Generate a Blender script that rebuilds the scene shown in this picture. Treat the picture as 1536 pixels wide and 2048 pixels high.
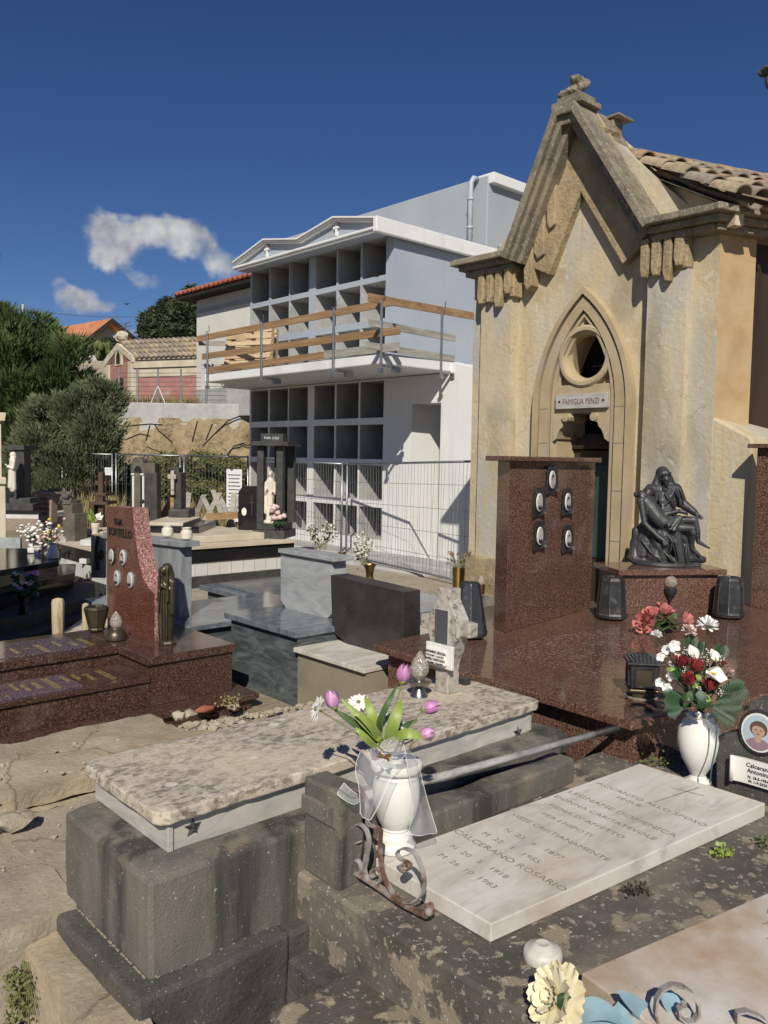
import bpy, bmesh, math, random
from mathutils import Vector, Matrix, noise
random.seed(7)
for o in list(bpy.data.objects): bpy.data.objects.remove(o)
S = bpy.context.scene
COL = S.collection
rad = math.radians
# ------------------------------------------------------------------ camera
F = 1664.0; CX, CY = 768.0, 1024.0; CH = 1.85
_d1 = Vector((-750 - CX, 887 - CY, F)).normalized()
_d2 = Vector((2600 - CX, 945 - CY, F)); _d2 = (_d2 - _d1 * _d1.dot(_d2)).normalized()
_d3 = _d2.cross(_d1)
R = Matrix((_d2, _d1, _d3))                       # camera (right, down, forward) -> world
cam = bpy.data.cameras.new('camera'); camo = bpy.data.objects.new('camera', cam); COL.objects.link(camo)
cam.sensor_fit = 'HORIZONTAL'; cam.sensor_width = 36; cam.lens = F / 1536 * 36
cam.clip_start = .05; cam.clip_end = 3000
right = R @ Vector((1, 0, 0)); up = R @ Vector((0, -1, 0)); back = R @ Vector((0, 0, -1))
mw = Matrix((right, up, back)).transposed().to_4x4(); mw.translation = (0, 0, CH)
camo.matrix_world = mw
S.camera = camo
# ------------------------------------------------------------------ sun, sky, exposure
TO_SUN = Vector((-1, -.98, 1.1)).normalized()
ELEV = math.asin(TO_SUN.z); AZ = math.atan2(TO_SUN.x, TO_SUN.y)
sun = bpy.data.lights.new('sun', 'SUN'); sun.energy = 4.6; sun.angle = rad(.5); sun.color = (1, .93, .82)
suno = bpy.data.objects.new('sun', sun); COL.objects.link(suno)
suno.rotation_euler = TO_SUN.to_track_quat('Z', 'Y').to_euler(); suno.location = (0, 0, 30)
W = bpy.data.worlds.new('World'); S.world = W; W.use_nodes = True
S.view_settings.view_transform = 'Standard'; S.view_settings.look = 'None'
S.view_settings.exposure = 0.0; S.view_settings.gamma = 1
S.cycles.max_bounces = 6; S.cycles.diffuse_bounces = 2
wn = W.node_tree.nodes; wl = W.node_tree.links; wn.clear()
wout = wn.new('ShaderNodeOutputWorld'); wbg = wn.new('ShaderNodeBackground'); wbg.inputs[1].default_value = .05
sky = wn.new('ShaderNodeTexSky'); sky.sky_type = 'NISHITA'; sky.sun_disc = False
sky.sun_elevation = ELEV; sky.sun_rotation = AZ; sky.altitude = 900; sky.air_density = .85; sky.dust_density = .4; sky.ozone_density = 3.2
geo = wn.new('ShaderNodeTexCoord')
def wmath(op, a, b=None, c=None):
    n = wn.new('ShaderNodeMath'); n.operation = op
    for i, x in enumerate((a, b, c)):
        if x is None: continue
        if isinstance(x, (int, float)): n.inputs[i].default_value = x
        else: wl.new(x, n.inputs[i])
    return n.outputs[0]
def wdot(v):
    n = wn.new('ShaderNodeVectorMath'); n.operation = 'DOT_PRODUCT'; wl.new(geo.outputs['Generated'], n.inputs[0]); n.inputs[1].default_value = v
    return n.outputs['Value']
# cumulus banks low in the western sky: ellipses in azimuth/elevation broken by noise
CDIR = Vector((.36, .90, .24)).normalized(); CE = Vector((CDIR.y, -CDIR.x, 0)).normalized(); CU = CE.cross(CDIR).normalized()
den = wdot(CDIR); ca = wmath('DIVIDE', wdot(CE), den); cb = wmath('DIVIDE', wdot(CU), den)
front = wmath('GREATER_THAN', den, .2)
nz = wn.new('ShaderNodeTexNoise'); nz.inputs['Scale'].default_value = 24; nz.inputs['Detail'].default_value = 9; nz.inputs['Roughness'].default_value = .56; nz.inputs['Distortion'].default_value = .25
wl.new(geo.outputs['Generated'], nz.inputs['Vector'])
def dirpix(u, v):
    d = (R @ Vector((u - CX, v - CY, F))).normalized(); k = d.dot(CDIR)
    return d.dot(CE) / k, d.dot(CU) / k
tot = None
# cloud lumps (centre, half width, half height in the sky's own tangent plane)
for (u, v, rx, ry, w) in ((212, 470, 44, 54, 1.0), (258, 458, 50, 34, 1), (318, 462, 60, 34, 1.05), (368, 472, 52, 36, 1), (404, 498, 44, 36, .95), (436, 524, 40, 40, .66), (203, 522, 34, 30, .85), (235, 500, 34, 34, .7),
                          (122, 572, 26, 24, .85), (160, 600, 62, 36, 1.0), (215, 615, 44, 16, .6), (290, 560, 40, 24, .55), (268, 575, 30, 20, .4), (262, 668, 30, 14, .8), (480, 545, 60, 30, .4)):
    a0, b0 = dirpix(u, v); rx /= 1950; ry /= 2050
    e = wmath('ADD', wmath('POWER', wmath('DIVIDE', wmath('SUBTRACT', ca, a0), rx), 2), wmath('POWER', wmath('DIVIDE', wmath('SUBTRACT', cb, b0), ry), 2))
    g_ = wmath('MULTIPLY', wmath('POWER', 2.718, wmath('MULTIPLY', e, -.9)), w)
    tot = g_ if tot is None else wmath('ADD', tot, g_)
dens = wmath('ADD', wmath('MINIMUM', tot, 1.05), wmath('MULTIPLY', wmath('MULTIPLY', wmath('SUBTRACT', nz.outputs['Fac'], .5), 2.6), wmath('MINIMUM', wmath('MULTIPLY', tot, 2.2), 1.0)))
cl = wn.new('ShaderNodeMapRange'); cl.interpolation_type = 'SMOOTHSTEP'
cl.inputs[1].default_value = .40; cl.inputs[2].default_value = 1.25; cl.inputs[3].default_value = 0; cl.inputs[4].default_value = .92
wl.new(dens, cl.inputs[0])
cfac = wmath('MULTIPLY', cl.outputs[0], front)
nz2 = wn.new('ShaderNodeTexNoise'); nz2.inputs['Scale'].default_value = 26; nz2.inputs['Detail'].default_value = 6
wl.new(geo.outputs['Generated'], nz2.inputs['Vector'])
cr = wn.new('ShaderNodeValToRGB'); cr.color_ramp.elements[0].position = .34; cr.color_ramp.elements[1].position = .66
cr.color_ramp.elements[0].color = (6.0, 6.3, 7.0, 1); cr.color_ramp.elements[1].color = (15.0, 14.8, 14.2, 1)
wl.new(nz2.outputs['Fac'], cr.inputs[0])
hs_ = wn.new('ShaderNodeHueSaturation'); hs_.inputs['Hue'].default_value = .512; hs_.inputs['Saturation'].default_value = 1.20; hs_.inputs['Value'].default_value = 1.25; wl.new(sky.outputs[0], hs_.inputs['Color'])
wm = wn.new('ShaderNodeMixRGB'); wl.new(cfac, wm.inputs[0]); wl.new(hs_.outputs[0], wm.inputs[1]); wl.new(cr.outputs[0], wm.inputs[2])
wl.new(wm.outputs[0], wbg.inputs[0]); wl.new(wbg.outputs[0], wout.inputs[0])

# ------------------------------------------------------------------ surveying: a sight line met with a plane of the place
def _ray(u, v): return R @ Vector((u - CX, v - CY, F))
def G(u, v, z):
    d = _ray(u, v); return Vector((0, 0, CH)) + d * ((z - CH) / d.z)
def PX(u, v, X0):
    d = _ray(u, v); return Vector((0, 0, CH)) + d * (X0 / d.x)
def PY(u, v, Y0):
    d = _ray(u, v); return Vector((0, 0, CH)) + d * (Y0 / d.y)
def PD(u, v, D): return Vector((0, 0, CH)) + _ray(u, v) * (D / F)
FWD = Vector((R[0][2], R[1][2], 0)).normalized(); RGT = Vector((FWD.y, -FWD.x, 0))
FACE = math.atan2(-FWD.y, -FWD.x) + math.pi / 2    # turns a thing modelled facing -Y towards the visitor

# ------------------------------------------------------------------ materials
MATS = {}
def mat(name, stops, scale=5, detail=6, rough=.6, bump=.0, bscale=None, metal=0, tex='NOISE', layers=(), bdist=.01, stretch=(1, 1, 1), distort=0, spec=.5, trans=0, alpha=1, emit=None, nrough=.55, rlayer=None):
    m = bpy.data.materials.new(name); m.use_nodes = True; MATS[name] = m
    N = m.node_tree.nodes; L = m.node_tree.links
    b = N['Principled BSDF']
    tc = N.new('ShaderNodeTexCoord'); oi = N.new('ShaderNodeObjectInfo')
    ad = N.new('ShaderNodeVectorMath'); ad.operation = 'MULTIPLY_ADD'
    cx = N.new('ShaderNodeCombineXYZ')
    mu = N.new('ShaderNodeMath'); mu.operation = 'MULTIPLY'; mu.inputs[1].default_value = 37; L.new(oi.outputs['Random'], mu.inputs[0])
    for i in range(3): L.new(mu.outputs[0], cx.inputs[i])
    ad.inputs[1].default_value = (1, 1, 1); L.new(tc.outputs['Object'], ad.inputs[0]); L.new(cx.outputs[0], ad.inputs[2])
    def coords(st):
        if st == (1, 1, 1): return ad.outputs[0]
        mp = N.new('ShaderNodeMapping'); mp.inputs['Scale'].default_value = st; L.new(ad.outputs[0], mp.inputs[0]); return mp.outputs[0]
    def texture(kind, sc, det, st, dist=0, rgh=.55):
        if kind == 'VORONOI':
            t = N.new('ShaderNodeTexVoronoi'); t.inputs['Scale'].default_value = sc; L.new(coords(st), t.inputs['Vector']); return t.outputs['Distance']
        if kind == 'CELL':
            t = N.new('ShaderNodeTexVoronoi'); t.inputs['Scale'].default_value = sc; L.new(coords(st), t.inputs['Vector'])
            s = N.new('ShaderNodeSeparateColor'); L.new(t.outputs['Color'], s.inputs[0]); return s.outputs[0]
        if kind == 'CRACK':
            t0 = N.new('ShaderNodeTexNoise'); t0.inputs['Scale'].default_value = sc * 3; t0.inputs['Detail'].default_value = 5; L.new(coords(st), t0.inputs['Vector'])
            a = N.new('ShaderNodeVectorMath'); a.operation = 'MULTIPLY_ADD'; a.inputs[1].default_value = (.35 / sc,) * 3; L.new(t0.outputs['Color'], a.inputs[0]); L.new(coords(st), a.inputs[2])
            t = N.new('ShaderNodeTexVoronoi'); t.feature = 'DISTANCE_TO_EDGE'; t.inputs['Scale'].default_value = sc; L.new(a.outputs[0], t.inputs['Vector']); return t.outputs['Distance']
        t = N.new('ShaderNodeTexNoise'); t.inputs['Scale'].default_value = sc; t.inputs['Detail'].default_value = det; t.inputs['Roughness'].default_value = rgh
        t.inputs['Distortion'].default_value = dist; L.new(coords(st), t.inputs['Vector']); return t.outputs['Fac']
    def ramp(inp, st):
        r = N.new('ShaderNodeValToRGB'); e = r.color_ramp.elements
        while len(e) < len(st): e.new(.5)
        for k, (p, c) in zip(e, st):
            k.position = p; k.color = (c[0], c[1], c[2], 1)
        L.new(inp, r.inputs[0]); return r.outputs[0]
    if len(stops) == 1: stops = [(0, stops[0]), (1, stops[0])] if len(stops[0]) == 3 else stops
    col = ramp(texture(tex, scale, detail, stretch, distort, nrough), stops)
    hgt = None
    for ly in layers:                                 # (kind, scale, lo, hi, colour, strength, stretch, dist)
        kind, sc, lo, hi, c, s = ly[:6]; st = ly[6] if len(ly) > 6 else (1, 1, 1); ds = ly[7] if len(ly) > 7 else 0
        mr = N.new('ShaderNodeMapRange'); mr.inputs[1].default_value = lo; mr.inputs[2].default_value = hi
        mr.inputs[3].default_value = 0; mr.inputs[4].default_value = s
        L.new(texture(kind, sc, 7, st, ds), mr.inputs[0])
        mx = N.new('ShaderNodeMixRGB'); L.new(mr.outputs[0], mx.inputs[0]); L.new(col, mx.inputs[1]); mx.inputs[2].default_value = (*c, 1); col = mx.outputs[0]
        if kind == 'CRACK': hgt = mr.outputs[0]
    L.new(col, b.inputs['Base Color'])
    b.inputs['Roughness'].default_value = rough; b.inputs['Metallic'].default_value = metal
    b.inputs['Specular IOR Level'].default_value = spec
    b.inputs['Transmission Weight'].default_value = trans; b.inputs['Alpha'].default_value = alpha
    if emit: b.inputs['Emission Color'].default_value = (*emit[0], 1); b.inputs['Emission Strength'].default_value = emit[1]
    if bump:
        bp = N.new('ShaderNodeBump'); bp.inputs['Strength'].default_value = bump; bp.inputs['Distance'].default_value = bdist
        h = texture('NOISE', bscale or scale * 3, 8, (1, 1, 1))
        L.new(h, bp.inputs['Height']); L.new(bp.outputs[0], b.inputs['Normal'])
    return m
def flat(name, c, rough=.6, metal=0, var=.15, scale=8, **k):
    a = tuple(x * (1 - var) for x in c); d = tuple(min(1, x * (1 + var)) for x in c)
    return mat(name, [(.3, a), (.7, d)], scale=scale, rough=rough, metal=metal, **k)

def granite(name, dark, mid, light, scale=70, rough=.14):
    return mat(name, [(.36, dark), (.47, mid), (.56, mid), (.66, light)], scale=scale, detail=2, rough=rough, layers=[('NOISE', 1.5, .4, .7, tuple(x * .75 for x in mid), .3), ('NOISE', 2.6, .54, .72, (.27, .215, .18), .22), ('NOISE', 9, .62, .72, (.30, .25, .21), .2)], nrough=.6)
M_brown = granite('brown granite', (.028, .016, .012), (.132, .070, .050), (.29, .18, .138), 95, .11)
M_red = granite('red granite', (.032, .014, .010), (.132, .050, .034), (.25, .135, .10), 120, .12)
M_redbody = granite('red brown granite body', (.020, .011, .009), (.074, .037, .028), (.18, .11, .088), 95, .12)
M_red_hammered = granite('bush hammered red granite', (.07, .03, .028), (.30, .14, .12), (.62, .42, .38), 80, .7)
M_grey = mat('grey grained granite', [(.3, (.15, .165, .18)), (.5, (.28, .30, .315)), (.7, (.40, .42, .43))], scale=9, detail=10, rough=.35, stretch=(1, 1, .25), distort=.6, nrough=.75, layers=[('NOISE', 120, .45, .75, (.10, .11, .12), .4)])
M_grey_wavy = mat('pale wavy granite', [(.3, (.24, .255, .27)), (.5, (.36, .375, .385)), (.7, (.46, .475, .48))], scale=3, detail=9, rough=.4, stretch=(1, 1, 3.2), distort=1.2, nrough=.65, layers=[('NOISE', 140, .45, .75, (.16, .17, .18), .4)])  # a paler grey stone with broad wavy grain
M_green = mat('dark green gneiss', [(.32, (.035, .045, .048)), (.5, (.085, .10, .105)), (.68, (.17, .19, .195))], scale=3, detail=10, rough=.22, stretch=(1, 1, 4), distort=1.6, nrough=.7, layers=[('NOISE', 130, .5, .75, (.03, .035, .04), .5)])
M_polgrey = mat('polished grey gneiss slab', [(.32, (.07, .085, .095)), (.5, (.14, .16, .175)), (.7, (.25, .275, .29))], scale=5, detail=10, rough=.12, stretch=(1, 3, 1), distort=1.0, nrough=.7)
M_anth = mat('anthracite stone', [(.3, (.022, .021, .02)), (.7, (.05, .048, .045))], scale=6, rough=.38, layers=[('NOISE', 60, .5, .8, (.09, .085, .08), .35)], bump=.08, bscale=120)
M_blk = mat('black granite', [(.3, (.008, .008, .009)), (.7, (.02, .02, .022))], scale=80, rough=.12)
M_blkstone = mat('dark lava stone', [(.3, (.028, .028, .028)), (.7, (.065, .064, .06))], scale=9, rough=.6, bump=.15, bscale=60)
M_marble = mat('weathered white marble', [(.32, (.45, .41, .34)), (.5, (.60, .565, .495)), (.7, (.69, .665, .61))], scale=3.2, detail=9, rough=.5, distort=1.0, stretch=(.6, 1.5, 1), nrough=.62,
    layers=[('NOISE', 2.3, .56, .72, (.42, .28, .15), .40), ('NOISE', 9, .56, .70, (.33, .315, .29), .5, (.4, 2.8, 1), .9), ('CRACK', 1.7, .02, .0, (.42, .38, .33), .18), ('NOISE', 90, .66, .74, (.18, .16, .14), .4)], bump=.06, bscale=90)
M_marble_stain = mat('rust stained marble', [(.32, (.46, .42, .36)), (.5, (.60, .56, .50)), (.7, (.68, .65, .60))], scale=3.2, detail=9, rough=.5, distort=1.0, nrough=.62,
    layers=[('NOISE', 1.7, .47, .64, (.36, .20, .075), .8), ('NOISE', 90, .64, .72, (.16, .14, .12), .45)], bump=.06, bscale=90)
M_marble_side = mat('grey veined marble', [(.3, (.33, .32, .285)), (.5, (.45, .435, .39)), (.7, (.55, .535, .49))], scale=3, detail=10, rough=.4, distort=1.5, stretch=(1, 1, 3.0), nrough=.65, layers=[('NOISE', 9, .63, .70, (.27, .28, .28), .4, (1, 1, 2.5), 1.5)])
M_vase_marble = mat('white vase marble', [(.3, (.66, .64, .60)), (.7, (.78, .76, .72))], scale=4, rough=.35, layers=[('NOISE', 6, .62, .68, (.42, .40, .38), .35, (1, 1, 2), 2)])
M_lid = mat('lichen covered marble', [(.38, (.26, .22, .175)), (.47, (.42, .37, .295)), (.58, (.53, .475, .39)), (.72, (.64, .59, .51))], scale=24, detail=12, rough=.85, nrough=.72, distort=.3,
    layers=[('NOISE', 48, .53, .585, (.14, .115, .09), .72, (.5, 1, 1)), ('NOISE', 1.7, .50, .64, (.58, .50, .38), .75), ('VORONOI', 6, .16, .10, (.70, .65, .56), .75, (1, 1, 1)), ('NOISE', 55, .62, .70, (.07, .055, .045), .6)], bump=.5, bscale=60, bdist=.006)
M_lidedge = mat('crusted marble edge', [(.35, (.12, .11, .10)), (.45, (.38, .36, .33)), (.6, (.60, .58, .54))], scale=28, detail=10, rough=.85, nrough=.75, bump=.5, bscale=50, bdist=.008)
M_stone = mat('mossy sandstone block', [(.3, (.066, .062, .053)), (.5, (.125, .116, .097)), (.7, (.195, .178, .148))], scale=2.6, detail=10, rough=.92, nrough=.68, stretch=(1, 1, .35),
    layers=[('NOISE', 2.2, .50, .60, (.032, .031, .027), .85, (2.0, 2.0, .15)), ('NOISE', 4, .58, .66, (.20, .175, .13), .6, (2.2, 2.2, .2)), ('NOISE', 5, .62, .70, (.28, .23, .15), .5, (1, 1, .3)), ('NOISE', 110, .655, .69, (.50, .48, .42), .8, (1, 1, .5)), ('NOISE', 9, .60, .66, (.19, .165, .12), .5), ('NOISE', 200, .42, .3, (.03, .028, .022), .5)], bump=.6, bscale=110, bdist=.006)
M_stone_dark = mat('lava stone plinth', [(.3, (.038, .037, .034)), (.5, (.075, .07, .062)), (.7, (.12, .11, .095))], scale=3, detail=10, rough=.92, nrough=.68,
    layers=[('NOISE', 2.5, .6, .7, (.22, .18, .12), .4), ('NOISE', 90, .665, .69, (.5, .48, .44), .8), ('NOISE', 150, .44, .34, (.02, .02, .018), .6)], bump=.7, bscale=60, bdist=.008)
M_lichen = mat('lichen patched stone', [(.3, (.06, .055, .045)), (.5, (.095, .085, .07)), (.7, (.14, .125, .10))], scale=4, detail=10, rough=.92, nrough=.68,
    layers=[('NOISE', 6.5, .54, .575, (.34, .285, .195), .7), ('NOISE', 22, .58, .62, (.44, .38, .28), .55), ('NOISE', 2, .5, .62, (.17, .15, .115), .6), ('NOISE', 60, .64, .68, (.56, .54, .48), .7), ('NOISE', 130, .42, .32, (.03, .028, .022), .5)], bump=.5, bscale=90, bdist=.006)
M_pave = mat('tan cracked pavement', [(.3, (.25, .20, .135)), (.5, (.37, .305, .21)), (.7, (.47, .40, .295))], scale=3.5, detail=12, rough=.95, nrough=.72,
    layers=[('CRACK', 1.5, .014, .0, (.09, .07, .045), .7), ('NOISE', 1.8, .52, .66, (.25, .235, .20), .5), ('NOISE', 60, .62, .68, (.48, .43, .35), .6)], bump=.6, bscale=40, bdist=.012)
M_pave2 = mat('grey worn cement', [(.3, (.24, .205, .155)), (.5, (.335, .29, .22)), (.7, (.42, .37, .29))], scale=4, detail=12, rough=.95, nrough=.75, layers=[('CRACK', .9, .007, .0, (.10, .08, .055), .6), ('NOISE', 45, .60, .66, (.46, .41, .33), .6, (1, 3, 1)), ('NOISE', 120, .42, .30, (.10, .085, .06), .6)], bump=.6, bscale=50, bdist=.008)
M_earth = mat('dry earth', [(.3, (.17, .14, .095)), (.5, (.26, .215, .15)), (.7, (.35, .295, .21))], scale=2.2, detail=12, rough=1, nrough=.75, layers=[('NOISE', .5, .5, .65, (.20, .17, .10), .5), ('NOISE', 25, .6, .68, (.44, .39, .30), .6)], bump=.8, bscale=18, bdist=.03)
M_rock = mat('ochre marl', [(.3, (.18, .135, .075)), (.5, (.32, .25, .15)), (.7, (.43, .355, .23))], scale=2, detail=12, rough=1, nrough=.78, bump=1, bscale=5, bdist=.15, layers=[('NOISE', 9, .34, .28, (.07, .055, .035), .8)])
M_rubble = mat('broken rubble', [(.25, (.25, .19, .12)), (.5, (.37, .32, .24)), (.75, (.48, .44, .36))], scale=7, detail=8, rough=.95, bump=.6, bscale=40)
M_stucco = mat('aged ochre stucco', [(.3, (.38, .31, .19)), (.46, (.51, .425, .275)), (.58, (.56, .485, .34)), (.72, (.46, .43, .35))], scale=1.5, detail=12, rough=.92, nrough=.66, distort=.5, stretch=(1, 1, .55),
    layers=[('NOISE', 1.3, .52, .59, (.42, .41, .37), .75, (1, 1, .5), .6), ('NOISE', 5, .56, .66, (.53, .41, .215), .55, (2.2, 2.2, .16)), ('NOISE', 1.1, .56, .66, (.25, .225, .16), .6, (1, 1, .5), .4), ('CRACK', .8, .004, .0, (.20, .16, .11), .5), ('NOISE', 50, .63, .69, (.23, .19, .12), .5), ('NOISE', 3, .58, .70, (.27, .24, .18), .3, (2.5, 2.5, .14)), ('NOISE', 9, .62, .68, (.62, .57, .46), .5)], bump=.5, bscale=22, bdist=.014)
M_stucco_side = mat('orange ochre stucco', [(.3, (.35, .23, .11)), (.5, (.45, .315, .165)), (.7, (.50, .385, .225))], scale=1.8, detail=12, rough=.92, nrough=.66, layers=[('NOISE', 2, .54, .66, (.46, .37, .24), .7, (1, 1, .4))], bump=.3, bscale=24, bdist=.01)
M_tuff = mat('carved calcarenite', [(.3, (.24, .17, .085)), (.5, (.38, .29, .165)), (.7, (.47, .38, .24))], scale=5, detail=12, rough=.95, nrough=.72, layers=[('NOISE', 2.2, .53, .66, (.25, .21, .14), .7), ('NOISE', 70, .6, .68, (.20, .15, .08), .5)], bump=.8, bscale=28, bdist=.02)
M_arch = mat('dressed arch stone', [(.3, (.34, .26, .145)), (.5, (.42, .335, .20)), (.7, (.48, .39, .25))], scale=2.5, detail=10, rough=.9, nrough=.66, layers=[('NOISE', 1.7, .55, .62, (.38, .31, .265), .6), ('NOISE', 60, .62, .7, (.26, .2, .11), .4)], bump=.35, bscale=50, bdist=.008)
M_cornice = mat('grimy cornice stone', [(.3, (.10, .087, .065)), (.5, (.20, .172, .125)), (.7, (.33, .29, .215))], scale=6, detail=12, rough=.95, nrough=.75, layers=[('NOISE', 30, .56, .66, (.42, .38, .29), .6), ('NOISE', 1.6, .54, .66, (.33, .28, .19), .5)], bump=.7, bscale=40, bdist=.012)
M_tile = [mat('barrel tile clay %s' % n, [(.3, tuple(x * .6 for x in c)), (.55, c), (.75, tuple(min(1, x * 1.25) for x in c))], scale=8, detail=9, rough=.92, nrough=.7, layers=[('NOISE', 18, .57, .66, (.16, .13, .09), .65)], bump=.4, bscale=40)
          for n, c in (('buff', (.40, .32, .215)), ('rose', (.35, .24, .165)), ('grey', (.28, .24, .185)))]
M_redtile = mat('new terracotta roof', [(.3, (.22, .06, .03)), (.5, (.32, .10, .055)), (.7, (.40, .15, .09))], scale=5, detail=6, rough=.85)
M_orangetile = mat('orange roof tile', [(.3, (.36, .12, .05)), (.5, (.48, .19, .09)), (.7, (.55, .26, .14))], scale=2, detail=6, rough=.85)
M_white = mat('fresh white paint', [(.3, (.72, .72, .70)), (.7, (.80, .80, .785))], scale=1.2, rough=.75, layers=[('NOISE', 1.6, .55, .72, (.52, .50, .45), .45, (1.6, 1.6, .14)), ('NOISE', 7, .64, .70, (.50, .48, .43), .3), ('NOISE', 2.5, .56, .72, (.60, .60, .585), .35, (1, 1, .4))], bump=.12, bscale=40, bdist=.004)
M_bluegrey = mat('blue grey paint', [(.3, (.33, .375, .435)), (.7, (.375, .42, .48))], scale=1.4, rough=.8, layers=[('NOISE', 1.1, .5, .7, (.41, .445, .49), .5), ('NOISE', 2, .57, .7, (.27, .30, .34), .3, (1.8, 1.8, .12))], bump=.15, bscale=35, bdist=.004)
M_annex = mat('pale grey render', [(.3, (.34, .375, .405)), (.7, (.39, .425, .45))], scale=1.1, rough=.85, layers=[('NOISE', .8, .5, .7, (.43, .455, .475), .4)], bump=.15, bscale=30, bdist=.005)
M_conc = mat('raw concrete', [(.3, (.30, .30, .29)), (.5, (.40, .40, .385)), (.7, (.48, .48, .46))], scale=2.5, detail=10, rough=.9, nrough=.7, layers=[('NOISE', 11, .62, .70, (.20, .19, .18), .4)], bump=.4, bscale=25, bdist=.008)
M_houseplaster = mat('off white house render', [(.3, (.60, .575, .52)), (.7, (.68, .655, .60))], scale=1, rough=.85)
M_pink = mat('faded pink plaster', [(.3, (.28, .12, .10)), (.5, (.37, .175, .15)), (.7, (.43, .24, .20))], scale=1.2, detail=10, rough=.9, layers=[('NOISE', 1.3, .60, .68, (.42, .37, .29), .8)], bump=.2, bscale=12, bdist=.02)
M_wood = mat('brown plank', [(.3, (.19, .11, .05)), (.5, (.30, .185, .09)), (.7, (.40, .27, .15))], scale=6, detail=8, rough=.85, stretch=(1, .12, 3), nrough=.65, bump=.25, bscale=40)
M_woodgrey = mat('weathered grey plank', [(.3, (.20, .185, .16)), (.5, (.33, .31, .27)), (.7, (.45, .42, .37))], scale=6, detail=8, rough=.9, stretch=(.3, .3, 3), nrough=.65, bump=.25, bscale=40)
M_pallet = mat('pale pallet wood', [(.3, (.38, .27, .15)), (.5, (.52, .40, .25)), (.7, (.60, .49, .33))], scale=5, detail=8, rough=.85, stretch=(.3, .3, 2))
M_steel = flat('galvanised steel', (.34, .36, .38), .42, .85, .2)
M_wire = flat('fence wire', (.20, .21, .22), .5, .6)
M_door = mat('dark green door paint', [(.3, (.022, .050, .045)), (.7, (.038, .072, .064))], scale=3, rough=.45, bump=.1, bscale=30)
M_doorwood_and_shade = mat('dark door wood and recess shade', [(.3, (.020, .012, .007)), (.7, (.045, .027, .015))], scale=5, stretch=(1, 1, .1), rough=.6)  # front door boards; also colours the painted shade in the side recess
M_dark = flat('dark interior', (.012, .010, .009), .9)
M_bronze = mat('dark bronze', [(.3, (.035, .036, .037)), (.7, (.075, .077, .079))], scale=9, rough=.40, metal=.55, layers=[('NOISE', 22, .56, .68, (.20, .20, .195), .45)], bump=.1, bscale=60)
M_statue = mat('statue bronze resin', [(.3, (.030, .031, .032)), (.6, (.060, .062, .064)), (.75, (.11, .112, .112))], scale=10, rough=.45, metal=.25, layers=[('NOISE', 35, .58, .68, (.16, .16, .155), .35)], bump=.1, bscale=50)
M_bronze_brown = mat('brown bronze', [(.3, (.055, .045, .028)), (.7, (.12, .10, .065))], scale=8, rough=.38, metal=.6)
M_brass = mat('polished brass', [(.3, (.34, .20, .06)), (.7, (.55, .36, .13))], scale=4, rough=.25, metal=.95)
M_pewter = flat('pewter', (.30, .29, .27), .28, .9)
M_glass = mat('faceted lamp glass', [(.42, (.34, .30, .23)), (.5, (.55, .51, .43)), (.64, (.85, .83, .77))], scale=95, detail=3, rough=.04, alpha=.42, bump=.5, bscale=70, bdist=.01, spec=1)
M_porc = flat('white porcelain', (.76, .74, .69), .16, 0, .04, spec=.6)
M_porc_cream = flat('cream porcelain', (.70, .66, .56), .2, 0, .05)
M_rust = mat('rusty grey painted iron', [(.36, (.13, .065, .04)), (.44, (.27, .235, .21)), (.6, (.38, .37, .355))], scale=16, detail=9, rough=.8, metal=.15, nrough=.7, bump=.5, bscale=60, bdist=.003)
M_rustred = mat('rusted iron', [(.35, (.10, .05, .032)), (.48, (.19, .11, .078)), (.58, (.30, .26, .235))], scale=20, detail=9, rough=.85, metal=.1, bump=.5, bscale=60, bdist=.003)
M_pipe = mat('flaking painted pipe', [(.38, (.15, .13, .11)), (.48, (.33, .32, .30)), (.62, (.47, .46, .44))], scale=14, detail=10, rough=.75, nrough=.7, stretch=(.4, 1, 1), bump=.3, bscale=50, bdist=.003)
M_gold = flat('gilt lettering', (.50, .38, .16), .4, .6)
M_ink = flat('dark lettering', (.015, .014, .013), .6)
M_carve = mat('carved letter groove', [(.3, (.19, .165, .13)), (.7, (.30, .27, .22))], scale=20, rough=.9)
M_carve_pale = flat('pale carving', (.20, .135, .115), .5)
M_tulle = mat('white tulle net', [(.3, (.74, .74, .76)), (.7, (.82, .82, .84))], scale=4, rough=.9, alpha=.25)
M_leaf = mat('leaf green', [(.3, (.035, .075, .02)), (.7, (.07, .13, .035))], scale=9, rough=.55)
M_leaf_lime = mat('lime leaf', [(.3, (.17, .25, .035)), (.7, (.30, .37, .09))], scale=7, rough=.5, stretch=(3, 3, .5))
M_leaf_dark = mat('dark palm leaf', [(.3, (.012, .042, .015)), (.7, (.025, .075, .025))], scale=9, rough=.5)
M_leaf_blue = mat('blue fabric leaf', [(.3, (.16, .27, .33)), (.7, (.26, .38, .43))], scale=9, rough=.7)
M_stem = flat('flower stem', (.20, .22, .10), .7)
M_petal_white = flat('white petal', (.80, .79, .75), .6, 0, .06)
M_petal_cream = mat('cream petal', [(.3, (.70, .60, .34)), (.7, (.82, .77, .58))], scale=9, rough=.6)
M_petal_lilac = mat('lilac tulip petal', [(.3, (.36, .13, .30)), (.55, (.52, .24, .46)), (.72, (.66, .42, .58))], scale=14, rough=.5, stretch=(2, 2, .4))
M_petal_red = mat('deep red petal', [(.3, (.20, .018, .022)), (.7, (.36, .05, .05))], scale=14, rough=.6)
M_petal_coral = mat('coral rose petal', [(.3, (.52, .14, .13)), (.7, (.68, .27, .24))], scale=14, rough=.6)
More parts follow.
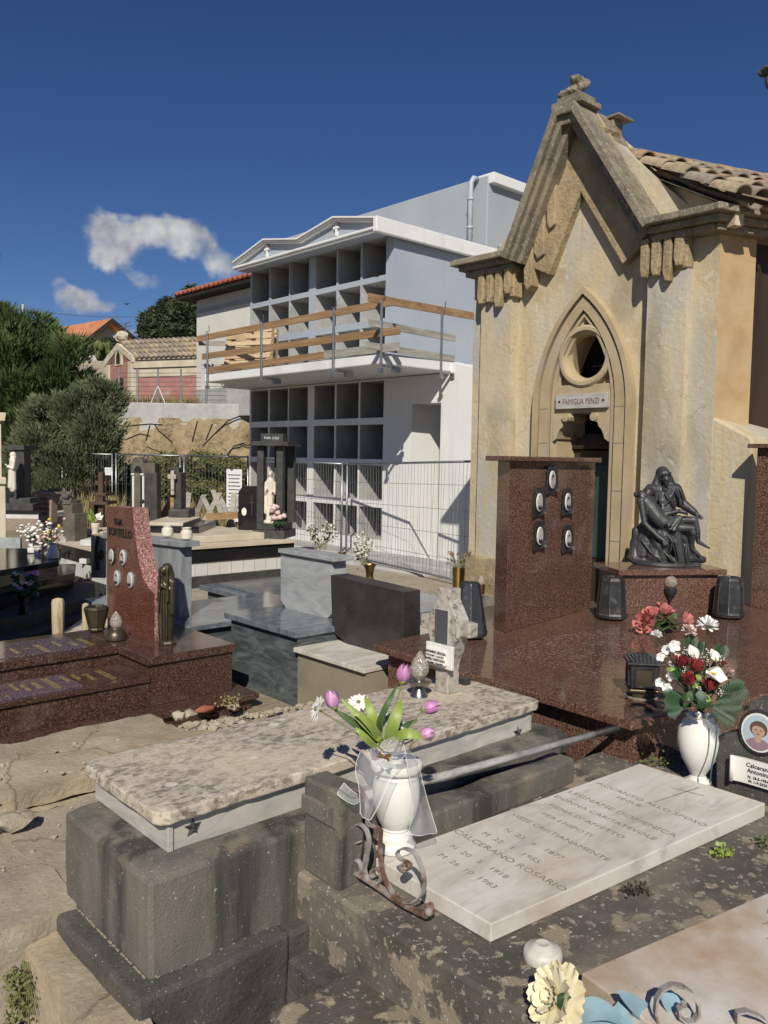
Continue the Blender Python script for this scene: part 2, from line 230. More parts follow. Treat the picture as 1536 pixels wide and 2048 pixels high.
M_petal_pink = mat('pale pink petal', [(.3, (.58, .36, .34)), (.7, (.74, .60, .56))], scale=20, rough=.6)
M_yellow = flat('yellow pistil', (.62, .46, .05), .6)
M_dryflower = flat('dried flower', (.24, .16, .10), .9)
M_deadweed = flat('dead weed', (.055, .045, .032), .9)
M_sprig = mat('pale sprig', [(.3, (.58, .56, .46)), (.7, (.75, .74, .66))], scale=30, rough=.8)
M_bark = mat('bark', [(.3, (.05, .035, .025)), (.7, (.12, .09, .065))], scale=8, rough=.95, stretch=(1, 1, .3), bump=.5, bscale=20)
M_photo_bg = flat('photo oval grey', (.45, .45, .43), .2, 0, .1)
M_photo_blue = flat('photo oval pale blue', (.42, .52, .58), .2, 0, .05)
M_skin = flat('photo skin', (.46, .30, .22), .3, 0, .08)
M_skin_bw = flat('photo skin grey', (.42, .41, .39), .3, 0, .08)
M_hair = flat('photo hair', (.03, .024, .02), .4)
M_hairbrown = flat('photo brown hair', (.12, .075, .05), .4)
M_suit = flat('photo dark clothing', (.015, .015, .017), .4)
M_offwhite = flat('off white stone statue', (.66, .60, .49), .7, 0, .12)
M_rustbrown = flat('rust brown painted stone', (.075, .038, .028), .6, 0, .2)
M_pinkstone = mat('pinkish tuff', [(.3, (.24, .18, .145)), (.7, (.34, .27, .22))], scale=40, rough=.9)
M_olivestone = mat('grey olive stone', [(.3, (.085, .075, .058)), (.7, (.15, .135, .105))], scale=7, detail=9, rough=.92, bump=.3, bscale=40, layers=[('NOISE', 3, .58, .68, (.22, .18, .11), .5)])
M_cream = mat('cream painted tomb', [(.3, (.46, .385, .27)), (.7, (.60, .54, .43))], scale=3, detail=9, rough=.85, layers=[('NOISE', 2.5, .58, .68, (.62, .59, .52), .6)])
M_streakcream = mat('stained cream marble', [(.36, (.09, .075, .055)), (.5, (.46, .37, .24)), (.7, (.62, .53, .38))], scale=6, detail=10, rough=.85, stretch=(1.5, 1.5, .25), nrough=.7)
M_tanwall = mat('tan cement face', [(.3, (.19, .165, .115)), (.5, (.245, .215, .155)), (.7, (.30, .265, .195))], scale=3, detail=9, rough=.9, layers=[('NOISE', 3, .56, .7, (.15, .13, .09), .5)], bump=.2, bscale=50)
M_straw = mat('dry grass', [(.3, (.15, .13, .045)), (.5, (.25, .20, .08)), (.7, (.36, .29, .13))], scale=2, rough=.9)
M_slatewhite = mat('white stone tiles', [(.3, (.52, .51, .48)), (.7, (.66, .645, .61))], scale=3, rough=.6)
M_sign = flat('white notice', (.72, .72, .72), .6, 0, .03)
M_plasticpipe = flat('grey pvc pipe', (.42, .46, .51), .45, 0, .05)
M_crossstone = mat('lichen speckled cement', [(.36, (.10, .085, .065)), (.46, (.36, .33, .28)), (.7, (.52, .49, .44))], scale=32, detail=10, rough=.9, nrough=.7, bump=.4, bscale=70, bdist=.004)
def leafmat(name, a, b, c):
    return mat(name, [(.32, a), (.5, b), (.7, c)], scale=1.1, detail=6, rough=.75)
M_fol_pine = leafmat('feathery dark foliage', (.034, .058, .014), (.072, .112, .030), (.13, .185, .058))
M_fol_olive = leafmat('grey green foliage', (.06, .075, .035), (.115, .138, .068), (.19, .215, .11))
M_fol_dark = leafmat('evergreen foliage', (.02, .030, .010), (.04, .056, .02), (.08, .10, .038))
M_fol_bush = leafmat('wild bush foliage', (.04, .058, .014), (.095, .115, .032), (.19, .18, .06))

# ------------------------------------------------------------------ mesh building
class MB:
    def __init__(s): s.v = []; s.f = []; s.T = Matrix.Identity(4)
    def add(s, vs, fs):
        n = len(s.v); s.v += [s.T @ Vector(p) for p in vs]; s.f += [tuple(i + n for i in f) for f in fs]; return s
    def box(s, x0, y0, z0, x1, y1, z1):
        return s.add([(x0, y0, z0), (x1, y0, z0), (x1, y1, z0), (x0, y1, z0), (x0, y0, z1), (x1, y0, z1), (x1, y1, z1), (x0, y1, z1)],
                     [(0, 3, 2, 1), (4, 5, 6, 7), (0, 1, 5, 4), (1, 2, 6, 5), (2, 3, 7, 6), (3, 0, 4, 7)])
    def slab(s, poly, z0, z1):                       # poly: (x,y) counter-clockwise
        n = len(poly); vs = [(p[0], p[1], z0) for p in poly] + [(p[0], p[1], z1) for p in poly]
        return s.add(vs, [tuple(range(n - 1, -1, -1)), tuple(range(n, 2 * n))] + [(i, (i + 1) % n, n + (i + 1) % n, n + i) for i in range(n)])
    def prism(s, pts, ext):                          # planar loop extruded by a vector
        n = len(pts); e = Vector(ext); vs = [Vector(p) for p in pts]; vs += [p + e for p in vs]
        return s.add(vs, [tuple(range(n - 1, -1, -1)), tuple(range(n, 2 * n))] + [(i, (i + 1) % n, n + (i + 1) % n, n + i) for i in range(n)])
    def lathe(s, prof, seg=24, c=(0, 0, 0), cap=True, sq=0):
        vs = []; fs = []; k = len(prof)
        for r, z in prof:
            for i in range(seg):
                a = 2 * math.pi * (i + .5 * (seg <= 8)) / seg; vs.append((c[0] + r * math.cos(a), c[1] + r * math.sin(a), c[2] + z))
        for j in range(k - 1):
            for i in range(seg):
                i2 = (i + 1) % seg; fs.append((j * seg + i, j * seg + i2, (j + 1) * seg + i2, (j + 1) * seg + i))
        if cap: fs.append(tuple(range(seg - 1, -1, -1))); fs.append(tuple((k - 1) * seg + i for i in range(seg)))
        return s.add(vs, fs)
    def tube(s, pts, r, seg=8, cap=True):
        pts = [Vector(p) for p in pts]; n = len(pts); rr = r if isinstance(r, (list, tuple)) else [r] * n
        vs = []; fs = []; ref = None
        for i, p in enumerate(pts):
            t = (pts[min(i + 1, n - 1)] - pts[max(i - 1, 0)]).normalized()
            if ref is None: ref = Vector((0, 0, 1)) if abs(t.z) < .9 else Vector((1, 0, 0))
            a = t.cross(ref)
            a = a.normalized() if a.length > 1e-6 else t.orthogonal().normalized()
            b = a.cross(t).normalized(); ref = b
            for k in range(seg):
                q = 2 * math.pi * k / seg; vs.append(p + a * math.cos(q) * rr[i] + b * math.sin(q) * rr[i])
        for i in range(n - 1):
            for k in range(seg):
                k2 = (k + 1) % seg; fs.append((i * seg + k, i * seg + k2, (i + 1) * seg + k2, (i + 1) * seg + k))
        if cap: fs.append(tuple(range(seg - 1, -1, -1))); fs.append(tuple((n - 1) * seg + k for k in range(seg)))
        return s.add(vs, fs)
    def ribbon(s, pts, wv, th):                      # flat bar following pts; wv = width vector, th = thickness
        pts = [Vector(p) for p in pts]; n = len(pts); w = Vector(wv) * .5; vs = []; fs = []
        for i, p in enumerate(pts):
            t = (pts[min(i + 1, n - 1)] - pts[max(i - 1, 0)]).normalized(); nn = t.cross(w).normalized() * th * .5
            vs += [p - w - nn, p + w - nn, p + w + nn, p - w + nn]
        for i in range(n - 1):
            for k in range(4):
                k2 = (k + 1) % 4; fs.append((i * 4 + k, i * 4 + k2, i * 4 + 4 + k2, i * 4 + 4 + k))
        fs += [(3, 2, 1, 0), tuple((n - 1) * 4 + k for k in range(4))]
        return s.add(vs, fs)
    def ball(s, c, r, seg=10, rings=6, sc=(1, 1, 1)):
        vs = [(c[0], c[1], c[2] - r * sc[2])]; fs = []
        for j in range(1, rings):
            a = -math.pi / 2 + math.pi * j / rings
            for i in range(seg):
                q = 2 * math.pi * i / seg; vs.append((c[0] + r * sc[0] * math.cos(a) * math.cos(q), c[1] + r * sc[1] * math.cos(a) * math.sin(q), c[2] + r * sc[2] * math.sin(a)))
        vs.append((c[0], c[1], c[2] + r * sc[2])); L = len(vs) - 1
        for i in range(seg):
            i2 = (i + 1) % seg; fs.append((0, 1 + i2, 1 + i)); fs.append((L, L - seg + i, L - seg + i2))
            for j in range(rings - 2): fs.append((1 + j * seg + i, 1 + j * seg + i2, 1 + (j + 1) * seg + i2, 1 + (j + 1) * seg + i))
        return s.add(vs, fs)
    def rock(s, c, r, sc=(1, 1, .7), seed=0, sub=2):
        bm = bmesh.new(); bmesh.ops.create_icosphere(bm, subdivisions=sub, radius=1)
        vs = []
        for v in bm.verts:
            p = v.co; k = 1 + .55 * noise.noise(p * 1.1 + Vector((seed * 7.3, seed * 1.7, 0))) + .2 * noise.noise(p * 3 + Vector((seed, 0, seed)))
            vs.append((c[0] + p.x * r * sc[0] * k, c[1] + p.y * r * sc[1] * k, c[2] + p.z * r * sc[2] * k))
        fs = [tuple(v.index for v in f.verts) for f in bm.faces]; bm.free(); return s.add(vs, fs)
WORLDM = {}
def _mesh(name, mb, m, inv, smooth, bevel, bseg=2):
    me = bpy.data.meshes.new(name); me.from_pydata([inv @ v for v in mb.v], [], mb.f)
    bm = bmesh.new(); bm.from_mesh(me); bmesh.ops.recalc_face_normals(bm, faces=bm.faces); bm.to_mesh(me); bm.free()
    me.materials.append(m)
    o = bpy.data.objects.new(name, me); COL.objects.link(o)
    if smooth:
        me.polygons.foreach_set('use_smooth', [True] * len(me.polygons))
        if smooth != True: me.set_sharp_from_angle(angle=rad(smooth))
    if bevel:
        bv = o.modifiers.new('bevel', 'BEVEL'); bv.width = bevel; bv.segments = bseg; bv.limit_method = 'ANGLE'; bv.angle_limit = rad(40)
    return o
def T(name, label, cat, loc=(0, 0, 0), rz=0, group=None):
    o = bpy.data.objects.new(name, None); COL.objects.link(o); o.empty_display_size = .1
    o.location = loc; o.rotation_euler = (0, 0, rz); o['label'] = label; o['category'] = cat
    if group: o['group'] = group
    WORLDM[o.name] = Matrix.Translation(Vector(loc)) @ Matrix.Rotation(rz, 4, 'Z'); return o
def Pt(name, mb, m, parent, smooth=False, bevel=0, local=False, label=None):
    w = WORLDM[parent.name]; inv = Matrix.Identity(4) if local else w.inverted()
    o = _mesh(name, mb, m, inv, smooth, bevel); o.parent = parent; WORLDM[o.name] = w
    if label: o['label'] = label
    return o
def One(name, label, cat, mb, m, smooth=False, bevel=0, group=None, kind=None):
    xs = [v.x for v in mb.v]; ys = [v.y for v in mb.v]; zs = [v.z for v in mb.v]
    c = Vector(((min(xs) + max(xs)) / 2, (min(ys) + max(ys)) / 2, min(zs)))
    o = _mesh(name, mb, m, Matrix.Translation(-c), smooth, bevel); o.location = c; WORLDM[o.name] = Matrix.Translation(c)
    if label: o['label'] = label
    if cat: o['category'] = cat
    if group: o['group'] = group
    if kind: o['kind'] = kind
    return o
def struct(name, mb, m, smooth=False, bevel=0): return One(name, None, None, mb, m, smooth, bevel, kind='structure')
def dup(root, loc, rz=0, label=None, scale=None):
    r = root.copy(); COL.objects.link(r); r.location = loc; r.rotation_euler = (0, 0, rz)
    if label: r['label'] = label
    if scale: r.scale = (scale,) * 3
    for ch in [c for c in root.children]:
        c = ch.copy(); COL.objects.link(c); c.parent = r
        for gch in ch.children:
            d = gch.copy(); COL.objects.link(d); d.parent = c
    return r
def frame(o, x, y):                                   # matrix with given x and y axes at o
    x = Vector(x).normalized(); y = Vector(y); y = (y - x * x.dot(y)).normalized(); z = x.cross(y)
    m_ = Matrix((x, y, z)).transposed().to_4x4(); m_.translation = o; return m_
def text(body, size, m, parent, org, xd, yd, ext=.002, name='lettering', align='CENTER', sx=1, bold=0):
    cu = bpy.data.curves.new('t', 'FONT'); cu.body = body; cu.size = size; cu.extrude = ext; cu.align_x = align; cu.resolution_u = 2; cu.offset = bold
    to = bpy.data.objects.new('t', cu); COL.objects.link(to)
    dg = bpy.context.evaluated_depsgraph_get(); me = bpy.data.meshes.new_from_object(to.evaluated_get(dg))
    bpy.data.objects.remove(to); bpy.data.curves.remove(cu)
    mm = frame(Vector(org), xd, yd); mb = MB(); mb.v = [mm @ Vector((v.co.x * sx, v.co.y, v.co.z)) for v in me.vertices]; mb.f = [tuple(p.vertices) for p in me.polygons]
    bpy.data.meshes.remove(me)
    return mb if parent is None else Pt(name, mb, m, parent)
def organic(items, voxel=.01, smooth=6):
    """one continuous skin grown over tapered limbs: items = (p0, p1, r0, r1[, flatten])"""
    mb = MB()
    for it in items:
        p0, p1, r0, r1 = Vector(it[0]), Vector(it[1]), it[2], it[3]
        n = max(2, int((p1 - p0).length / max(min(r0, r1) * .35, .003))); n = min(n, 40)
        sc = it[4] if len(it) > 4 else (1, 1, 1)
        for i in range(n + 1):
            t = i / n; mb.ball(p0.lerp(p1, t), r0 + (r1 - r0) * t, 10, 6, sc)
    me = bpy.data.meshes.new('o'); me.from_pydata(mb.v, [], mb.f); o = bpy.data.objects.new('o', me); COL.objects.link(o)
    r = o.modifiers.new('r', 'REMESH'); r.mode = 'VOXEL'; r.voxel_size = voxel
    s = o.modifiers.new('s', 'SMOOTH'); s.iterations = smooth; s.factor = .5
    dg = bpy.context.evaluated_depsgraph_get(); me2 = bpy.data.meshes.new_from_object(o.evaluated_get(dg)); bpy.data.objects.remove(o)
    out = MB(); out.v = [v.co.copy() for v in me2.vertices]; out.f = [tuple(p.vertices) for p in me2.polygons]; bpy.data.meshes.remove(me2)
    return out
def moved(mb, M):
    o = MB(); o.v = [M @ v for v in mb.v]; o.f = list(mb.f); return o
def roughen(mb, amp, sc, seed=0):
    for i, v in enumerate(mb.v):
        q = v * sc + Vector((seed, seed * 2.1, 0)); mb.v[i] = v + Vector((noise.noise(q), noise.noise(q + Vector((31, 0, 0))), noise.noise(q + Vector((0, 17, 0))))) * amp
    return mb
def gridbox(x0, y0, z0, x1, y1, z1, step=.06):
    """a block cut into a grid so that its faces and edges can be worn"""
    bm = bmesh.new(); bmesh.ops.create_cube(bm, size=1)
    for v in bm.verts: v.co = Vector(((x0 + x1) / 2 + v.co.x * (x1 - x0), (y0 + y1) / 2 + v.co.y * (y1 - y0), (z0 + z1) / 2 + v.co.z * (z1 - z0)))
    for ax, (a, b) in enumerate(((x0, x1), (y0, y1), (z0, z1))):
        n = max(1, int((b - a) / step))
        for i in range(1, n):
            c = [0, 0, 0]; c[ax] = a + (b - a) * i / n; nn = [0, 0, 0]; nn[ax] = 1
            bmesh.ops.bisect_plane(bm, geom=bm.verts[:] + bm.edges[:] + bm.faces[:], plane_co=c, plane_no=nn)
    bm.verts.index_update(); mb = MB(); mb.v = [v.co.copy() for v in bm.verts]; mb.f = [tuple(v.index for v in f.verts) for f in bm.faces]; bm.free(); return mb
# ================================================================== SETTING
def sstep(a, b, x):
    t = max(0, min(1, (x - a) / (b - a))); return t * t * (3 - 2 * t)
def ground_z(x, y):
    D = FWD.x * x + FWD.y * y; l = RGT.x * x + RGT.y * y
    z = -.72 * (1 - sstep(2.5, 3.1, y)) * sstep(7.5, 5.5, x) if x < 7.5 else 0
    if D > 25.6: z += 3.15 * sstep(25.6, 26.6, D)
    if D > 30: z += (D - 30) * .13 * sstep(30, 60, D) if D < 160 else 16.9
    z += .05 * noise.noise(Vector((x * .35, y * .35, 0))) + (.02 * noise.noise(Vector((x * 1.7, y * 1.7, 3))) if D < 30 else 0)
    if D > 40: z += 1.2 * noise.noise(Vector((x * .03, y * .03, 9)))
    return z
mb = MB()
def axis(a, b, fine0, fine1, fs):
    out = []; x = fine0
    while x < fine1: out.append(x); x += fs
    st = fs
    while x < b: out.append(x); st *= 1.22; x += st
    out.append(b); x = fine0 - fs; st = fs; pre = []
    while x > a: pre.append(x); st *= 1.22; x -= st
    pre.append(a); return pre[::-1] + out
ax = axis(-500, 900, -3, 24, .4); ay = axis(-500, 900, -3, 32, .4)
vs = [(x, y, ground_z(x, y) - .02) for y in ay for x in ax]; nx = len(ax)
mb.add(vs, [(j * nx + i, j * nx + i + 1, (j + 1) * nx + i + 1, (j + 1) * nx + i) for j in range(len(ay) - 1) for i in range(nx - 1)])
struct('ground', mb, M_earth, smooth=True)
# cemetery walks of grey cement between the graves
mb = MB(); mb.slab([(5.2, 5.7), (9.75, 5.7), (9.75, 11.2), (5.2, 11.2)], -.1, .025); struct('cement_path', mb, M_pave2, bevel=.01)
mb = MB(); mb.slab([(-3.5, -2), (.93, -2), (.97, 3.9), (-3.5, 3.9)], -.9, -.62); struct('lower_path', mb, M_pave2, bevel=.02)
# broken pavement beside the nearest grave, stepping down to the lower path
mb = gridbox(1.12, 2.985, -.3, 2.6, 3.76, .242, .09); roughen(mb, .010, 4, 8); struct('worn_pavement', mb, M_pave2, smooth=50)
mb = gridbox(-1.6, 2.84, -.1, 1.16, 3.74, .24, .04); roughen(mb, .014, 4); roughen(mb, .010, 13, 2); roughen(mb, .006, 30, 5); struct('worn_pavement', mb, M_pave2, smooth=50)
mb = gridbox(.96, 1.2, -.8, 1.1, 2.86, .16, .04); roughen(mb, .012, 5, 3); roughen(mb, .010, 16, 4); struct('worn_kerb', mb, M_pave, smooth=50)
mb = gridbox(-2.6, 2.1, -.8, .95, 2.86, -.25, .12); roughen(mb, .02, 3, 5)
struct('lower_step', mb, M_pave2, smooth=50)
bm = MB()
bm = gridbox(-1.2, 3.72, .262, 2.2, 4.4, .335, .045); roughen(bm, .02, 3, 1); roughen(bm, .012, 11, 2); roughen(bm, .007, 28, 3)
pl = [(-2.6, 3.79), (.2, 3.76), (.62, 3.70), (.86, 3.73), (1.0, 3.69), (1.9, 3.66), (2.4, 3.8), (2.0, 4.35), (1.45, 4.25), (.9, 4.45), (-2.6, 4.5)]
struct('broken_paving_slab', bm, M_pave, smooth=50)
# rubble bank between the two graves
mb = MB(); n = 110; m_ = 50; vs = []
for j in range(m_ + 1):
    for i in range(n + 1):
        x = -2.5 + 6.3 * i / n; y = 3.7 + 1.62 * j / m_
        z = .27 - .26 * sstep(4.15, 5.1, y) - .06 * sstep(2.0, 3.4, x) + .05 * noise.noise(Vector((x * 3, y * 3, 1))) + .035 * noise.noise(Vector((x * 8, y * 8, 4))) + .018 * noise.noise(Vector((x * 22, y * 22, 7)))
        vs.append((x, y, z - .03))
mb.add(vs, [(j * (n + 1) + i, j * (n + 1) + i + 1, (j + 1) * (n + 1) + i + 1, (j + 1) * (n + 1) + i) for j in range(m_) for i in range(n)])
struct('rubble_bank', mb, M_pave, smooth=True)
mb = MB(); rs = random.Random(3)
for k in range(1500):
    x = rs.uniform(-1.2, 3.5); y = rs.uniform(4.05, 5.08); r = rs.choice((.005, .007, .009, .012, .018, .028)); mb.rock((x, y, .27 - .26 * sstep(4.15, 5.1, y) - .06 * sstep(2, 3.4, x) + .01), r, (1.2, 1, .7), k, 1)
for k in range(260):
    x = rs.uniform(-.3, 1.9); y = rs.uniform(2.95, 4.2); r = rs.choice((.004, .006, .009, .013)); mb.rock((x, y, (.243 if y < 3.68 else .336) + r * .2), r, (1.2, 1, .7), k, 1)
One('gravel', None, None, mb, M_rubble, kind='stuff')
SL = ['pale angular stone below the red granite plinth, nearest the white lime patch', 'tall narrow pale stone standing up in the rubble', 'broad flat pale stone beside a weed in the rubble', 'small pale stone at the foot of the red granite plinth',
      'reddish broken brick lump among the rubble', 'brown lump of stone at the right end of the rubble', 'round stone nearest the dark green granite grave', 'rough concrete lump at the edge of the broken paving', 'small grey stone wedged in the kerb of the worn pavement']
for k, (u, v, z, r, sc) in enumerate(((180, 1480, .12, .055, (1.1, .9, .8)), (217, 1466, .12, .035, (.7, .7, 1.1)), (295, 1455, .12, .065, (1.4, .8, .6)), (358, 1432, .10, .04, (1, 1, .9)), (410, 1418, .08, .05, (1.6, .9, .5)), (466, 1412, .07, .045, (1.2, 1, .7)), (380, 1428, .1, .04, (1.1, 1, .8)), (25, 1640, .3, .055, (1.5, .9, .7)), (32, 1832, .2, .04, (1, 1, .8)))):
    mb = MB(); mb.rock(G(u, v, z), r, sc, k + 2, 2)
    One('rubble_stone', SL[k], 'stone', mb, M_redtile if k == 4 else (M_pave2 if k > 6 else M_rubble), smooth=40, group='loose stones in the rubble')
mb = MB()
for k in range(16):
    u = 10 + k * 17; v = 1500 - k * .6 + rs.uniform(-6, 6); mb.rock(G(u, v, .17) + Vector((0, 0, -.01)), rs.uniform(.05, .09), (1.4, 1, .25), k + 50, 2)
One('cement_patch', 'smear of white and grey set cement on the rubble below the red granite plinth', 'cement spill', mb, M_conc, smooth=True)

# far slope: marl bank and concrete retaining wall
mb = MB(); n = 70; m_ = 14; vs = []
a = PD(150, 845, 25.4); b = PD(640, 845, 25.2); a.z = b.z = 0
outn = Vector((-FWD.x, -FWD.y, 0))
for j in range(m_ + 1):
    for i in range(n + 1):
        t = i / n; p = a.lerp(b, t); h = -.4 + 3.3 * j / m_
        p = p + outn * (1.1 - .9 * (j / m_) ** 1.6 + .5 * noise.noise(Vector((t * 14, h * 1.4, 0))) + .22 * noise.noise(Vector((t * 50, h * 5, 2)))); p.z = h; vs.append(p)
mb.add(vs, [(j * (n + 1) + i, j * (n + 1) + i + 1, (j + 1) * (n + 1) + i + 1, (j + 1) * (n + 1) + i) for j in range(m_) for i in range(n)])
struct('marl_bank', mb, M_rock, smooth=True)
def viewbox(mb, u0, u1, D, z0, z1, th):
    p0 = PD(u0, 900, D); p1 = PD(u1, 900, D); d = (p1 - p0); d.z = 0; d.normalize(); nrm = Vector((-d.y, d.x, 0))
    if nrm.dot(FWD) < 0: nrm = -nrm
    q = [p0, p1, p1 + nrm * th, p0 + nrm * th]; mb.slab([(p.x, p.y) for p in q], z0, z1); return d, nrm
ZW = PD(380, 807, 25.2).z
t = T('retaining_wall', 'long grey concrete retaining wall above the crumbling earth bank', 'wall', PD(380, 900, 25.2) * 1)
mb = MB(); viewbox(mb, 150, 640, 25.2, ZW - .62, ZW, .4); Pt('wall', mb, M_conc, t, bevel=.03)
mb = MB(); viewbox(mb, 240, 640, 25.1, ZW - .95, ZW - .62, .3); Pt('footing', roughen(mb, .03, 2), M_conc, t, bevel=.03)
# loose black cables on the bank
for pts in (((508, 832), (480, 832), (455, 842), (435, 862), (405, 892)), ((508, 840), (478, 838), (450, 850), (430, 868)), ((258, 852), (300, 848), (325, 850)), ((310, 850), (318, 862), (345, 885)), ((395, 842), (388, 870), (384, 885)), ((425, 848), (412, 880)), ((300, 850), (292, 882)), ((250, 880), (280, 868), (300, 872))):
    mb = MB(); mb.tube([PD(u, v, 23.75) for u, v in pts], .02, 5); One('site_cable', 'black cable hanging loose over the earth bank below the concrete wall', 'cable', mb, M_dark, group='loose cables on the earth bank')

# ================================================================== COLUMBARIUM
X0 = 9.9
NY = [(10.92, 11.55), (11.60, 12.24), (12.29, 12.92), (13.13, 13.76), (13.79, 14.43), (14.49, 15.12)]
NZ = [(5.02, 5.68), (4.27, 4.92), (3.50, 4.15), (2.54, 3.19), (1.80, 2.42), (1.06, 1.69), (.37, .94)]
t = T('columbarium', 'new unfinished burial niche block with white gabled cornice and rows of empty openings', 'burial niches', (X0, 12.5, 0))
def front_sheet(ys, zs, holes, x):
    mb = MB(); idx = {}
    def V(y, z):
        if (y, z) not in idx: idx[(y, z)] = len(mb.v); mb.v.append(Vector((x, y, z)))
        return idx[(y, z)]
    for a, b in zip(ys, ys[1:]):
        for c, d in zip(zs, zs[1:]):
            if any(h[0] <= a and b <= h[1] and h[2] <= c and d <= h[3] for h in holes): continue
            mb.f.append((V(a, c), V(a, d), V(b, d), V(b, c)))
    return mb
def closed_body(ys, zs, holes, x, xb):
    mb = front_sheet(ys, zs, holes, x); y0, y1, z0, z1 = ys[0], ys[-1], zs[0], zs[-1]
    return mb.add([(x, y0, z0), (xb, y0, z0), (xb, y0, z1), (x, y0, z1), (x, y1, z0), (xb, y1, z0), (xb, y1, z1), (x, y1, z1)], [(0, 1, 2, 3), (4, 7, 6, 5), (1, 5, 6, 2), (3, 2, 6, 7)])
upz = sorted({3.36, 5.85} | {z for q in NZ[:3] for z in q}); upy = sorted({10.72, 15.18} | {y for q in NY for y in q})
hol = [(a, b, c, d) for a, b in NY for c, d in NZ[:3]]
Pt('wall', closed_body(upy, upz, hol, X0, 12.35), M_bluegrey, t, label='blue grey painted upper storey')
loz = sorted({-.1, 3.22, 2.75, .02} | {z for q in NZ[3:] for z in q}); loy = sorted({9.36, 15.18, 9.52, 10.2} | {y for q in NY for y in q})
hol2 = [(a, b, c, d) for a, b in NY for c, d in NZ[3:]]; DO = (9.52, 10.2, .02, 2.75)
Pt('wall', closed_body(loy, loz, hol2 + [DO], X0, 14.0), M_white, t, label='white painted lower storey')
mb = MB(); mb.prism([(X0, 9.358, 3.40), (X0, 8.0, 3.02), (X0, 8.0, -.1), (X0, 9.358, -.1)], (3.5, 0, 0)); Pt('wing_wall', mb, M_white, t, label='white wing wall with sloping top')
mb = MB(); mb.add([(X0, 9.52, .02), (X0, 10.2, .02), (X0, 10.2, 2.75), (X0, 9.52, 2.75), (12.6, 9.52, .02), (12.6, 10.2, .02), (12.6, 10.2, 2.75), (12.6, 9.52, 2.75)], [(0, 1, 5, 4), (1, 2, 6, 5), (2, 3, 7, 6), (3, 0, 4, 7), (4, 5, 6, 7)]); Pt('doorway', mb, M_white, t)
for r, (c, d) in enumerate(NZ):
    for (a, b) in NY:
        mb = MB(); D_ = 2.15; n = 4
        e = [rs.uniform(-.012, .012) for _ in range(4)]
        q = [(a, c), (b, c), (b, d), (a, d)]
        vs = [(X0, y, z) for y, z in q] + [(X0 + D_, y, z) for y, z in q]
        mb.add(vs, [(0, 4, 5, 1), (1, 5, 6, 2), (2, 6, 7, 3), (3, 7, 4, 0), (4, 7, 6, 5)])
        # ragged mortar at the mouth of the niche
        for k in range(7):
            y = rs.choice((a, b)); z = rs.uniform(c, d)
            mb.rock((X0 + .02, y + (-.004 if y == b else .004), z), rs.uniform(.012, .03), (.6, .45, 2.2), k + r * 9, 1)
        Pt('burial_niche', mb, M_conc, t)
# white cornice with two low gables and crosses
XC = 9.40
mb = MB(); mb.prism([(XC, 10.66, 5.60), (X0, 10.66, 5.72), (12.4, 10.66, 5.72), (12.4, 10.66, 5.80), (XC, 10.66, 5.70)], (0, 4.36, 0)); mb.prism([(X0, 15.02, 5.72), (12.4, 15.02, 5.72), (12.4, 15.02, 5.80), (X0, 15.02, 5.80)], (0, .2, 0)); mb.box(XC - .035, 10.652, 5.645, XC + .1, 15.04, 5.695); mb.box(XC - .045, 10.57, 5.595, 12.45, 10.665, 5.85); mb.box(9.89, 10.66, 5.725, 12.4, 10.75, 5.795); Pt('cornice', mb, M_white, t, bevel=.015)
gp = [(15.04, 5.80), (13.94, 6.07), (12.84, 5.885), (11.76, 6.07), (10.66, 5.855)]
mb = MB()
for (a, b) in zip(gp, gp[1:]):
    for k, (dx, z0, z1) in enumerate(((0, -.03, 0), (.03, -.055, -.03), (.06, -.08, -.055))):
        ya, yb = a[0], b[0]
        mb.prism([(XC - .04 + dx, ya, a[1] + z0), (XC - .04 + dx, yb, b[1] + z0), (XC - .04 + dx, yb, b[1] + z1), (XC - .04 + dx, ya, a[1] + z1)], (.5 - dx + .01 * k, 0, 0))
Pt('gable_moulding', mb, M_white, t, bevel=.004)
mb = MB(); mb.prism([(XC + .1, y, z - .05) for y, z in gp] + [(XC + .1, 10.67, 5.62), (XC + .1, 15.02, 5.62)], (.25, 0, 0)); Pt('gable_panel', mb, M_bluegrey, t)
for y, z in ((13.95, 5.74), (11.78, 5.75)):
    mb = MB(); mb.box(XC + .06, y - .022, z, XC + .10, y + .022, z + .21); mb.box(XC + .058, y - .075, z + .125, XC + .10, y + .075, z + .165)
    mb.box(XC + .055, y - .03, z + .19, XC + .10, y + .03, z + .215); Pt('cross', mb, M_white, t)
mb = MB(); mb.slab([(8.4, 9.35), (10.2, 9.30), (10.2, 15.35), (9.3, 15.35), (9.0, 14.5), (8.4, 14.5)], 3.235, 3.40); Pt('balcony_slab', roughen(mb, .012, 3), M_white, t, bevel=.02)
mb = MB(); mb.box(9.2, 8.6, -.1, 9.92, 15.4, .16); mb.box(8.95, 8.9, -.1, 9.22, 15.0, .07); Pt('base_step', roughen(mb, .01, 3), M_conc, t, bevel=.03)
mb = MB(); mb.tube([(12.2, 10.30, 5.80), (12.35, 10.30, 5.80), (12.45, 10.30, 5.68), (12.48, 10.30, 5.5), (12.48, 10.30, 3.2)], .055, 10); Pt('drainpipe', mb, M_plasticpipe, t, smooth=True)
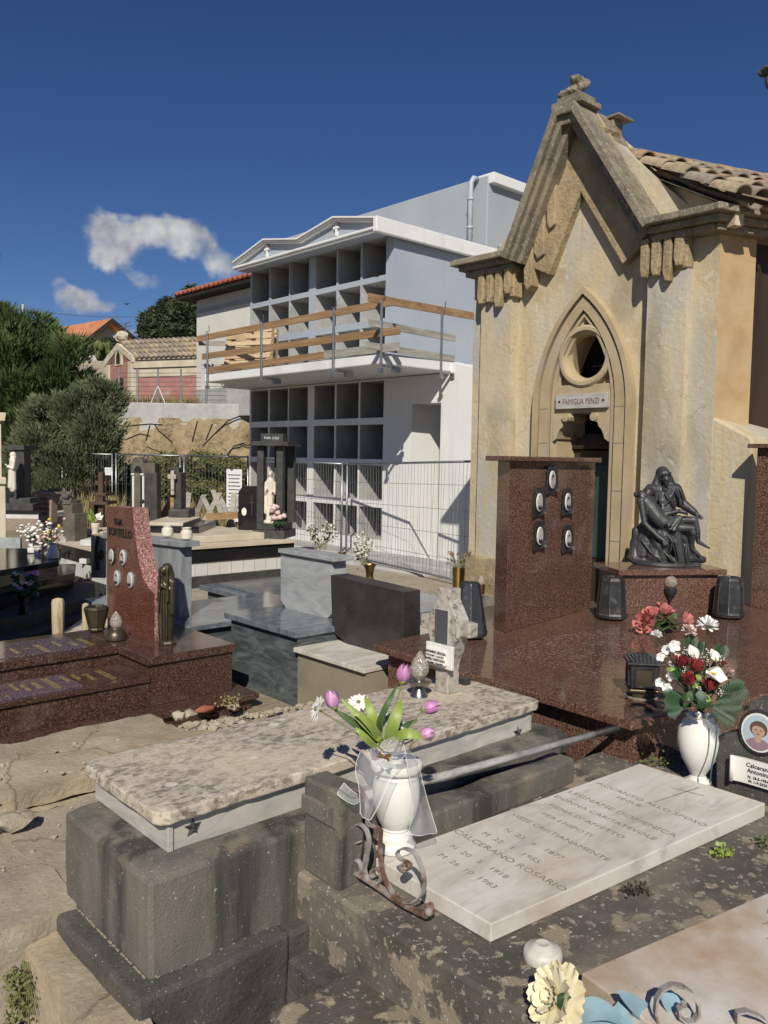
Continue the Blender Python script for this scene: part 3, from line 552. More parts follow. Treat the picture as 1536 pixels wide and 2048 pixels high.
# taller grey annex behind
t = T('annex_building', 'tall plain pale grey building with white parapet standing behind the niche block', 'building', (12.7, 12, 0))
mb = MB(); mb.slab([(12.6, 10.98), (18, 10.98), (18, 19), (12.6, 19)], -.1, 7.36); Pt('wall', mb, M_annex, t, bevel=.02)
mb = MB(); mb.box(12.62, 10.85, 7.20, 18.1, 11.3, 7.40); Pt('parapet', mb, M_white, t, bevel=.01)
mb = MB(); mb.tube([(12.58, 11.25, 7.33), (12.48, 11.25, 7.33), (12.44, 11.28, 7.24), (12.44, 11.28, 5.8)], .055, 10)
for z in (6.9, 6.35): mb.tube([(12.44, 11.28, z), (12.44, 11.28, z + .05)], .066, 10)
Pt('drainpipe', mb, M_plasticpipe, t, smooth=True)

# scaffold guard rail clamped to the balcony
t = T('guard_rail', 'temporary scaffold rail of brown and grey planks on steel posts round the white balcony', 'guard rail', (8.4, 12, 3.4))
for k, (x, y) in enumerate(((8.36, 14.3), (8.36, 12.46), (8.36, 10.43), (8.36, 9.30), (9.62, 9.27))):
    mb = MB(); mb.tube([(x, y, 3.12), (x, y, 4.17)], .021, 8); mb.tube([(x, y + .08, 4.19), (x, y - .07, 4.19), (x - .02, y - .08, 4.30)], .008, 5)
    mb.box(x - .03, y - .03, 3.10, x + .03, y + .03, 3.16)
    if k: mb.box(x + .01, y - .025, 3.19, x + .38, y + .025, 3.215); mb.box(x + .25, y - .04, 3.12, x + .4, y + .04, 3.20)
    Pt('post', mb, M_steel, t, smooth=40)
def plank(p, q, h, m): 
    p = Vector(p); q = Vector(q); d = (q - p).normalized(); nrm = Vector((-d.y, d.x, 0)).normalized() * .027
    mb = MB(); mb.prism([p + nrm * .5, q + nrm * .5, q + nrm * .5 + Vector((0, 0, h)), p + nrm * .5 + Vector((0, 0, h))], -nrm); Pt('plank', mb, m, t, bevel=.003)
XP = 8.395
plank((XP, 14.75, 4.04), (XP, 9.06, 4.06), .115, M_wood); plank((XP, 14.55, 3.68), (XP, 8.93, 3.63), .115, M_wood)
plank((XP, 14.35, 3.40), (XP, 10.7, 3.41), .115, M_wood); plank((XP + .002, 10.72, 3.41), (XP + .002, 8.95, 3.395), .125, M_woodgrey)
plank((8.10, 9.31, 4.11), (10.6, 9.31, 4.125), .12, M_wood); plank((8.12, 9.31, 3.76), (9.98, 9.31, 3.72), .105, M_woodgrey); plank((8.08, 9.31, 3.425), (9.96, 9.31, 3.40), .10, M_woodgrey)
plank((8.45, 14.8, 3.98), (8.9, 14.42, 3.98), .10, M_woodgrey); plank((8.45, 14.7, 3.52), (8.9, 14.42, 3.52), .10, M_woodgrey)
# pallets leaning on the balcony corner
def pallet(name, label, loc, rz, lean):
    p = T(name, label, 'pallet', loc, rz, 'wooden pallets on the balcony'); M = Matrix.Rotation(lean, 4, 'X')
    for i in range(7): mb = MB(); mb.box(-.5, -.012, .02 + i * .125, .5, .012, .10 + i * .125); Pt('slat', moved(mb, M), M_pallet, p, local=True)
    for i in (-.45, 0, .45): mb = MB(); mb.box(i - .05, .012, .02, i + .05, .10, .86); Pt('bearer', moved(mb, M), M_pallet, p, local=True)
    return p
pallet('wooden_pallet', 'pale wooden pallet leaning upright behind the guard rail planks', (8.75, 13.55, 3.40), rad(-65), rad(-7))
pallet('wooden_pallet', 'second pale pallet behind the front one at the left end of the balcony', (9.0, 13.75, 3.40), rad(-62), rad(-5))

# ================================================================== FAMILY CHAPEL
t = T('burial_chapel', 'old ochre gothic burial chapel with steep gable, pointed arch and round window', 'chapel', (7.25, 5.04, 0))
XF = 7.30; CYc = 5.0
AO = (CYc + .565 - .585, 0)
def arch_outline(c, hw, spring, apex, n=14, z0=0):
    pts = []                                          # from the right foot (low Y) over the apex to the left foot
    h = apex - spring
    Rr = (hw * hw + h * h) / (2 * hw)
    for i in range(n + 1):
        z = spring + h * i / n; off = hw - Rr; y = math.sqrt(max(0, Rr * Rr - (z - spring) ** 2)) + off; pts.append((c - y, z))
    L_ = [(2 * c - y, z) for y, z in pts[:-1]][::-1]
    return [(c - hw, z0)] + pts + L_ + [(c + hw, z0)]
def ringsheet(inner, outer, x, cy, cz, closed=True):
    """sheet between two outlines, matched by angle about (cy, cz)"""
    def hit(poly, a):
        d = (math.cos(a), math.sin(a)); best = None
        for (y0, z0), (y1, z1) in zip(poly, poly[1:] + poly[:1]):
            ey, ez = y1 - y0, z1 - z0; den = d[0] * ez - d[1] * ey
            if abs(den) < 1e-9: continue
            tt = ((y0 - cy) * ez - (z0 - cz) * ey) / den; s_ = ((y0 - cy) * d[1] - (z0 - cz) * d[0]) / den
            if tt > 0 and -1e-6 <= s_ <= 1 + 1e-6: best = tt if best is None else max(best, tt)
        return (cy + d[0] * best, cz + d[1] * best) if best else None
    angs = sorted({math.atan2(z - cz, y - cy) for y, z in inner + outer})
    mb = MB(); prev = None; first = None
    pr = [(hit(inner, a), hit(outer, a)) for a in angs]
    pr = [p for p in pr if p[0] and p[1]]
    vs = []
    for i_, o_ in pr: vs += [(x, *i_), (x, *o_)]
    n = len(pr); mb.add(vs, [(2 * i, 2 * i + 1, 2 * ((i + 1) % n) + 1, 2 * ((i + 1) % n)) for i in range(n)]); return mb
def sweep_arch(outl, out2, xa, xb):
    """solid band between two open outlines of equal length, from xa (front) to xb"""
    mb = MB(); n = len(outl); vs = []
    for (a, b) in zip(outl, out2): vs += [(xa, *a), (xa, *b), (xb, *b), (xb, *a)]
    fs = [];
    for i in range(n - 1):
        for k in range(4): k2 = (k + 1) % 4; fs.append((i * 4 + k, i * 4 + k2, i * 4 + 4 + k2, i * 4 + 4 + k))
    fs += [(0, 1, 2, 3), tuple((n - 1) * 4 + k for k in (3, 2, 1, 0))]
    return mb.add(vs, fs)
AC = 4.975
a_out = arch_outline(AC, .585, 2.38, 3.585); a_in = arch_outline(AC, .385, 2.42, 3.36)
facade = [(3.60, -.1), (6.49, -.1), (6.49, 4.0), (5.95, 4.0), (5.15, 5.34), (4.95, 5.34), (4.12, 4.0), (3.60, 4.0)]
Pt('facade_wall', ringsheet(a_out, [(y, max(z, 0)) for y, z in facade], XF, AC, 2.2), M_stucco, t)
ND = Vector((.94, -.342, 0)).normalized(); NO = Vector((ND.y, -ND.x, 0)); C0 = Vector((7.27, 3.60, 0))
def SD(s, o, z): return C0 + ND * s + NO * o + Vector((0, 0, z))
def sbox(mb, s0, s1, o0, o1, z0, z1): mb.prism([SD(s0, o0, z0), SD(s1, o0, z0), SD(s1, o1, z0), SD(s0, o1, z0)], (0, 0, z1 - z0))
mb = MB(); mb.add([(XF, 6.49, -.1), (11.8, 6.49, -.1), (11.8, 6.49, 4.0), (XF, 6.49, 4.0)], [(0, 1, 2, 3)]); Pt('side_wall', mb, M_stucco_side, t)
mb = MB(); sbox(mb, .30, 3.3, -.75, -.62, -.1, 3.98); Pt('side_wall', mb, M_stucco_side, t)
mb = MB(); sbox(mb, .421, 1.4, -.62, -.10, -.1, 3.87); Pt('recess_shade_panel', mb, M_doorwood_and_shade, t)  # dark brown panel added as the shade inside the side recess, not a door
mb = MB(); sbox(mb, 0, .42, -.7, .015, -.1, 3.97); Pt('side_pilaster', mb, M_stucco_side, t)
mb = MB(); sbox(mb, 3.2, 4.6, -.7, .015, -.1, 3.97); Pt('side_pilaster', mb, M_stucco_side, t)
# pilasters of the front
for a, b in ((5.87, 6.30), (3.84, 4.235)):
    mb = gridbox(7.17, a, -.1, 7.35, b, 3.66, .12); roughen(mb, .004, 6); Pt('pilaster', mb, M_stucco, t, smooth=40)
    mb = gridbox(7.06, a - .03, -.1, 7.40, b + .06, .74, .08); roughen(mb, .025, 7); Pt('pilaster_base', mb, M_tuff, t, smooth=50)
mb = gridbox(7.255, 3.585, -.1, 7.4, 3.86, 4.0, .15); Pt('corner_strip', roughen(mb, .004, 5), M_stucco, t, smooth=40)
mb = gridbox(7.27, 6.28, -.1, 7.4, 6.495, 4.0, .15); Pt('corner_strip', roughen(mb, .004, 5), M_stucco, t, smooth=40)
# buttress at the right corner
mb = MB(); mb.prism([(7.26, 3.62, -.1), (7.26, 3.28, -.1), (7.26, 3.22, 2.02), (7.26, 3.24, 2.08), (7.26, 3.62, 2.28)], (.95, 0, 0)); Pt('buttress', roughen(mb, .012, 4), M_stucco, t, bevel=.02)
# portal arch: flat ring with stepped mouldings
def band(h0, s0, p0, h1, s1, p1, xa, xb, name='arch_surround', m=M_arch): Pt(name, sweep_arch(arch_outline(AC, h0, s0, p0), arch_outline(AC, h1, s1, p1), xa, xb), m, t, smooth=35)
band(.59, 2.38, 3.60, .535, 2.39, 3.53, 7.19, 7.40, 'arch_hood', M_arch)
band(.535, 2.39, 3.53, .515, 2.39, 3.50, 7.245, 7.40, 'arch_hood', M_cornice)
band(.515, 2.39, 3.50, .40, 2.42, 3.37, 7.215, 7.40)
band(.40, 2.42, 3.37, .375, 2.42, 3.335, 7.255, 7.40, 'arch_roll', M_cornice)
band(.375, 2.42, 3.335, .345, 2.42, 3.30, 7.235, 7.45, 'arch_roll')
band(.345, 2.42, 3.30, .315, 2.43, 3.26, 7.275, 7.60, 'arch_roll')
# joints of the arch blocks
mb = MB()
for z in (.55, 1.05, 1.55, 2.02, 2.38):
    for s_ in (-1, 1):
        y0, y1 = AC + s_ * .40, AC + s_ * .515; mb.box(7.2125, min(y0, y1), z, 7.22, max(y0, y1), z + .008)
Pt('block_joint', mb, M_carve, t)
# tympanum with a round window
wc = (4.965, 2.905); wr = .235; N_ = 40
circ = [(wc[0] + wr * math.cos(2 * math.pi * i / N_), wc[1] + wr * math.sin(2 * math.pi * i / N_)) for i in range(N_)]
tym = [(y, z) for y, z in arch_outline(AC, .335, 2.42, 3.285, z0=2.36)]
Pt('tympanum', ringsheet(circ, tym, 7.33, wc[0], wc[1]), M_tuff, t)
mb = MB(); prof = [(.315, 7.335), (.315, 7.245), (.295, 7.225), (.262, 7.225), (.25, 7.26), (.235, 7.27), (.222, 7.29), (.214, 7.36)]
vs = []; fs = []
for r_, x_ in prof:
    for i in range(N_): a_ = 2 * math.pi * i / N_; vs.append((x_, wc[0] + r_ * math.cos(a_), wc[1] + r_ * math.sin(a_)))
for j in range(len(prof) - 1):
    for i in range(N_): i2 = (i + 1) % N_; fs.append((j * N_ + i, j * N_ + i2, (j + 1) * N_ + i2, (j + 1) * N_ + i))
mb.add(vs, fs); win = Pt('round_window', mb, M_arch, t, smooth=35)
mb = MB(); mb.tube([(7.7, wc[0] - .2, wc[1] - .05), (7.7, wc[0] + .2, wc[1] - .05)], .01, 6); Pt('window_bar', mb, M_rustred, win)
mb = MB(); mb.box(7.72, wc[0] - .4, 2.5, 7.75, wc[0] + .4, 3.4); Pt('window_backing', mb, M_dark, win)
# name plaque, corbels, recessed door
mb = MB(); mb.box(7.23, AC - .335, 2.365, 7.36, AC + .335, 2.60); Pt('lintel', roughen(gridbox(7.25, AC - .335, 2.33, 7.5, AC + .335, 2.62, .1), .005, 8), M_arch, t, smooth=40)
mb = MB(); mb.box(7.205, 4.655, 2.375, 7.249, 5.275, 2.525); pq = Pt('name_plaque', mb, M_marble_side, t, bevel=.004)
text('FAMIGLIA PENZI', .082, M_carve_pale, pq, (7.2035, 4.965, 2.42), (0, -1, 0), (0, 0, 1), .0015, sx=.74)
for y in (4.70, 5.225): mb = MB(); mb.ball((7.203, y, 2.45), .013, 8, 6, (.5, 1, 1)); Pt('plaque_stud', mb, M_dark, pq, smooth=True)
for s_ in (-1, 1):
    yb = AC + s_ * .335; mb = MB()
    prof = [(0, 2.33), (.20, 2.33), (.215, 2.29), (.20, 2.255), (.165, 2.24), (.13, 2.235), (.115, 2.19), (.085, 2.165), (.06, 2.12), (.045, 2.07), (0, 2.04)]
    mb.prism([(7.225, yb - s_ * d, z) for d, z in prof], (.3, 0, 0)); mb.tube([(7.20, yb - s_ * .165, 2.287), (7.5, yb - s_ * .165, 2.287)], .042, 14)
    mb.tube([(7.195, yb - s_ * .165, 2.287), (7.22, yb - s_ * .165, 2.287)], .02, 10); Pt('corbel', mb, M_arch, t, smooth=35)
    mb = MB(); mb.box(7.28, min(yb - s_ * .012, yb + s_ * .1), -.05, 7.98, max(yb - s_ * .012, yb + s_ * .1), 2.1); Pt('door_jamb', mb, M_arch, t)
mb = MB(); mb.box(7.9, AC - .4, -.05, 7.95, AC + .4, 2.6); Pt('door_backing', mb, M_dark, t)
mb = MB(); mb.box(7.58, AC - .30, .02, 7.63, AC + .30, 1.95); dr = Pt('door', mb, M_doorwood_and_shade, t)
mb = MB(); mb.box(7.562, AC - .26, .82, 7.58, AC + .26, 1.80); Pt('upper_panel', mb, M_door, dr, bevel=.004)
mb = MB(); mb.box(7.565, AC - .26, .08, 7.58, AC + .26, .74); Pt('lower_panel', mb, M_doorwood_and_shade, dr, bevel=.004)
mb = MB(); mb.box(7.54, AC - .31, 1.97, 7.63, AC + .31, 2.01); mb.box(7.55, AC - .24, 2.01, 7.63, AC + .24, 2.08); mb.box(7.555, AC - .19, 2.08, 7.63, AC + .19, 2.13); Pt('door_head', mb, M_doorwood_and_shade, dr)
# gable: raking coping, carved band, finial
XE = 6.95
PKl, PKr = (5.235, 5.33), (4.985, 5.36); FL, FR = (5.86, 3.99), (4.12, 4.02)
def rake(mb, A, B, d0, d1, xa, xb):
    d = Vector((0, B[0] - A[0], B[1] - A[1])).normalized(); nr = Vector((0, -d.z, d.y))
    if nr.z > 0: nr = -nr                              # towards the inside, below the slope
    p, q = Vector((xa, *A)), Vector((xa, *B)); mb.prism([p + nr * d0, q + nr * d0, q + nr * d1, p + nr * d1], (xb - xa, 0, 0))
for (A, B, nm) in ((FL, PKl, 'coping'), (PKr, FR, 'coping')):
    mb = MB(); rake(mb, A, B, 0, .075, XE, 7.62); rake(mb, A, B, .075, .13, XE + .05, 7.6); rake(mb, A, B, .13, .19, XE + .12, 7.58)
    Pt(nm, roughen(mb, .008, 6), M_cornice, t, bevel=.008)
mb = MB(); mb.box(XE, 4.97, 5.26, 7.62, 5.25, 5.345); mb.box(XE + .05, 4.98, 5.17, 7.6, 5.24, 5.26); Pt('coping_cap', roughen(mb, .006, 6), M_cornice, t, bevel=.012)
for (A, B) in ((FL, PKl), (PKr, FR)):
    mb = MB(); rake(mb, A, B, .19, .50, 7.205, 7.5)
    # pendant lobes of the arched corbel table
    d = Vector((0, B[0] - A[0], B[1] - A[1])); sgn = -1 if A is FL else 1
    si = -1 if A is FL else 1; foot, apex_ = (FL, PKl) if A is FL else (FR, PKr); dy_ = apex_[0] - foot[0]; dzz = apex_[1] - foot[1]; ln_ = math.hypot(dy_, dzz); vd = abs(ln_ / dy_)
    def zline(y, off): return foot[1] + dzz * (y - foot[0]) / dy_ - off * vd
    y = foot[0] + dy_ * .24
    for k in range(3 if A is FL else 0):
        w_ = dy_ * (.20 if k % 2 else .17); yA, yB = y, y + w_
        mb.prism([(7.165, yA, zline(yA, .185)), (7.165, yB, zline(yB, .185)), (7.165, yB, zline(yB, .36)), (7.165, yA + w_ * .35, zline(yB, .38)), (7.165, yA, zline(yB, .35))], (.2, 0, 0)); y = yB + dy_ * .035
    Pt('carved_band', roughen(mb, .016, 9), M_tuff, t, bevel=.012)
for s_, y0, y1 in ((1, 5.82, 6.31), (-1, 3.83, 4.30)):
    mb = gridbox(7.14, y0, 3.60, 7.4, y1, 4.0, .08)
    n_ = 4; w_ = (y1 - y0) / n_
    for k in range(n_):
        yc = y0 + w_ * (k + .5); lowz = 3.50 + .06 * ((k % 2) == 0) + (.06 if k in (0, 3) else 0)
        mb.prism([(7.085, yc - w_ * .36, 3.92), (7.085, yc - w_ * .36, lowz + .08), (7.085, yc - w_ * .2, lowz), (7.085, yc + w_ * .2, lowz), (7.085, yc + w_ * .36, lowz + .08), (7.085, yc + w_ * .36, 3.92)], (.2, 0, 0))
    Pt('carved_capital', roughen(mb, .018, 8), M_tuff, t, bevel=.012)
# eaves cornice, three steps
mb = MB()
for a, b in ((5.80, 6.60), (3.44, 4.17)):
    for dx, z0, z1 in ((0, 4.0, 4.07), (.07, 3.94, 4.0), (.13, 3.88, 3.94)):
        e0, e1 = (a, b - dx) if b > 5 else (a + dx, b); mb.box(XE + dx, e0, z0, 7.26 if b < 5 else 7.7, e1, z1)
for dy, z0, z1 in ((0, 4.001, 4.071), (.07, 3.941, 4.001), (.13, 3.881, 3.941)):
    sbox(mb, -.27 + dy, 4.7, -.75, .245 - dy, z0, z1)
Pt('eaves_cornice', roughen(mb, .012, 5), M_cornice, t, bevel=.012)
mb = MB(); mb.prism([(7.34, 3.75, 4.02), (7.34, 6.4, 4.02), (7.34, 5.2, 5.24), (7.34, 5.0, 5.24)], (.48, 0, 0)); Pt('gable_back', mb, M_stucco, t)
# finial
mb = MB(); c = (7.15, 5.11)
mb.box(c[0] - .17, c[1] - .19, 5.34, c[0] + .17, c[1] + .16, 5.40); mb.box(c[0] - .13, c[1] - .15, 5.40, c[0] + .13, c[1] + .13, 5.46)
mb.rock((c[0], c[1] + .02, 5.50), .12, (1, 1, .55), 4, 3); mb.rock((c[0], c[1] - .04, 5.60), .09, (1, .9, .9), 9, 3); mb.rock((c[0] + .03, c[1] + .07, 5.56), .06, (1, 1, .8), 2, 2)
Pt('finial', roughen(mb, .02, 11), M_cornice, t, bevel=.01)
mb = MB(); mb.box(7.5, 4.82, 5.325, 7.78, 5.02, 5.352); mb.box(7.52, 4.9, 5.15, 7.7, 5.1, 5.325); Pt('ridge_stone', roughen(mb, .012, 7), M_cornice, t, bevel=.012)
mb = MB(); rake(mb, (5.05, 5.27), (4.10, 4.07), .0, .14, 7.62, 7.78); Pt('parapet_slope', roughen(mb, .01, 4), M_stucco, t)
# tiled roof behind the gable
RP = Vector((7.25, 5.04, 4.90)); EO = 1.60; EDR = .86
def RF(s, f, up=0): return RP + ND * s + NO * (EO * f) + Vector((0, 0, -EDR * f + up))
mb = MB(); mb.add([RF(.35, 0), RF(5, 0), RF(5, 1), RF(.35, 1), RF(.35, 0) + Vector((0, 1.6, -1)), RF(5, 0) + Vector((.4, 2.4, -1))], [(0, 1, 2, 3), (0, 4, 5, 1)]); Pt('roof_deck', mb, M_cornice, t)
mb = MB(); mb.prism([RF(.46, 0, -.02), RF(.46, .98, -.03), Vector((*RF(.46, .98).xy, 3.9)), Vector((*RF(.46, 0).xy, 3.9))], ND * .1); Pt('roof_gable_wall', mb, M_stucco, t)
tiles = [MB(), MB(), MB()]
sl = NO * EO + Vector((0, 0, -EDR)); slen = sl.length; sd = sl.normalized(); nr = ND.cross(sd); nr = nr if nr.z > 0 else -nr
def tile(mb, s, s0, L_, w, arch, lift, jit):
    seg = 8; vs = []; fs = []
    for e in (0, 1):
        r_ = w * (.5 if e else .40) if arch else w * (.42 if e else .5)
        s_ = s0 + L_ * e
        for i in range(seg + 1):
            a_ = math.pi * i / seg
            for th in (0, .015):
                rr = r_ - th
                off = nr * (math.sin(a_) * rr * (.85 if arch else -.5) + lift + (.03 if e and arch else 0) + jit[0])
                vs.append(RP + ND * (s + math.cos(a_) * rr + jit[1] * e) + sd * s_ + off)
    k = (seg + 1) * 2
    for i in range(seg):
        a, b = i * 2, i * 2 + 2
        fs += [(a, b, k + b, k + a), (a + 1, k + a + 1, k + b + 1, b + 1), (k + a, k + b, k + b + 1, k + a + 1), (a, a + 1, b + 1, b)]
    mb.add(vs, fs)
rt = random.Random(11); x = .42
while x < 4.9:
    for k in range(5):
        s0 = slen * k / 5 - .02; L_ = slen / 5 + .07
        tile(rt.choice(tiles), x, s0 + rt.uniform(-.025, .025), L_, .20, True, .07, (rt.uniform(-.01, .02), rt.uniform(-.025, .025)))
        tile(rt.choice(tiles), x + .115, s0 + .05, L_, .20, False, .05, (rt.uniform(-.006, .006), rt.uniform(-.012, .012)))
    x += .23
for k in range(14):
    a_ = RP + ND * (.3 + k * .34); mbk = rt.choice(tiles); mbk.tube([a_ + Vector((0, 0, .05)), a_ + ND * .38 + Vector((0, 0, .065))], [.125, .105], 12)
for mb, m in zip(tiles, M_tile): Pt('roof_tiles', mb, m, t, smooth=50)

# ================================================================== BUILDINGS FURTHER OFF
# white house with terracotta roof
t = T('white_house', 'plain off white house with terracotta roof behind the niche block', 'house', PD(450, 900, 27))
hp = PD(393, 806, 27); hx, hy, hz = hp
mb = MB(); mb.slab([(hx, hy), (hx + 6, hy), (hx + 6, hy + .01), (hx, hy + .01)], 0, 1) ; mb = MB()
hd = (PD(560, 806, 23.6) - PD(393, 806, 27)); hd.z = 0; hd.normalize(); hn = Vector((-hd.y, hd.x, 0)); hn = hn if hn.dot(FWD) > 0 else -hn
def hq(a, b): return hp + hd * a + hn * b
def hbox(mb, a0, b0, z0, a1, b1, z1): q = [hq(a0, b0), hq(a1, b0), hq(a1, b1), hq(a0, b1)]; mb.slab([(p.x, p.y) for p in q], z0, z1)
ez = 6.75
mb = MB(); hbox(mb, 0, 0, hz - .3, 8, 7, ez); Pt('wall', mb, M_houseplaster, t)
mb = MB(); hbox(mb, -.02, -.03, hz - .5, 8, 0, hz + .42); Pt('plinth', mb, M_conc, t)
mb = MB(); hbox(mb, 0, -.05, ez - .42, 8, 0, ez - .30); Pt('string_course', mb, M_conc, t)
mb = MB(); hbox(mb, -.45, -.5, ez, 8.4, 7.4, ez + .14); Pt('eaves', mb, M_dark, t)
mb = MB(); e0 = ez + .14; c_ = [hq(-.5, -.55), hq(8.4, -.55), hq(8.4, 7.5), hq(-.5, 7.5), hq(2.6, 3.4), hq(8.4, 3.4)]
vs = [Vector((p.x, p.y, e0)) for p in c_[:4]] + [Vector((p.x, p.y, e0 + 1.25)) for p in c_[4:]]
mb.add(vs, [(0, 1, 5, 4), (3, 4, 5, 2), (0, 4, 3), (0, 3, 2, 1), (1, 2, 5)])
rf = Pt('roof', mb, M_redtile, t)
mb = MB()
for k in range(34):
    p = vs[0].lerp(vs[1], (k + .5) / 34); 
    f = (k + .5) / 34; top = vs[4].lerp(vs[5], max(0, (f * 8.9 - 3.1) / 5.8)) if f * 8.9 > 3.1 else vs[0].lerp(vs[4], f * 8.9 / 3.1)
    mb.tube([p + Vector((0, 0, .03)), top + Vector((0, 0, .03))], .085, 6)
Pt('roof_tiles', mb, M_redtile, rf, smooth=True)
# pink chapel
t = T('pink_chapel', 'small faded pink chapel with cracked gable front and old barrel tiles', 'chapel', PD(300, 800, 29))
pc = PD(264, 800, 28.4); pz = PD(264, 812, 28.4).z - .3
pdv = (PD(500, 800, 26.6) - pc); pdv.z = 0; pdv.normalize()
pn = (PD(216, 800, 30.0) - pc); pn.z = 0; fw = pn.length; pn.normalize()
def pq_(a, b, z): p = pc + pdv * a + pn * b; return Vector((p.x, p.y, z))
ze = PD(264, 722, 28.4).z; zp = PD(240, 686, 29.2).z
mb = MB(); mb.prism([pq_(0, 0, pz), pq_(0, fw, pz), pq_(0, fw, ze), pq_(0, fw / 2, zp - .15), pq_(0, 0, ze)], pdv * 6); Pt('wall', mb, M_pink, t)
mb = MB()
for b0, b1 in ((-.06, .22), (fw - .22, fw + .06)): mb.prism([pq_(-.08, b0, pz), pq_(-.08, b1, pz), pq_(-.08, b1, ze), pq_(-.08, b0, ze)], pdv * .3)
mb.prism([pq_(-.1, -.2, ze - .05), pq_(-.1, fw / 2, zp - .22), pq_(-.1, fw / 2, zp - .02), pq_(-.1, -.2, ze + .18)], pdv * .35)
mb.prism([pq_(-.101, fw + .2, ze - .05), pq_(-.101, fw / 2, zp - .22), pq_(-.101, fw / 2, zp - .02), pq_(-.101, fw + .2, ze + .18)], pdv * .35)
mb.prism([pq_(.0, -.16, ze - .25), pq_(.0, 0.0, ze - .25), pq_(.0, 0, ze + .05), pq_(.0, -.16, ze + .05)], pdv * 6)
mb.prism([pq_(.25, -.05, ze - .55), pq_(.25, 0.0, ze - .55), pq_(.25, 0, ze - .25), pq_(.25, -.05, ze - .25)], pdv * 5.7)
Pt('stone_trim', roughen(mb, .03, 2), M_cream, t)
mb = MB(); dz_ = pz + 1.25
mb.prism([pq_(-.03, fw * .34, pz), pq_(-.03, fw * .66, pz), pq_(-.03, fw * .66, dz_), pq_(-.03, fw * .5, dz_ + .1), pq_(-.03, fw * .34, dz_)], pdv * .1); Pt('door', mb, M_dark, t)
mb = MB(); mb.prism([pq_(-.06, fw * .36, dz_ + .5), pq_(-.06, fw * .64, dz_ + .5), pq_(-.06, fw * .64, dz_ + .9), pq_(-.06, fw * .5, dz_ + 1.25), pq_(-.06, fw * .36, dz_ + .9)], pdv * .08)
pwn = Pt('window_surround', mb, M_cream, t)
mb = MB(); mb.prism([pq_(-.075, fw * .43, dz_ + .55), pq_(-.075, fw * .57, dz_ + .55), pq_(-.075, fw * .57, dz_ + .85), pq_(-.075, fw * .5, dz_ + 1.02), pq_(-.075, fw * .43, dz_ + .85)], pdv * .03); Pt('pane', mb, M_dark, pwn)
mb = MB(); A0, A1, Bp0, Bp1 = pq_(0, -.3, ze), pq_(6, -.3, ze), pq_(0, fw / 2, zp), pq_(6, fw / 2, zp); C0, C1 = pq_(0, fw + .3, ze), pq_(6, fw + .3, ze)
mb.add([A0, A1, Bp1, Bp0, C0, C1], [(0, 1, 2, 3), (3, 2, 5, 4), (0, 3, 4), (1, 5, 2), (0, 4, 5, 1)]); rf = Pt('roof', mb, M_tile[2], t)
tl = [MB(), MB()]
for k in range(30):
    for j in range(4):
        p = A0.lerp(A1, (k + .5) / 30); q = Bp0.lerp(Bp1, (k + .5) / 30); a_ = p.lerp(q, j / 4); b_ = p.lerp(q, (j + 1.15) / 4)
        tl[rt.randrange(2)].tube([a_ + Vector((0, 0, .09)), b_ + Vector((0, 0, .02))], [.085, .07], 6)
for q_, m in zip(tl, (M_tile[0], M_tile[2])): Pt('roof_tiles', q_, m, rf, smooth=True)
mb = MB(); mb.rock(pq_(.1, fw / 2, zp + .2), .22, (1, 1, .9), 3, 2); Pt('finial', mb, M_cream, t)
# red roofed house on the hill
t = T('hill_house', 'distant house with broad orange tiled roof behind the dark tree', 'house', PD(180, 690, 60))
A = PD(150, 690, 60); gw = PD(207, 640, 60)
hA, hB = PD(160, 690, 60), PD(252, 690, 60)
mb = MB(); dpt = (PD(45, 660, 68) - PD(207, 660, 60)); dpt.z = 0
zb = hA.z - 4; rz_ = PD(207, 640, 60).z; ezz = PD(165, 684, 60).z
mid = (hA + hB) / 2
mb.prism([Vector((hA.x, hA.y, zb)), Vector((hB.x, hB.y, zb)), Vector((hB.x, hB.y, ezz)), Vector((mid.x, mid.y, rz_ - .25)), Vector((hA.x, hA.y, ezz))], dpt); Pt('wall', mb, M_conc, t)
ov = (hA - hB).normalized() * .7; fo = -dpt.normalized() * 1.2
mb = MB(); 
L0 = Vector((hA.x, hA.y, ezz - .25)) + ov + fo; L1 = L0 + dpt - fo; R0_ = Vector((hB.x, hB.y, ezz - .25)) - ov + fo; R1_ = R0_ + dpt - fo; P0 = Vector((mid.x, mid.y, rz_)) + fo; P1 = P0 + dpt - fo
mb.add([L0, L1, P1, P0], [(0, 1, 2, 3)]); up_ = Vector((0, 0, -.22)); mb.add([L0 + up_, L1 + up_, P1 + up_, P0 + up_], [(0, 3, 2, 1)])
mb.add([R0_, R1_, P1, P0], [(0, 3, 2, 1)]); mb.add([R0_ + up_, R1_ + up_, P1 + up_, P0 + up_], [(0, 1, 2, 3)])
rf = Pt('roof', mb, M_orangetile, t)
mb = MB(); mb.prism([L0, P0, P0 + up_ * 1.3, L0 + up_ * 1.3], fo.normalized() * .08); mb.prism([R0_, P0, P0 + up_ * 1.3, R0_ + up_ * 1.3], fo.normalized() * .08); Pt('verge', mb, M_dark, rf)
mb = MB(); ch = L0.lerp(P1, .45) + Vector((0, 0, .1)); mb.box(ch.x - .25, ch.y - .25, ch.z - .3, ch.x + .25, ch.y + .25, ch.z + .4); Pt('chimney', mb, M_houseplaster, rf)
# wall of rough plaster between tree and pink chapel
mb = MB(); viewbox(mb, 130, 222, 31, 2.6, PD(180, 722, 31).z, .3); One('old_wall', 'low weathered cement wall between the dark tree and the pink chapel', 'wall', roughen(mb, .05, 1), M_pave2, bevel=.03)
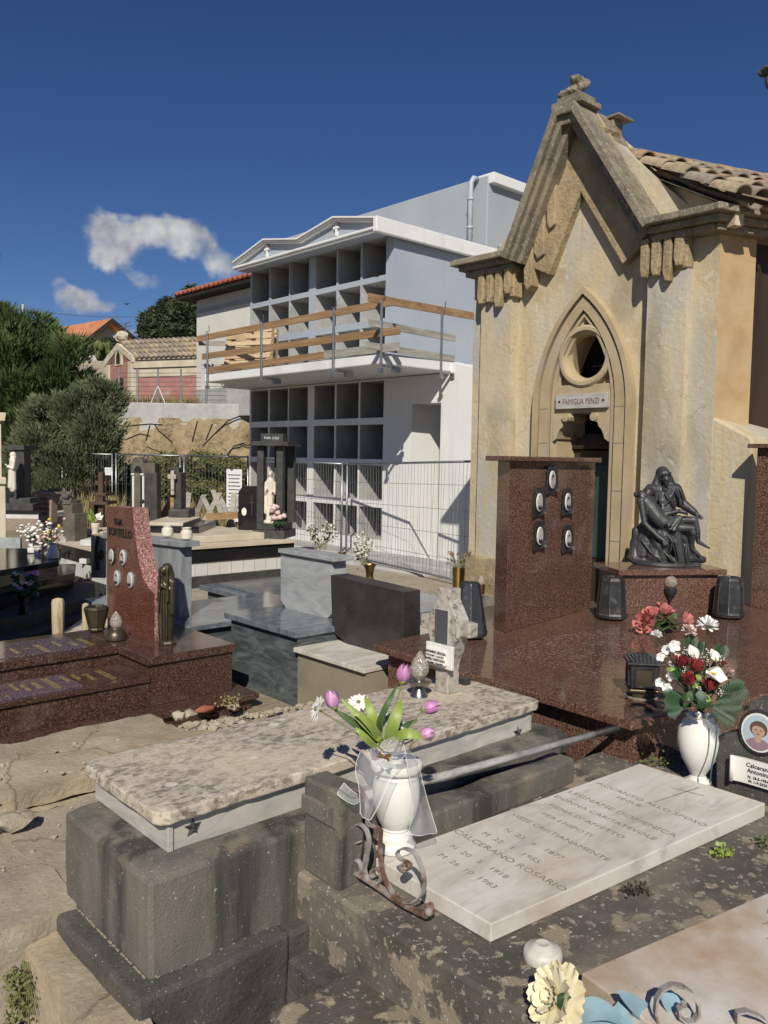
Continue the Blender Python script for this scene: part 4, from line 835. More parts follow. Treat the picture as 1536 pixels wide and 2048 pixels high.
# utility pole with wire, antenna
t = T('utility_pole', 'slim grey utility pole rising above the trees', 'utility pole', PD(46, 720, 70))
p0 = PD(46, 740, 70); p1 = PD(46, 609, 70); mb = MB(); mb.tube([p0, p1], [.16, .11], 8); Pt('pole', mb, M_conc, t, smooth=True)
mb = MB(); mb.tube([PD(-30, 617, 66) + Vector((0, 0, -.1)), PD(46, 619, 70)], .03, 4)
pts = [PD(46, 620, 70).lerp(PD(320, 633, 72), k / 10) + Vector((0, 0, -.25 * math.sin(math.pi * k / 10))) for k in range(11)]; mb.tube(pts, .025, 4); Pt('wire', mb, M_wire, t)
mb = MB(); b_ = PD(252, 680, 58); tp = PD(252, 645, 58); mb.tube([b_, tp], .05, 5)
for f, w_ in ((.95, .28), (.75, .4), (.55, .3)): p = b_.lerp(tp, f); mb.tube([p - RGT * w_ + Vector((0, 0, -.1)), p + RGT * w_ + Vector((0, 0, .1))], .03, 4)
One('aerial', 'thin television aerial beside the orange roof', 'aerial', mb, M_wire)
mb = MB(); c = PD(253, 608, 40); mb.ball(c, .05, 6, 4, (1.8, .8, .8)); w = [c, c + RGT * .12 + Vector((0, 0, .03)), c + RGT * .14 + Vector((0, 0, .0))]; mb.add([c + Vector((.03, 0, .02)), c + RGT * .16 + Vector((0, 0, .05)), c + RGT * .10 + Vector((.02, .02, .0)), c - RGT * .16 + Vector((0, 0, .06)), c - RGT * .10], [(0, 1, 2), (0, 3, 4)])
One('bird', 'tiny dark bird flying under the clouds', 'bird', mb, M_ink)
# tomb house just outside the frame on the left; its eave shows and its shade falls on the black graves
o_ = FWD * 4.5 - RGT * 4.85; t = T('tomb_house', 'stone tomb house at the left edge showing only the tip of its red eave', 'tomb house', (o_.x, o_.y, 0), math.atan2(RGT.y, RGT.x))
mb = MB(); mb.box(-1.6, -1.3, -.3, 1.62, 1.3, 2.99); Pt('wall', mb, M_tanwall, t, local=True)
mb = MB(); mb.prism([(-1.9, -1.5, 2.99), (1.68, -1.5, 3.06), (1.68, -1.5, 3.13), (-1.9, -1.5, 3.13)], (0, 3, 0)); Pt('eaves', mb, M_dark, t, local=True)
mb = MB()
for k in range(15):
    xe = 2.09 if k > 13 else 1.74; mb.tube([(0, -1.5 + .21 * k, 3.75), (xe, -1.5 + .21 * k, 3.75 - .268 * xe)], .075, 8); mb.tube([(0, -1.5 + .21 * k, 3.75), (-1.9, -1.5 + .21 * k, 3.20)], .075, 8)
Pt('roof', mb, M_redtile, t, smooth=50, local=True)
# cream tomb front at the left edge
t = T('cream_tomb', 'cream tomb front with pilaster cut by the left edge', 'tomb', PD(-10, 1075, 11.5))
p = PD(12, 1075, 11.5); d = RGT
def lq(a, b, z): q = p + RGT * a + FWD * b; return Vector((q.x, q.y, z))
mb = MB(); mb.prism([lq(-1.2, 0, 0), lq(-.05, 0, 0), lq(-.05, 0, 2.25), lq(-1.2, 0, 2.25)], FWD * .3 - RGT * .15); Pt('body', mb, M_cream, t)
mb = MB(); mb.prism([lq(-1.3, -.06, 2.25), lq(.03, -.06, 2.25), lq(.05, -.06, 2.36), lq(-1.3, -.06, 2.36)], FWD * .4 - RGT * .2); Pt('cornice', mb, M_cream, t)
mb = MB(); mb.prism([lq(-.22, -.08, 0), lq(.04, -.08, 0), lq(.04, -.08, 1.38), lq(-.22, -.08, 1.38)], FWD * .2 - RGT * .1); mb.prism([lq(-.25, -.12, 1.38), lq(.07, -.12, 1.38), lq(.07, -.12, 1.48), lq(-.25, -.12, 1.48)], FWD * .25 - RGT * .12); Pt('pilaster', mb, M_cream, t, bevel=.02)
# dark roof ornament of a taller tomb at the right edge
p = PD(1560, 160, 14); t = T('tall_tomb', 'dark carved roof corner of a taller tomb at the top right edge', 'tomb', (p.x + .8, p.y - .8, 0))
mb = MB(); q = Vector((p.x + .9, p.y - .9, 0)); mb.box(q.x - .7, q.y - .7, -.1, q.x + .7, q.y + .7, p.z + .1); Pt('wall', mb, M_stucco, t)
mb = MB(); c = PD(1534, 143, 14); mb.rock(c, .16, (1, 1, .5), 3, 2); mb.rock(c + Vector((.05, -.05, -.18)), .10, (1, 1, 1.3), 5, 2); mb.box(c.x + .02, c.y - 1.6, c.z - .1, c.x + 1.6, c.y - .02, c.z + .12); Pt('roof_ornament', roughen(mb, .02, 7), M_stone_dark, t, bevel=.01)

# ================================================================== TREES AND PLANTS
def leafcloud(mb, blobs, n, size, rng, feather=0, elong=2.2, fill=.55):
    wts = [b[1] * b[2] * b[3] for b in blobs]; tot_ = sum(wts)
    for (c, rx, ry, rz), w_ in zip(blobs, wts):
        k = int(n * w_ / tot_)
        for _ in range(k):
            d = Vector((rng.gauss(0, 1), rng.gauss(0, 1), rng.gauss(0, 1))).normalized(); r_ = (fill + (1 - fill) * rng.random() ** .6)
            nz_ = 1 + .45 * noise.noise(d * 2.3 + Vector(c)); p = Vector((c[0] + d.x * rx * r_ * nz_, c[1] + d.y * ry * r_ * nz_, c[2] + d.z * rz * r_ * nz_))
            if noise.noise(p * 1.3) < -.28: continue
            if feather: a = (Vector((d.x, d.y, .9 + rng.gauss(0, .35)))).normalized()
            else: a = Vector((rng.gauss(0, 1), rng.gauss(0, 1), rng.gauss(0, .7))).normalized()
            b = a.orthogonal().normalized(); b = (Matrix.Rotation(rng.random() * 6.28, 3, a) @ b)
            s_ = size * rng.uniform(.6, 1.4); mb.add([p - b * s_ * .5, p + a * s_ * elong * .5 - b * s_ * .1, p + b * s_ * .5 + a * s_ * .2, p + a * s_ * elong], [(0, 1, 2), (1, 3, 2)])
def tree(name, label, cat, base, trunk_h, blobs, n, size, fm, seed, tr=.22, feather=0, group=None, elong=2.2):
    rng = random.Random(seed); t = T(name, label, cat, base, group=group); mb = MB(); b = Vector(base)
    top = b + Vector((0, 0, trunk_h)); mb.tube([b + Vector((0, 0, -.4)), b.lerp(top, .5) + Vector((.08, .05, 0)), top], [tr, tr * .8, tr * .6], 8)
    for (c, rx, ry, rz) in blobs:
        cv = Vector(c); mb.tube([b.lerp(top, .7 + .3 * rng.random()), (top + cv) / 2 + Vector((rng.uniform(-.2, .2), rng.uniform(-.2, .2), .1)), cv], [tr * .45, tr * .3, tr * .1], 6)
        for _ in range(3): e = cv + Vector((rng.uniform(-1, 1) * rx, rng.uniform(-1, 1) * ry, rng.uniform(-.3, 1) * rz)) * .7; mb.tube([cv, e], [tr * .12, .01], 4)
    Pt('trunk', mb, M_bark, t, smooth=True)
    mb = MB(); leafcloud(mb, blobs, n, size, rng, feather, elong); Pt('crown', mb, fm, t)
    return t
def B(u, v, D, rpx, rz=None, deep=None):
    c = PD(u, v, D); k = D / F; rx = rpx * k; return (tuple(c), rx if deep is None else rx, rx if deep is None else rx, (rz or rpx) * k)
bs = PD(40, 960, 24); bs.z = .1
tree('tamarisk_tree', 'large feathery dark green tree filling the left side', 'tree', tuple(bs), 2.0,
     [B(20, 720, 24, 75, 65), B(90, 735, 24.5, 62, 58), B(140, 710, 24, 40, 38), B(55, 665, 25, 62, 42), B(5, 640, 25, 40, 32), B(110, 790, 24, 70, 60), B(30, 800, 23.5, 70, 60), B(60, 870, 24, 90, 60), B(-30, 760, 24, 80, 100), B(150, 760, 24.5, 40, 38), B(-20, 870, 24, 60, 70)], 64000, .055, M_fol_pine, 5, .24, 1, elong=4.0)
bs = PD(150, 985, 21); bs.z = 0
tree('grey_shrub', 'broad grey green shrub in front of the dark tree', 'shrub', tuple(bs), .6,
     [B(110, 850, 21, 70, 55), B(165, 830, 21, 62, 50), B(190, 880, 20.5, 55, 60), B(215, 800, 21.5, 40, 35), B(80, 910, 20.5, 65, 55), B(140, 930, 20.5, 80, 50), B(190, 780, 21.5, 32, 25), B(60, 960, 20.5, 50, 30), B(210, 940, 20.8, 40, 35)], 46000, .042, M_fol_olive, 8, .1, 1, elong=3.0)
bs = PD(345, 700, 42); bs.z = 5.0
tree('evergreen_tree', 'dark rounded evergreen tree beside the white house', 'tree', tuple(bs), 2.2,
     [B(352, 630, 42, 40, 32), B(318, 650, 42, 34, 30), B(375, 655, 42, 34, 36), B(300, 668, 42, 22, 22), B(383, 588, 43, 16, 16), B(345, 672, 41.5, 45, 22)], 22000, .13, M_fol_dark, 12, .3)
bs = PD(5, 640, 46); bs.z = 6
tree('evergreen_tree', 'small dark tree top showing at the left edge above the feathery tree', 'tree', tuple(bs), 2, [B(2, 625, 46, 18, 20), B(-12, 640, 46, 20, 20)], 3000, .12, M_fol_dark, 13, .2)
mb = MB(); rng = random.Random(21)
for k in range(9): leafcloud(mb, [B(130 + 12 * k + 20, 690 + (k % 3) * 3, 52, 16, 11)], 900, .16, rng)
One('clipped_hedge', 'dark clipped hedge below the orange roof', 'hedge', mb, M_fol_dark)
mb = MB()
for k in range(46):
    a = PD(198 + rng.uniform(-6, 22), 705 + rng.uniform(-16, 12), 33 + rng.uniform(-.5, .5)); mb.ball(a, .14, 8, 5, (rng.uniform(.5, 1), rng.uniform(.2, .7), 1.3))
One('prickly_pear', 'clump of prickly pear pads behind the pink chapel gable', 'cactus', mb, M_fol_bush, smooth=True)
for lab, u, v, D, pts in (('dark green bush growing under the overhanging earth bank', 400, 935, 23.2, [(350, 925, 40, 20), (400, 925, 45, 24), (445, 935, 45, 26), (480, 950, 35, 24), (395, 965, 60, 24), (330, 950, 30, 20)]),
                          ('wild green weeds at the foot of the earth bank behind the mesh fence', 260, 950, 22.5, [(250, 950, 24, 24), (280, 965, 26, 22), (305, 945, 20, 24), (228, 970, 22, 18), (330, 975, 30, 26), (380, 985, 34, 22), (430, 985, 34, 22), (470, 990, 30, 22), (180, 985, 26, 22)])):
    mb = MB(); leafcloud(mb, [B(a, b, D, c, d) for a, b, c, d in pts], 12000, .055, rng); One('wild_bush', lab, 'bush', mb, M_fol_bush)
mb = MB()                                                           # tall dry grass behind the graves
for k in range(3000):
    u = rng.choice((rng.uniform(150, 240), rng.uniform(330, 500), rng.uniform(225, 500))); D = rng.uniform(17.5, 22.5); p = PD(u, 900, D); p.z = 0
    h = rng.uniform(.25, 1.0) * (1.0 if u < 240 else .7); w_ = rng.uniform(.012, .03); a = rng.uniform(0, 6.28); d = Vector((math.cos(a), math.sin(a), 0)); ln = Vector((rng.uniform(-.2, .2), rng.uniform(-.2, .2), 0)) * h
    mb.add([p - d * w_, p + d * w_, p + ln + Vector((0, 0, h)) + d * w_ * .3, p + ln * .4 + Vector((0, 0, h * .6)) - d * w_], [(0, 1, 2, 3)])
One('dry_grass', None, None, mb, M_straw, kind='stuff')
mb = MB()
for k in range(1400):
    u = rng.uniform(235, 400); D = rng.uniform(26.2, 27.5); p = PD(u, 800, D); p.z = 3.2; h = rng.uniform(.15, .6); a = rng.uniform(0, 6.28); d = Vector((math.cos(a), math.sin(a), 0)) * .02
    mb.add([p - d, p + d, p + d + Vector((rng.uniform(-.1, .1), rng.uniform(-.1, .1), h))], [(0, 1, 2)])
One('terrace_grass', None, None, mb, M_straw, kind='stuff')
# wire fence on the terrace edge
for k, (lab, us) in enumerate((('green wire fence on posts along the top of the concrete wall, below the pink chapel', (238, 275, 316, 362)), ('last stretch of green wire fence before the niche block, below the white house', (413, 468)))):
    t = T('wire_fence', lab, 'fence', PD(us[0], 806, 25.6))
    for u in us:
        a = PD(u, 815, 25.6); a.z = ZW - .4; b = PD(u, 738 if u < 400 else 775, 25.6); mb = MB(); mb.tube([a, b], .03, 6); Pt('post', mb, M_wire, t)
    if k == 0:
        mb = MB(); a = PD(316, 772, 25.6); mb.tube([a, PD(302, 806, 25.5)], .02, 5); mb.tube([a, PD(330, 806, 25.5)], .02, 5); Pt('brace', mb, M_wire, t)
    mb = MB()
    for f in range(7):
        vv = 800 - f * 9; mb.tube([PD(us[0] - 4, vv, 25.6), PD(us[-1] + (40 if k == 0 else 30), vv, 25.6)], .008, 4)
    Pt('wire', mb, M_wire, t)
# ================================================================== GRAVES
def facev(d): d = Vector(d); return d
# ---- portrait medallions -------------------------------------------------
def portrait(parent, c, xd, nd, w, h, style, framed=True):
    """oval ceramic picture lying on a stone face; xd = reader's right, nd = outward"""
    zd = Vector((0, 0, 1)); M = frame(Vector(c), xd, zd); sg = 1
    if M.col[2].to_3d().dot(Vector(nd)) < 0: sg = -1
    def el(cx, cy, rx, ry, d0, d1, n=24):
        mb = MB(); mb.prism([M @ Vector((cx + rx * math.cos(2 * math.pi * i / n), cy + ry * math.sin(2 * math.pi * i / n), sg * d0)) for i in range(n)], (M.to_3x3() @ Vector((0, 0, sg * (d1 - d0))))); return mb
    fr = {'bronze': M_bronze, 'grey': M_grey, 'white': M_porc}[style.get('frame', 'grey')]
    if style.get('curl'):                             # cast frame like a curled sheet
        mb = MB(); n = 12; vs = []; W_, H_ = w * 1.05, h * .80
        for j in range(n + 1):
            for i in range(n + 1):
                a = -1 + 2 * i / n; b = -1 + 2 * j / n; k = .06 * (1 - a * a)
                d = .016 + .012 * (a * a) + .022 * max(0, a) ** 3 * max(0, -b) ** 2 + .010 * max(0, -a) ** 3 * max(0, b)
                vs.append(M @ Vector((a * W_ * (1 - .08 * b * b) + .012 * (1 - b * b), b * H_ * (1 - .10 * a * a) + .01 * a, sg * d)))
        k0 = len(vs); vs += [v - (M.to_3x3() @ Vector((0, 0, sg * .010))) for v in vs]
        fs = []
        for j in range(n):
            for i in range(n):
                q = (j * (n + 1) + i, j * (n + 1) + i + 1, (j + 1) * (n + 1) + i + 1, (j + 1) * (n + 1) + i); fs.append(q); fs.append(tuple(k0 + x for x in q[::-1]))
        ed = [i for i in range(n + 1)] + [(j + 1) * (n + 1) + n for j in range(n)] + [n * (n + 1) + i for i in range(n - 1, -1, -1)] + [j * (n + 1) for j in range(n - 1, 0, -1)]
        for a, b in zip(ed, ed[1:] + ed[:1]): fs.append((a, b, k0 + b, k0 + a))
        mb.add(vs, fs); p = Pt('picture_frame', mb, M_bronze, parent, smooth=40); base = .032
    else:
        p = Pt('picture_frame', el(0, 0, w * .62, h * .58, -.002, .014), fr, parent, bevel=.003); base = .014
    Pt('photo', el(0, 0, w * .52, h * .51, base - .004, base + .004), M_porc, p)
    bg = el(0, 0, w * .46, h * .46, base, base + .0055)
    Pt('photo_ground', bg, M_photo_blue if style.get('bg') == 'blue' else M_photo_bg, p)
    sk = M_skin if style.get('col') else M_skin_bw
    b1 = base + .0055
    def inside(mb):                                   # keep the bust within the oval
        Mi = M.inverted()
        for i, v in enumerate(mb.v):
            q = Mi @ v; r = math.hypot(q.x / (w * .455), q.y / (h * .455))
            if r > 1: mb.v[i] = M @ Vector((q.x / r, q.y / r, q.z))
        return mb
    Pt('clothing', inside(el(0, -h * .40, w * .40, h * .26, base, b1 + .0012)), style.get('cloth', M_suit), p)
    Pt('neck', el(0, -h * .15, w * .10, h * .12, base, b1 + .0018, 14), sk, p)
    if style.get('long'): Pt('hair', el(0, .10 * h, w * .26, h * .21, base, b1 + .0006, 20), style.get('hair', M_hair), p)
    Pt('face', el(0, h * .06, w * .19, h * .17, base, b1 + .0024, 20), sk, p)
    hr = MB(); n = 16
    ring = [(w * .205 * math.cos(math.pi * i / n), h * .075 + h * .17 * math.sin(math.pi * i / n) + h * .012) for i in range(n + 1)]; ring += [(w * .17 * math.cos(math.pi * (n - i) / n), h * .115 + h * .075 * math.sin(math.pi * (n - i) / n)) for i in range(n + 1)]
    if not style.get('bald'):
        hr.prism([M @ Vector((x, y, sg * base)) for x, y in ring], M.to_3x3() @ Vector((0, 0, sg * .0095))); Pt('hair', hr, style.get('hair', M_hair), p)
    if w > .1:
        for s_ in (-1, 1): Pt('eye', el(s_ * w * .075, h * .075, w * .028, h * .012, base, b1 + .0032, 10), M_ink, p)
        Pt('mouth', el(0, -h * .035, w * .06, h * .008, base, b1 + .0032, 10), M_petal_red if style.get('col') else M_ink, p)
        Pt('nose', el(0, h * .025, w * .018, h * .03, base, b1 + .004, 8), sk, p)
        if style.get('tie'): mb = MB(); mb.prism([M @ Vector((x * w, y * h, sg * base)) for x, y in ((-.07, -.2), (.07, -.2), (0, -.42))], M.to_3x3() @ Vector((0, 0, sg * .0075))); Pt('shirt', mb, M_porc, p)
    return p
# ---- lathe profiles ------------------------------------------------------
def vase_mb(prof, c, seg=28): mb = MB(); mb.lathe(prof, seg, c); return mb

# ======== A. nearest marble tomb on its stone block
t = T('marble_tomb', 'large lichen covered marble slab tomb on a mossy stone block', 'tomb', (2.2, 2.68, -.7))
mb = gridbox(1.218, 2.376, .655, 3.214, 2.985, .70, .04); rng = random.Random(4)
for i, v in enumerate(mb.v):
    e = min(v.x - 1.218, 3.214 - v.x, v.y - 2.376, 2.985 - v.y)
    if e < .02: v += Vector((noise.noise(v * 14), noise.noise(v * 14 + Vector((9, 0, 0))), noise.noise(v * 18 + Vector((0, 9, 0))) - .3 * (v.z > .69))) * .0055
    if v.z > .69: v.z += .002 * noise.noise(v * 3)
    cdx = min(v.x - 1.218, 3.214 - v.x); cdy = min(v.y - 2.376, 2.985 - v.y)
    if cdx < .03 and cdy < .03: v.x += .012 if v.x < 2 else -.012; v.y += .012 if v.y < 2.6 else -.012
Pt('lid', mb, M_lid, t, bevel=.006)
mb = MB(); mb.box(1.285, 2.405, .55, 3.16, 2.425, .652); lf = Pt('side_panel', mb, M_marble_side, t, bevel=.002)
mb = MB(); mb.box(1.262, 2.398, .553, 1.282, 2.965, .651); Pt('end_panel', mb, M_marble_side, t, bevel=.002)
mb = MB(); mb.box(3.16, 2.41, .55, 3.18, 2.965, .651); mb.box(1.285, 2.945, .55, 3.16, 2.965, .651); Pt('side_panel', mb, M_marble_side, t, bevel=.002)
mb = MB(); mb.box(1.283, 2.425, .50, 3.158, 2.944, .64); Pt('core', mb, M_stone_dark, t)
for u, v in ((386, 1655), (1036, 1465)):
    c = PY(u, v, 2.402); mb = MB(); r_ = .034 if u < 500 else .034; pts = []
    for k in range(10): a = math.pi / 2 + math.pi * k / 5; rr = r_ if k % 2 == 0 else r_ * .42; pts.append((c.x + rr * math.cos(a), 2.404, c.z + rr * math.sin(a)))
    pts.append((c.x, 2.388, c.z)); mb.add(pts, [(k, (k + 1) % 10, 10) for k in range(10)]); mb.tube([(c.x, 2.392, c.z), (c.x, 2.41, c.z)], .004, 6); Pt('star_stud', mb, M_bronze, t)
mb = gridbox(1.14, 2.285, .21, 3.3, 2.95, .552, .06); roughen(mb, .006, 5)
for v in mb.v:
    if v.z > .53: v.z -= .012 * (min(v.x - 1.14, v.y - 2.285) < .03)
for v in mb.v:                                        # worn upright joint in the front face
    if v.y < 2.30 and abs(v.x - 1.47) < .02: v.y += .010
Pt('block', mb, M_stone, t, bevel=.014)
mb = MB()
for k_ in range(70):
    if (k_ * 7) % 10 < 4: continue
    mb.rock((1.135, 2.30 + k_ * .0093, .231), .006, (.8, 1.5, .7), k_, 1)
for k_ in range(50): mb.rock((1.16 + k_ * .009, 2.282, .231), .004, (1.6, .8, .6), k_, 1) if k_ % 5 == 1 else None
Pt('mortar', mb, M_tanwall, t)
for a, b in ((1.065, 1.62), (1.625, 2.2)):
    mb = gridbox(a, 2.215, -.75, b, 2.98, .228, .07); roughen(mb, .010, 5, a); Pt('plinth_stone', mb, M_stone_dark, t, bevel=.015)

# cross with photo at the head of the tomb
c0 = G(893, 1383, .70)
t = T('cement_cross', 'speckled cement cross with a sepia photograph and a white name tablet', 'grave cross', (c0.x, c0.y, .70), rad(0))
xs = c0.x; yc = c0.y
def crosspart(mb, pts, x0, x1): mb.prism([(x0, yc + y, z) for y, z in pts], (x1 - x0, 0, 0))
k = .00247
mb = MB()
crosspart(mb, [(-.043, .70), (.043, .70), (.043, .84), (.075, .92), (.10, .99), (.098, 1.07), (.055, 1.14), (.043, 1.16), (.043, 1.215), (-.043, 1.215), (-.043, 1.16), (-.055, 1.14), (-.098, 1.07), (-.10, .99), (-.075, .92), (-.043, .84)], xs - .04, xs + .045)
crosspart(mb, [(-.165, .995), (.165, .995), (.165, 1.065), (-.165, 1.065)], xs - .025, xs + .035)
Pt('cross', roughen(mb, .003, 14), M_crossstone, t, bevel=.006)
mb = MB(); mb.box(xs - .048, yc - .045, .945, xs - .036, yc + .045, 1.115); ph = Pt('photo_plate', mb, M_photo_bg, t, bevel=.002)
for i, (y, h) in enumerate(((.018, .055), (-.018, .062))):
    mb = MB(); mb.prism([(xs - .0495, y + a, 1.03 + z) for a, z in ((-.018, -.078), (.018, -.078), (.02, -.02), (.016, .015), (.004, .022), (-.004, .022), (-.016, .015), (-.02, -.02))], (.003, 0, 0)); Pt('couple_figure', mb, M_suit, ph)
    mb = MB(); mb.prism([(xs - .0505, y + .008 * math.cos(a), 1.03 + .034 + .011 * math.sin(a)) for a in [math.pi * j / 6 for j in range(12)]], (.003, 0, 0)); Pt('couple_face', mb, M_skin_bw, ph)
mb = MB(); mb.box(xs - .049, yc - .043, .947, xs - .0475, yc + .043, 1.112); Pt('photo_ground', mb, flat('faded photo ground', (.085, .085, .09), .5), ph)
mb = MB(); mb.box(xs - .062, yc - .088, .83, xs - .044, yc + .088, .945); tb = Pt('name_tablet', mb, M_porc, t, bevel=.003)
mb = MB(); mb.box(xs - .082, yc - .062, .845, xs - .060, yc + .075, .928); Pt('raised_face', mb, M_porc, tb, bevel=.012)
for s_, z, sz in (('CARAMMA GRAZIA', .902, .0165), ('* 25-10-1897   + 16-9-1972', .885, .0105), ('BASSILI GAETANO', .866, .0165), ('* 7-1-1890   + 18-6-1972', .850, .0105)):
    text(s_, sz, M_ink, tb, (xs - .0828, yc + .006, z), (0, -1, 0), (0, 0, 1), .0006, bold=.0004)
c = G(920, 1366, .70); mb = MB(); mb.box(c.x - .022, c.y - .055, .70, c.x + .022, c.y + .02, .732); One('slate_block', 'small dark slate block beside the foot of the cement cross', 'block', mb, M_anth, bevel=.004)
def flame_lamp(name, label, c, s, base_m, prof, group=None, bulb_z=None):
    t = T(name, label, 'grave lamp', c, group=group); mb = MB(); mb.lathe([(r * s, z * s) for r, z in prof], 20); Pt('base', mb, base_m, t, smooth=40, local=True)
    z0 = prof[-1][1] * s; mb = MB(); mb.lathe([(.030 * s, z0), (.045 * s, z0 + .022 * s), (.051 * s, z0 + .05 * s), (.040 * s, z0 + .085 * s), (.022 * s, z0 + .115 * s), (.006 * s, z0 + .138 * s)], 12); Pt('glass_flame', mb, M_glass, t, smooth=20, local=True); return t
c = G(838, 1392, .70)
flame_lamp('grave_lamp', 'glass flame lamp on a pewter foot beside the cement cross', tuple(c), .92, M_pewter, [(.048, 0), (.046, .008), (.026, .04), (.02, .05), (.024, .056), (.062, .07), (.068, .082), (.05, .086), (.03, .088), (.03, .1)])

# ======== B. slab tomb with the long inscription
Z1 = .45
t = T('inscribed_tomb', 'low grave with a veined white marble slab carved with a long inscription and a cross', 'tomb', (2.6, 1.7, -.7))
mb = gridbox(1.70, 1.13, -.2, 3.9, 2.29, .388, .07); roughen(mb, .005, 6)
Pt('stone_base', mb, M_lichen, t, bevel=.012)
mb = gridbox(1.62, 1.45, -.8, 2.2, 2.3, .14, .08); roughen(mb, .012, 6); Pt('stepped_footing', mb, M_stone_dark, t, bevel=.015)
mb = gridbox(1.38, .9, -.8, 1.9, 2.0, .17, .07); roughen(mb, .012, 5); Pt('foot_step', mb, M_lichen, t, bevel=.015)
SQ = [G(982, 1848, Z1), G(1531, 1606, Z1), G(1279, 1527, Z1), G(751, 1716, Z1)]
mb = MB(); mb.slab([(p.x, p.y) for p in SQ], .391, Z1); sl_ = Pt('marble_slab', mb, M_marble, t, bevel=.004)
ex = (SQ[1] - SQ[0] + SQ[2] - SQ[3]).normalized(); ex.z = 0; ey = Vector((0, 0, 1)).cross(ex)
def onslab(u, v): return G(u, v, Z1)
rd = -ey                                               # lettering reads towards the visitor's right
for s_, (u, v), sz in (('ACCANTO ALLO SPOSO', (1307, 1613), .062), ('SEGUE', (1258, 1606), .056), ("LEGNAME DOMENICA", (1238, 1628), .068), ('DONNA CARITATEVOLE', (1205, 1636), .058), ("PIENA D' AFFETTO", (1170, 1644), .058), ('PER I NIPOTI', (1132, 1652), .058), ('VISSE CRISTIANAMENTE', (1115, 1675), .058),
                    ('N  23   6   1877', (1065, 1690), .058), ('M  22   1   1955', (1020, 1698), .058), ('CALCERANO ROSARIO', (1006, 1718), .068), ('N  20   5   1918', (955, 1726), .058), ('M  26  10  1983', (932, 1745), .058)):
    c = onslab(u, v) - rd * (.03 if s_[0] == 'A' else -.004 if s_[:2] == 'CA' else .008); c.z = Z1 + .0004; text(s_, sz * .62, M_carve, sl_, c, rd, ex, .0006, bold=0, sx=1.22)
mb = MB(); a, b = onslab(1310, 1604), onslab(1398, 1575); 
d = (b - a).normalized(); n_ = Vector((-d.y, d.x, 0)) * .0035
for p, q in ((a, b), (onslab(1342, 1575), onslab(1408, 1592))):
    d = (q - p).normalized(); n_ = Vector((-d.y, d.x, 0)) * .003; mb.prism([p - n_ + Vector((0, 0, .0003)), q - n_ + Vector((0, 0, .0003)), q + n_ + Vector((0, 0, .0003)), p + n_ + Vector((0, 0, .0003))], (0, 0, .0006))
Pt('carved_cross', mb, M_carve, sl_)
mb = gridbox(1.725, 2.085, .385, 1.832, 2.285, .728, .04); roughen(mb, .008, 9); Pt('corner_post', mb, M_stone, t, bevel=.012)
mb = gridbox(1.716, 2.10, .60, 1.79, 2.292, .665, .05); roughen(mb, .006, 9); Pt('post_band', mb, M_stone, t, bevel=.008)
mb = gridbox(1.832, 2.13, .385, 3.14, 2.25, .50, .06); roughen(mb, .006, 7); Pt('kerb', mb, M_stone, t, bevel=.012)
# pipe rail
mb = MB(); mb.tube([(1.85, 2.235, .615), (2.42, 2.2, .593), (3.30, 2.145, .572)], .0165, 10); One('handrail_pipe', 'pale flaking painted pipe running along the kerb of the inscribed grave', 'pipe rail', mb, M_pipe, smooth=True)
mb = MB(); mb.tube([(3.302, 2.145, .572), (3.98, 2.10, .555)], .017, 10); One('black_tube', 'black tube continuing the painted pipe behind the white bouquet vase', 'tube', mb, M_ink, smooth=True)
# wrought iron scrolls
def spiral(c, r0, turns, a0, dirn, n=26, k=.75):
    return [(c[0] + r0 * (1 - k * i / n) * math.cos(a0 + dirn * turns * 2 * math.pi * i / n), c[1] + r0 * (1 - k * i / n) * math.sin(a0 + dirn * turns * 2 * math.pi * i / n)) for i in range(n + 1)]
t = T('iron_scrollwork', 'rusty wrought iron scrollwork fixed to the corner post beside the tulip vase', 'iron scrolls', (1.79, 1.93, .39))
XS = 1.80
def iron(uvs, m, w=.017, th=.0055):
    pts = [PX(u, v, XS) for u, v in uvs]
    pts2 = []
    for i in range(len(pts) - 1):
        p0, p1, p2, p3 = pts[max(i - 1, 0)], pts[i], pts[i + 1], pts[min(i + 2, len(pts) - 1)]
        for s_ in range(6):
            q = s_ / 6; pts2.append(.5 * ((2 * p1) + (p2 - p0) * q + (2 * p0 - 5 * p1 + 4 * p2 - p3) * q * q + (3 * p1 - p0 - 3 * p2 + p3) * q ** 3))
    pts2.append(pts[-1]); mb = MB(); mb.ribbon(pts2, (w, 0, 0), th); Pt('iron_bar', mb, m, t)
def Zp(x, y): return (520 + x * .3125, 1280 + y * .3125)
iron([Zp(x, y) for x, y in ((590, 970), (605, 955), (640, 965), (668, 1000), (685, 1060), (690, 1110), (688, 1160), (700, 1180), (765, 1210), (772, 1240), (768, 1320), (772, 1400), (785, 1480), (815, 1560), (860, 1630), (920, 1675), (970, 1680))], M_rustred)
iron([Zp(x, y) for x, y in ((640, 1290), (610, 1300), (585, 1280), (580, 1230), (598, 1190), (635, 1178), (670, 1200), (695, 1260), (695, 1330), (680, 1400), (670, 1470), (690, 1530), (730, 1562), (768, 1545), (775, 1500), (755, 1465), (725, 1468), (712, 1500), (728, 1520))], M_rust)
iron([Zp(x, y) for x, y in ((590, 1310), (585, 1380), (582, 1450), (605, 1495), (640, 1500), (650, 1460), (630, 1415), (600, 1410), (592, 1440))], M_rust)
iron([Zp(x, y) for x, y in ((945, 1450), (925, 1430), (905, 1445), (915, 1475), (945, 1472), (960, 1440), (940, 1420), (900, 1400), (880, 1370), (890, 1345), (930, 1335), (985, 1360), (1020, 1420), (1045, 1500), (1050, 1580), (1030, 1640), (970, 1680))], M_rust)
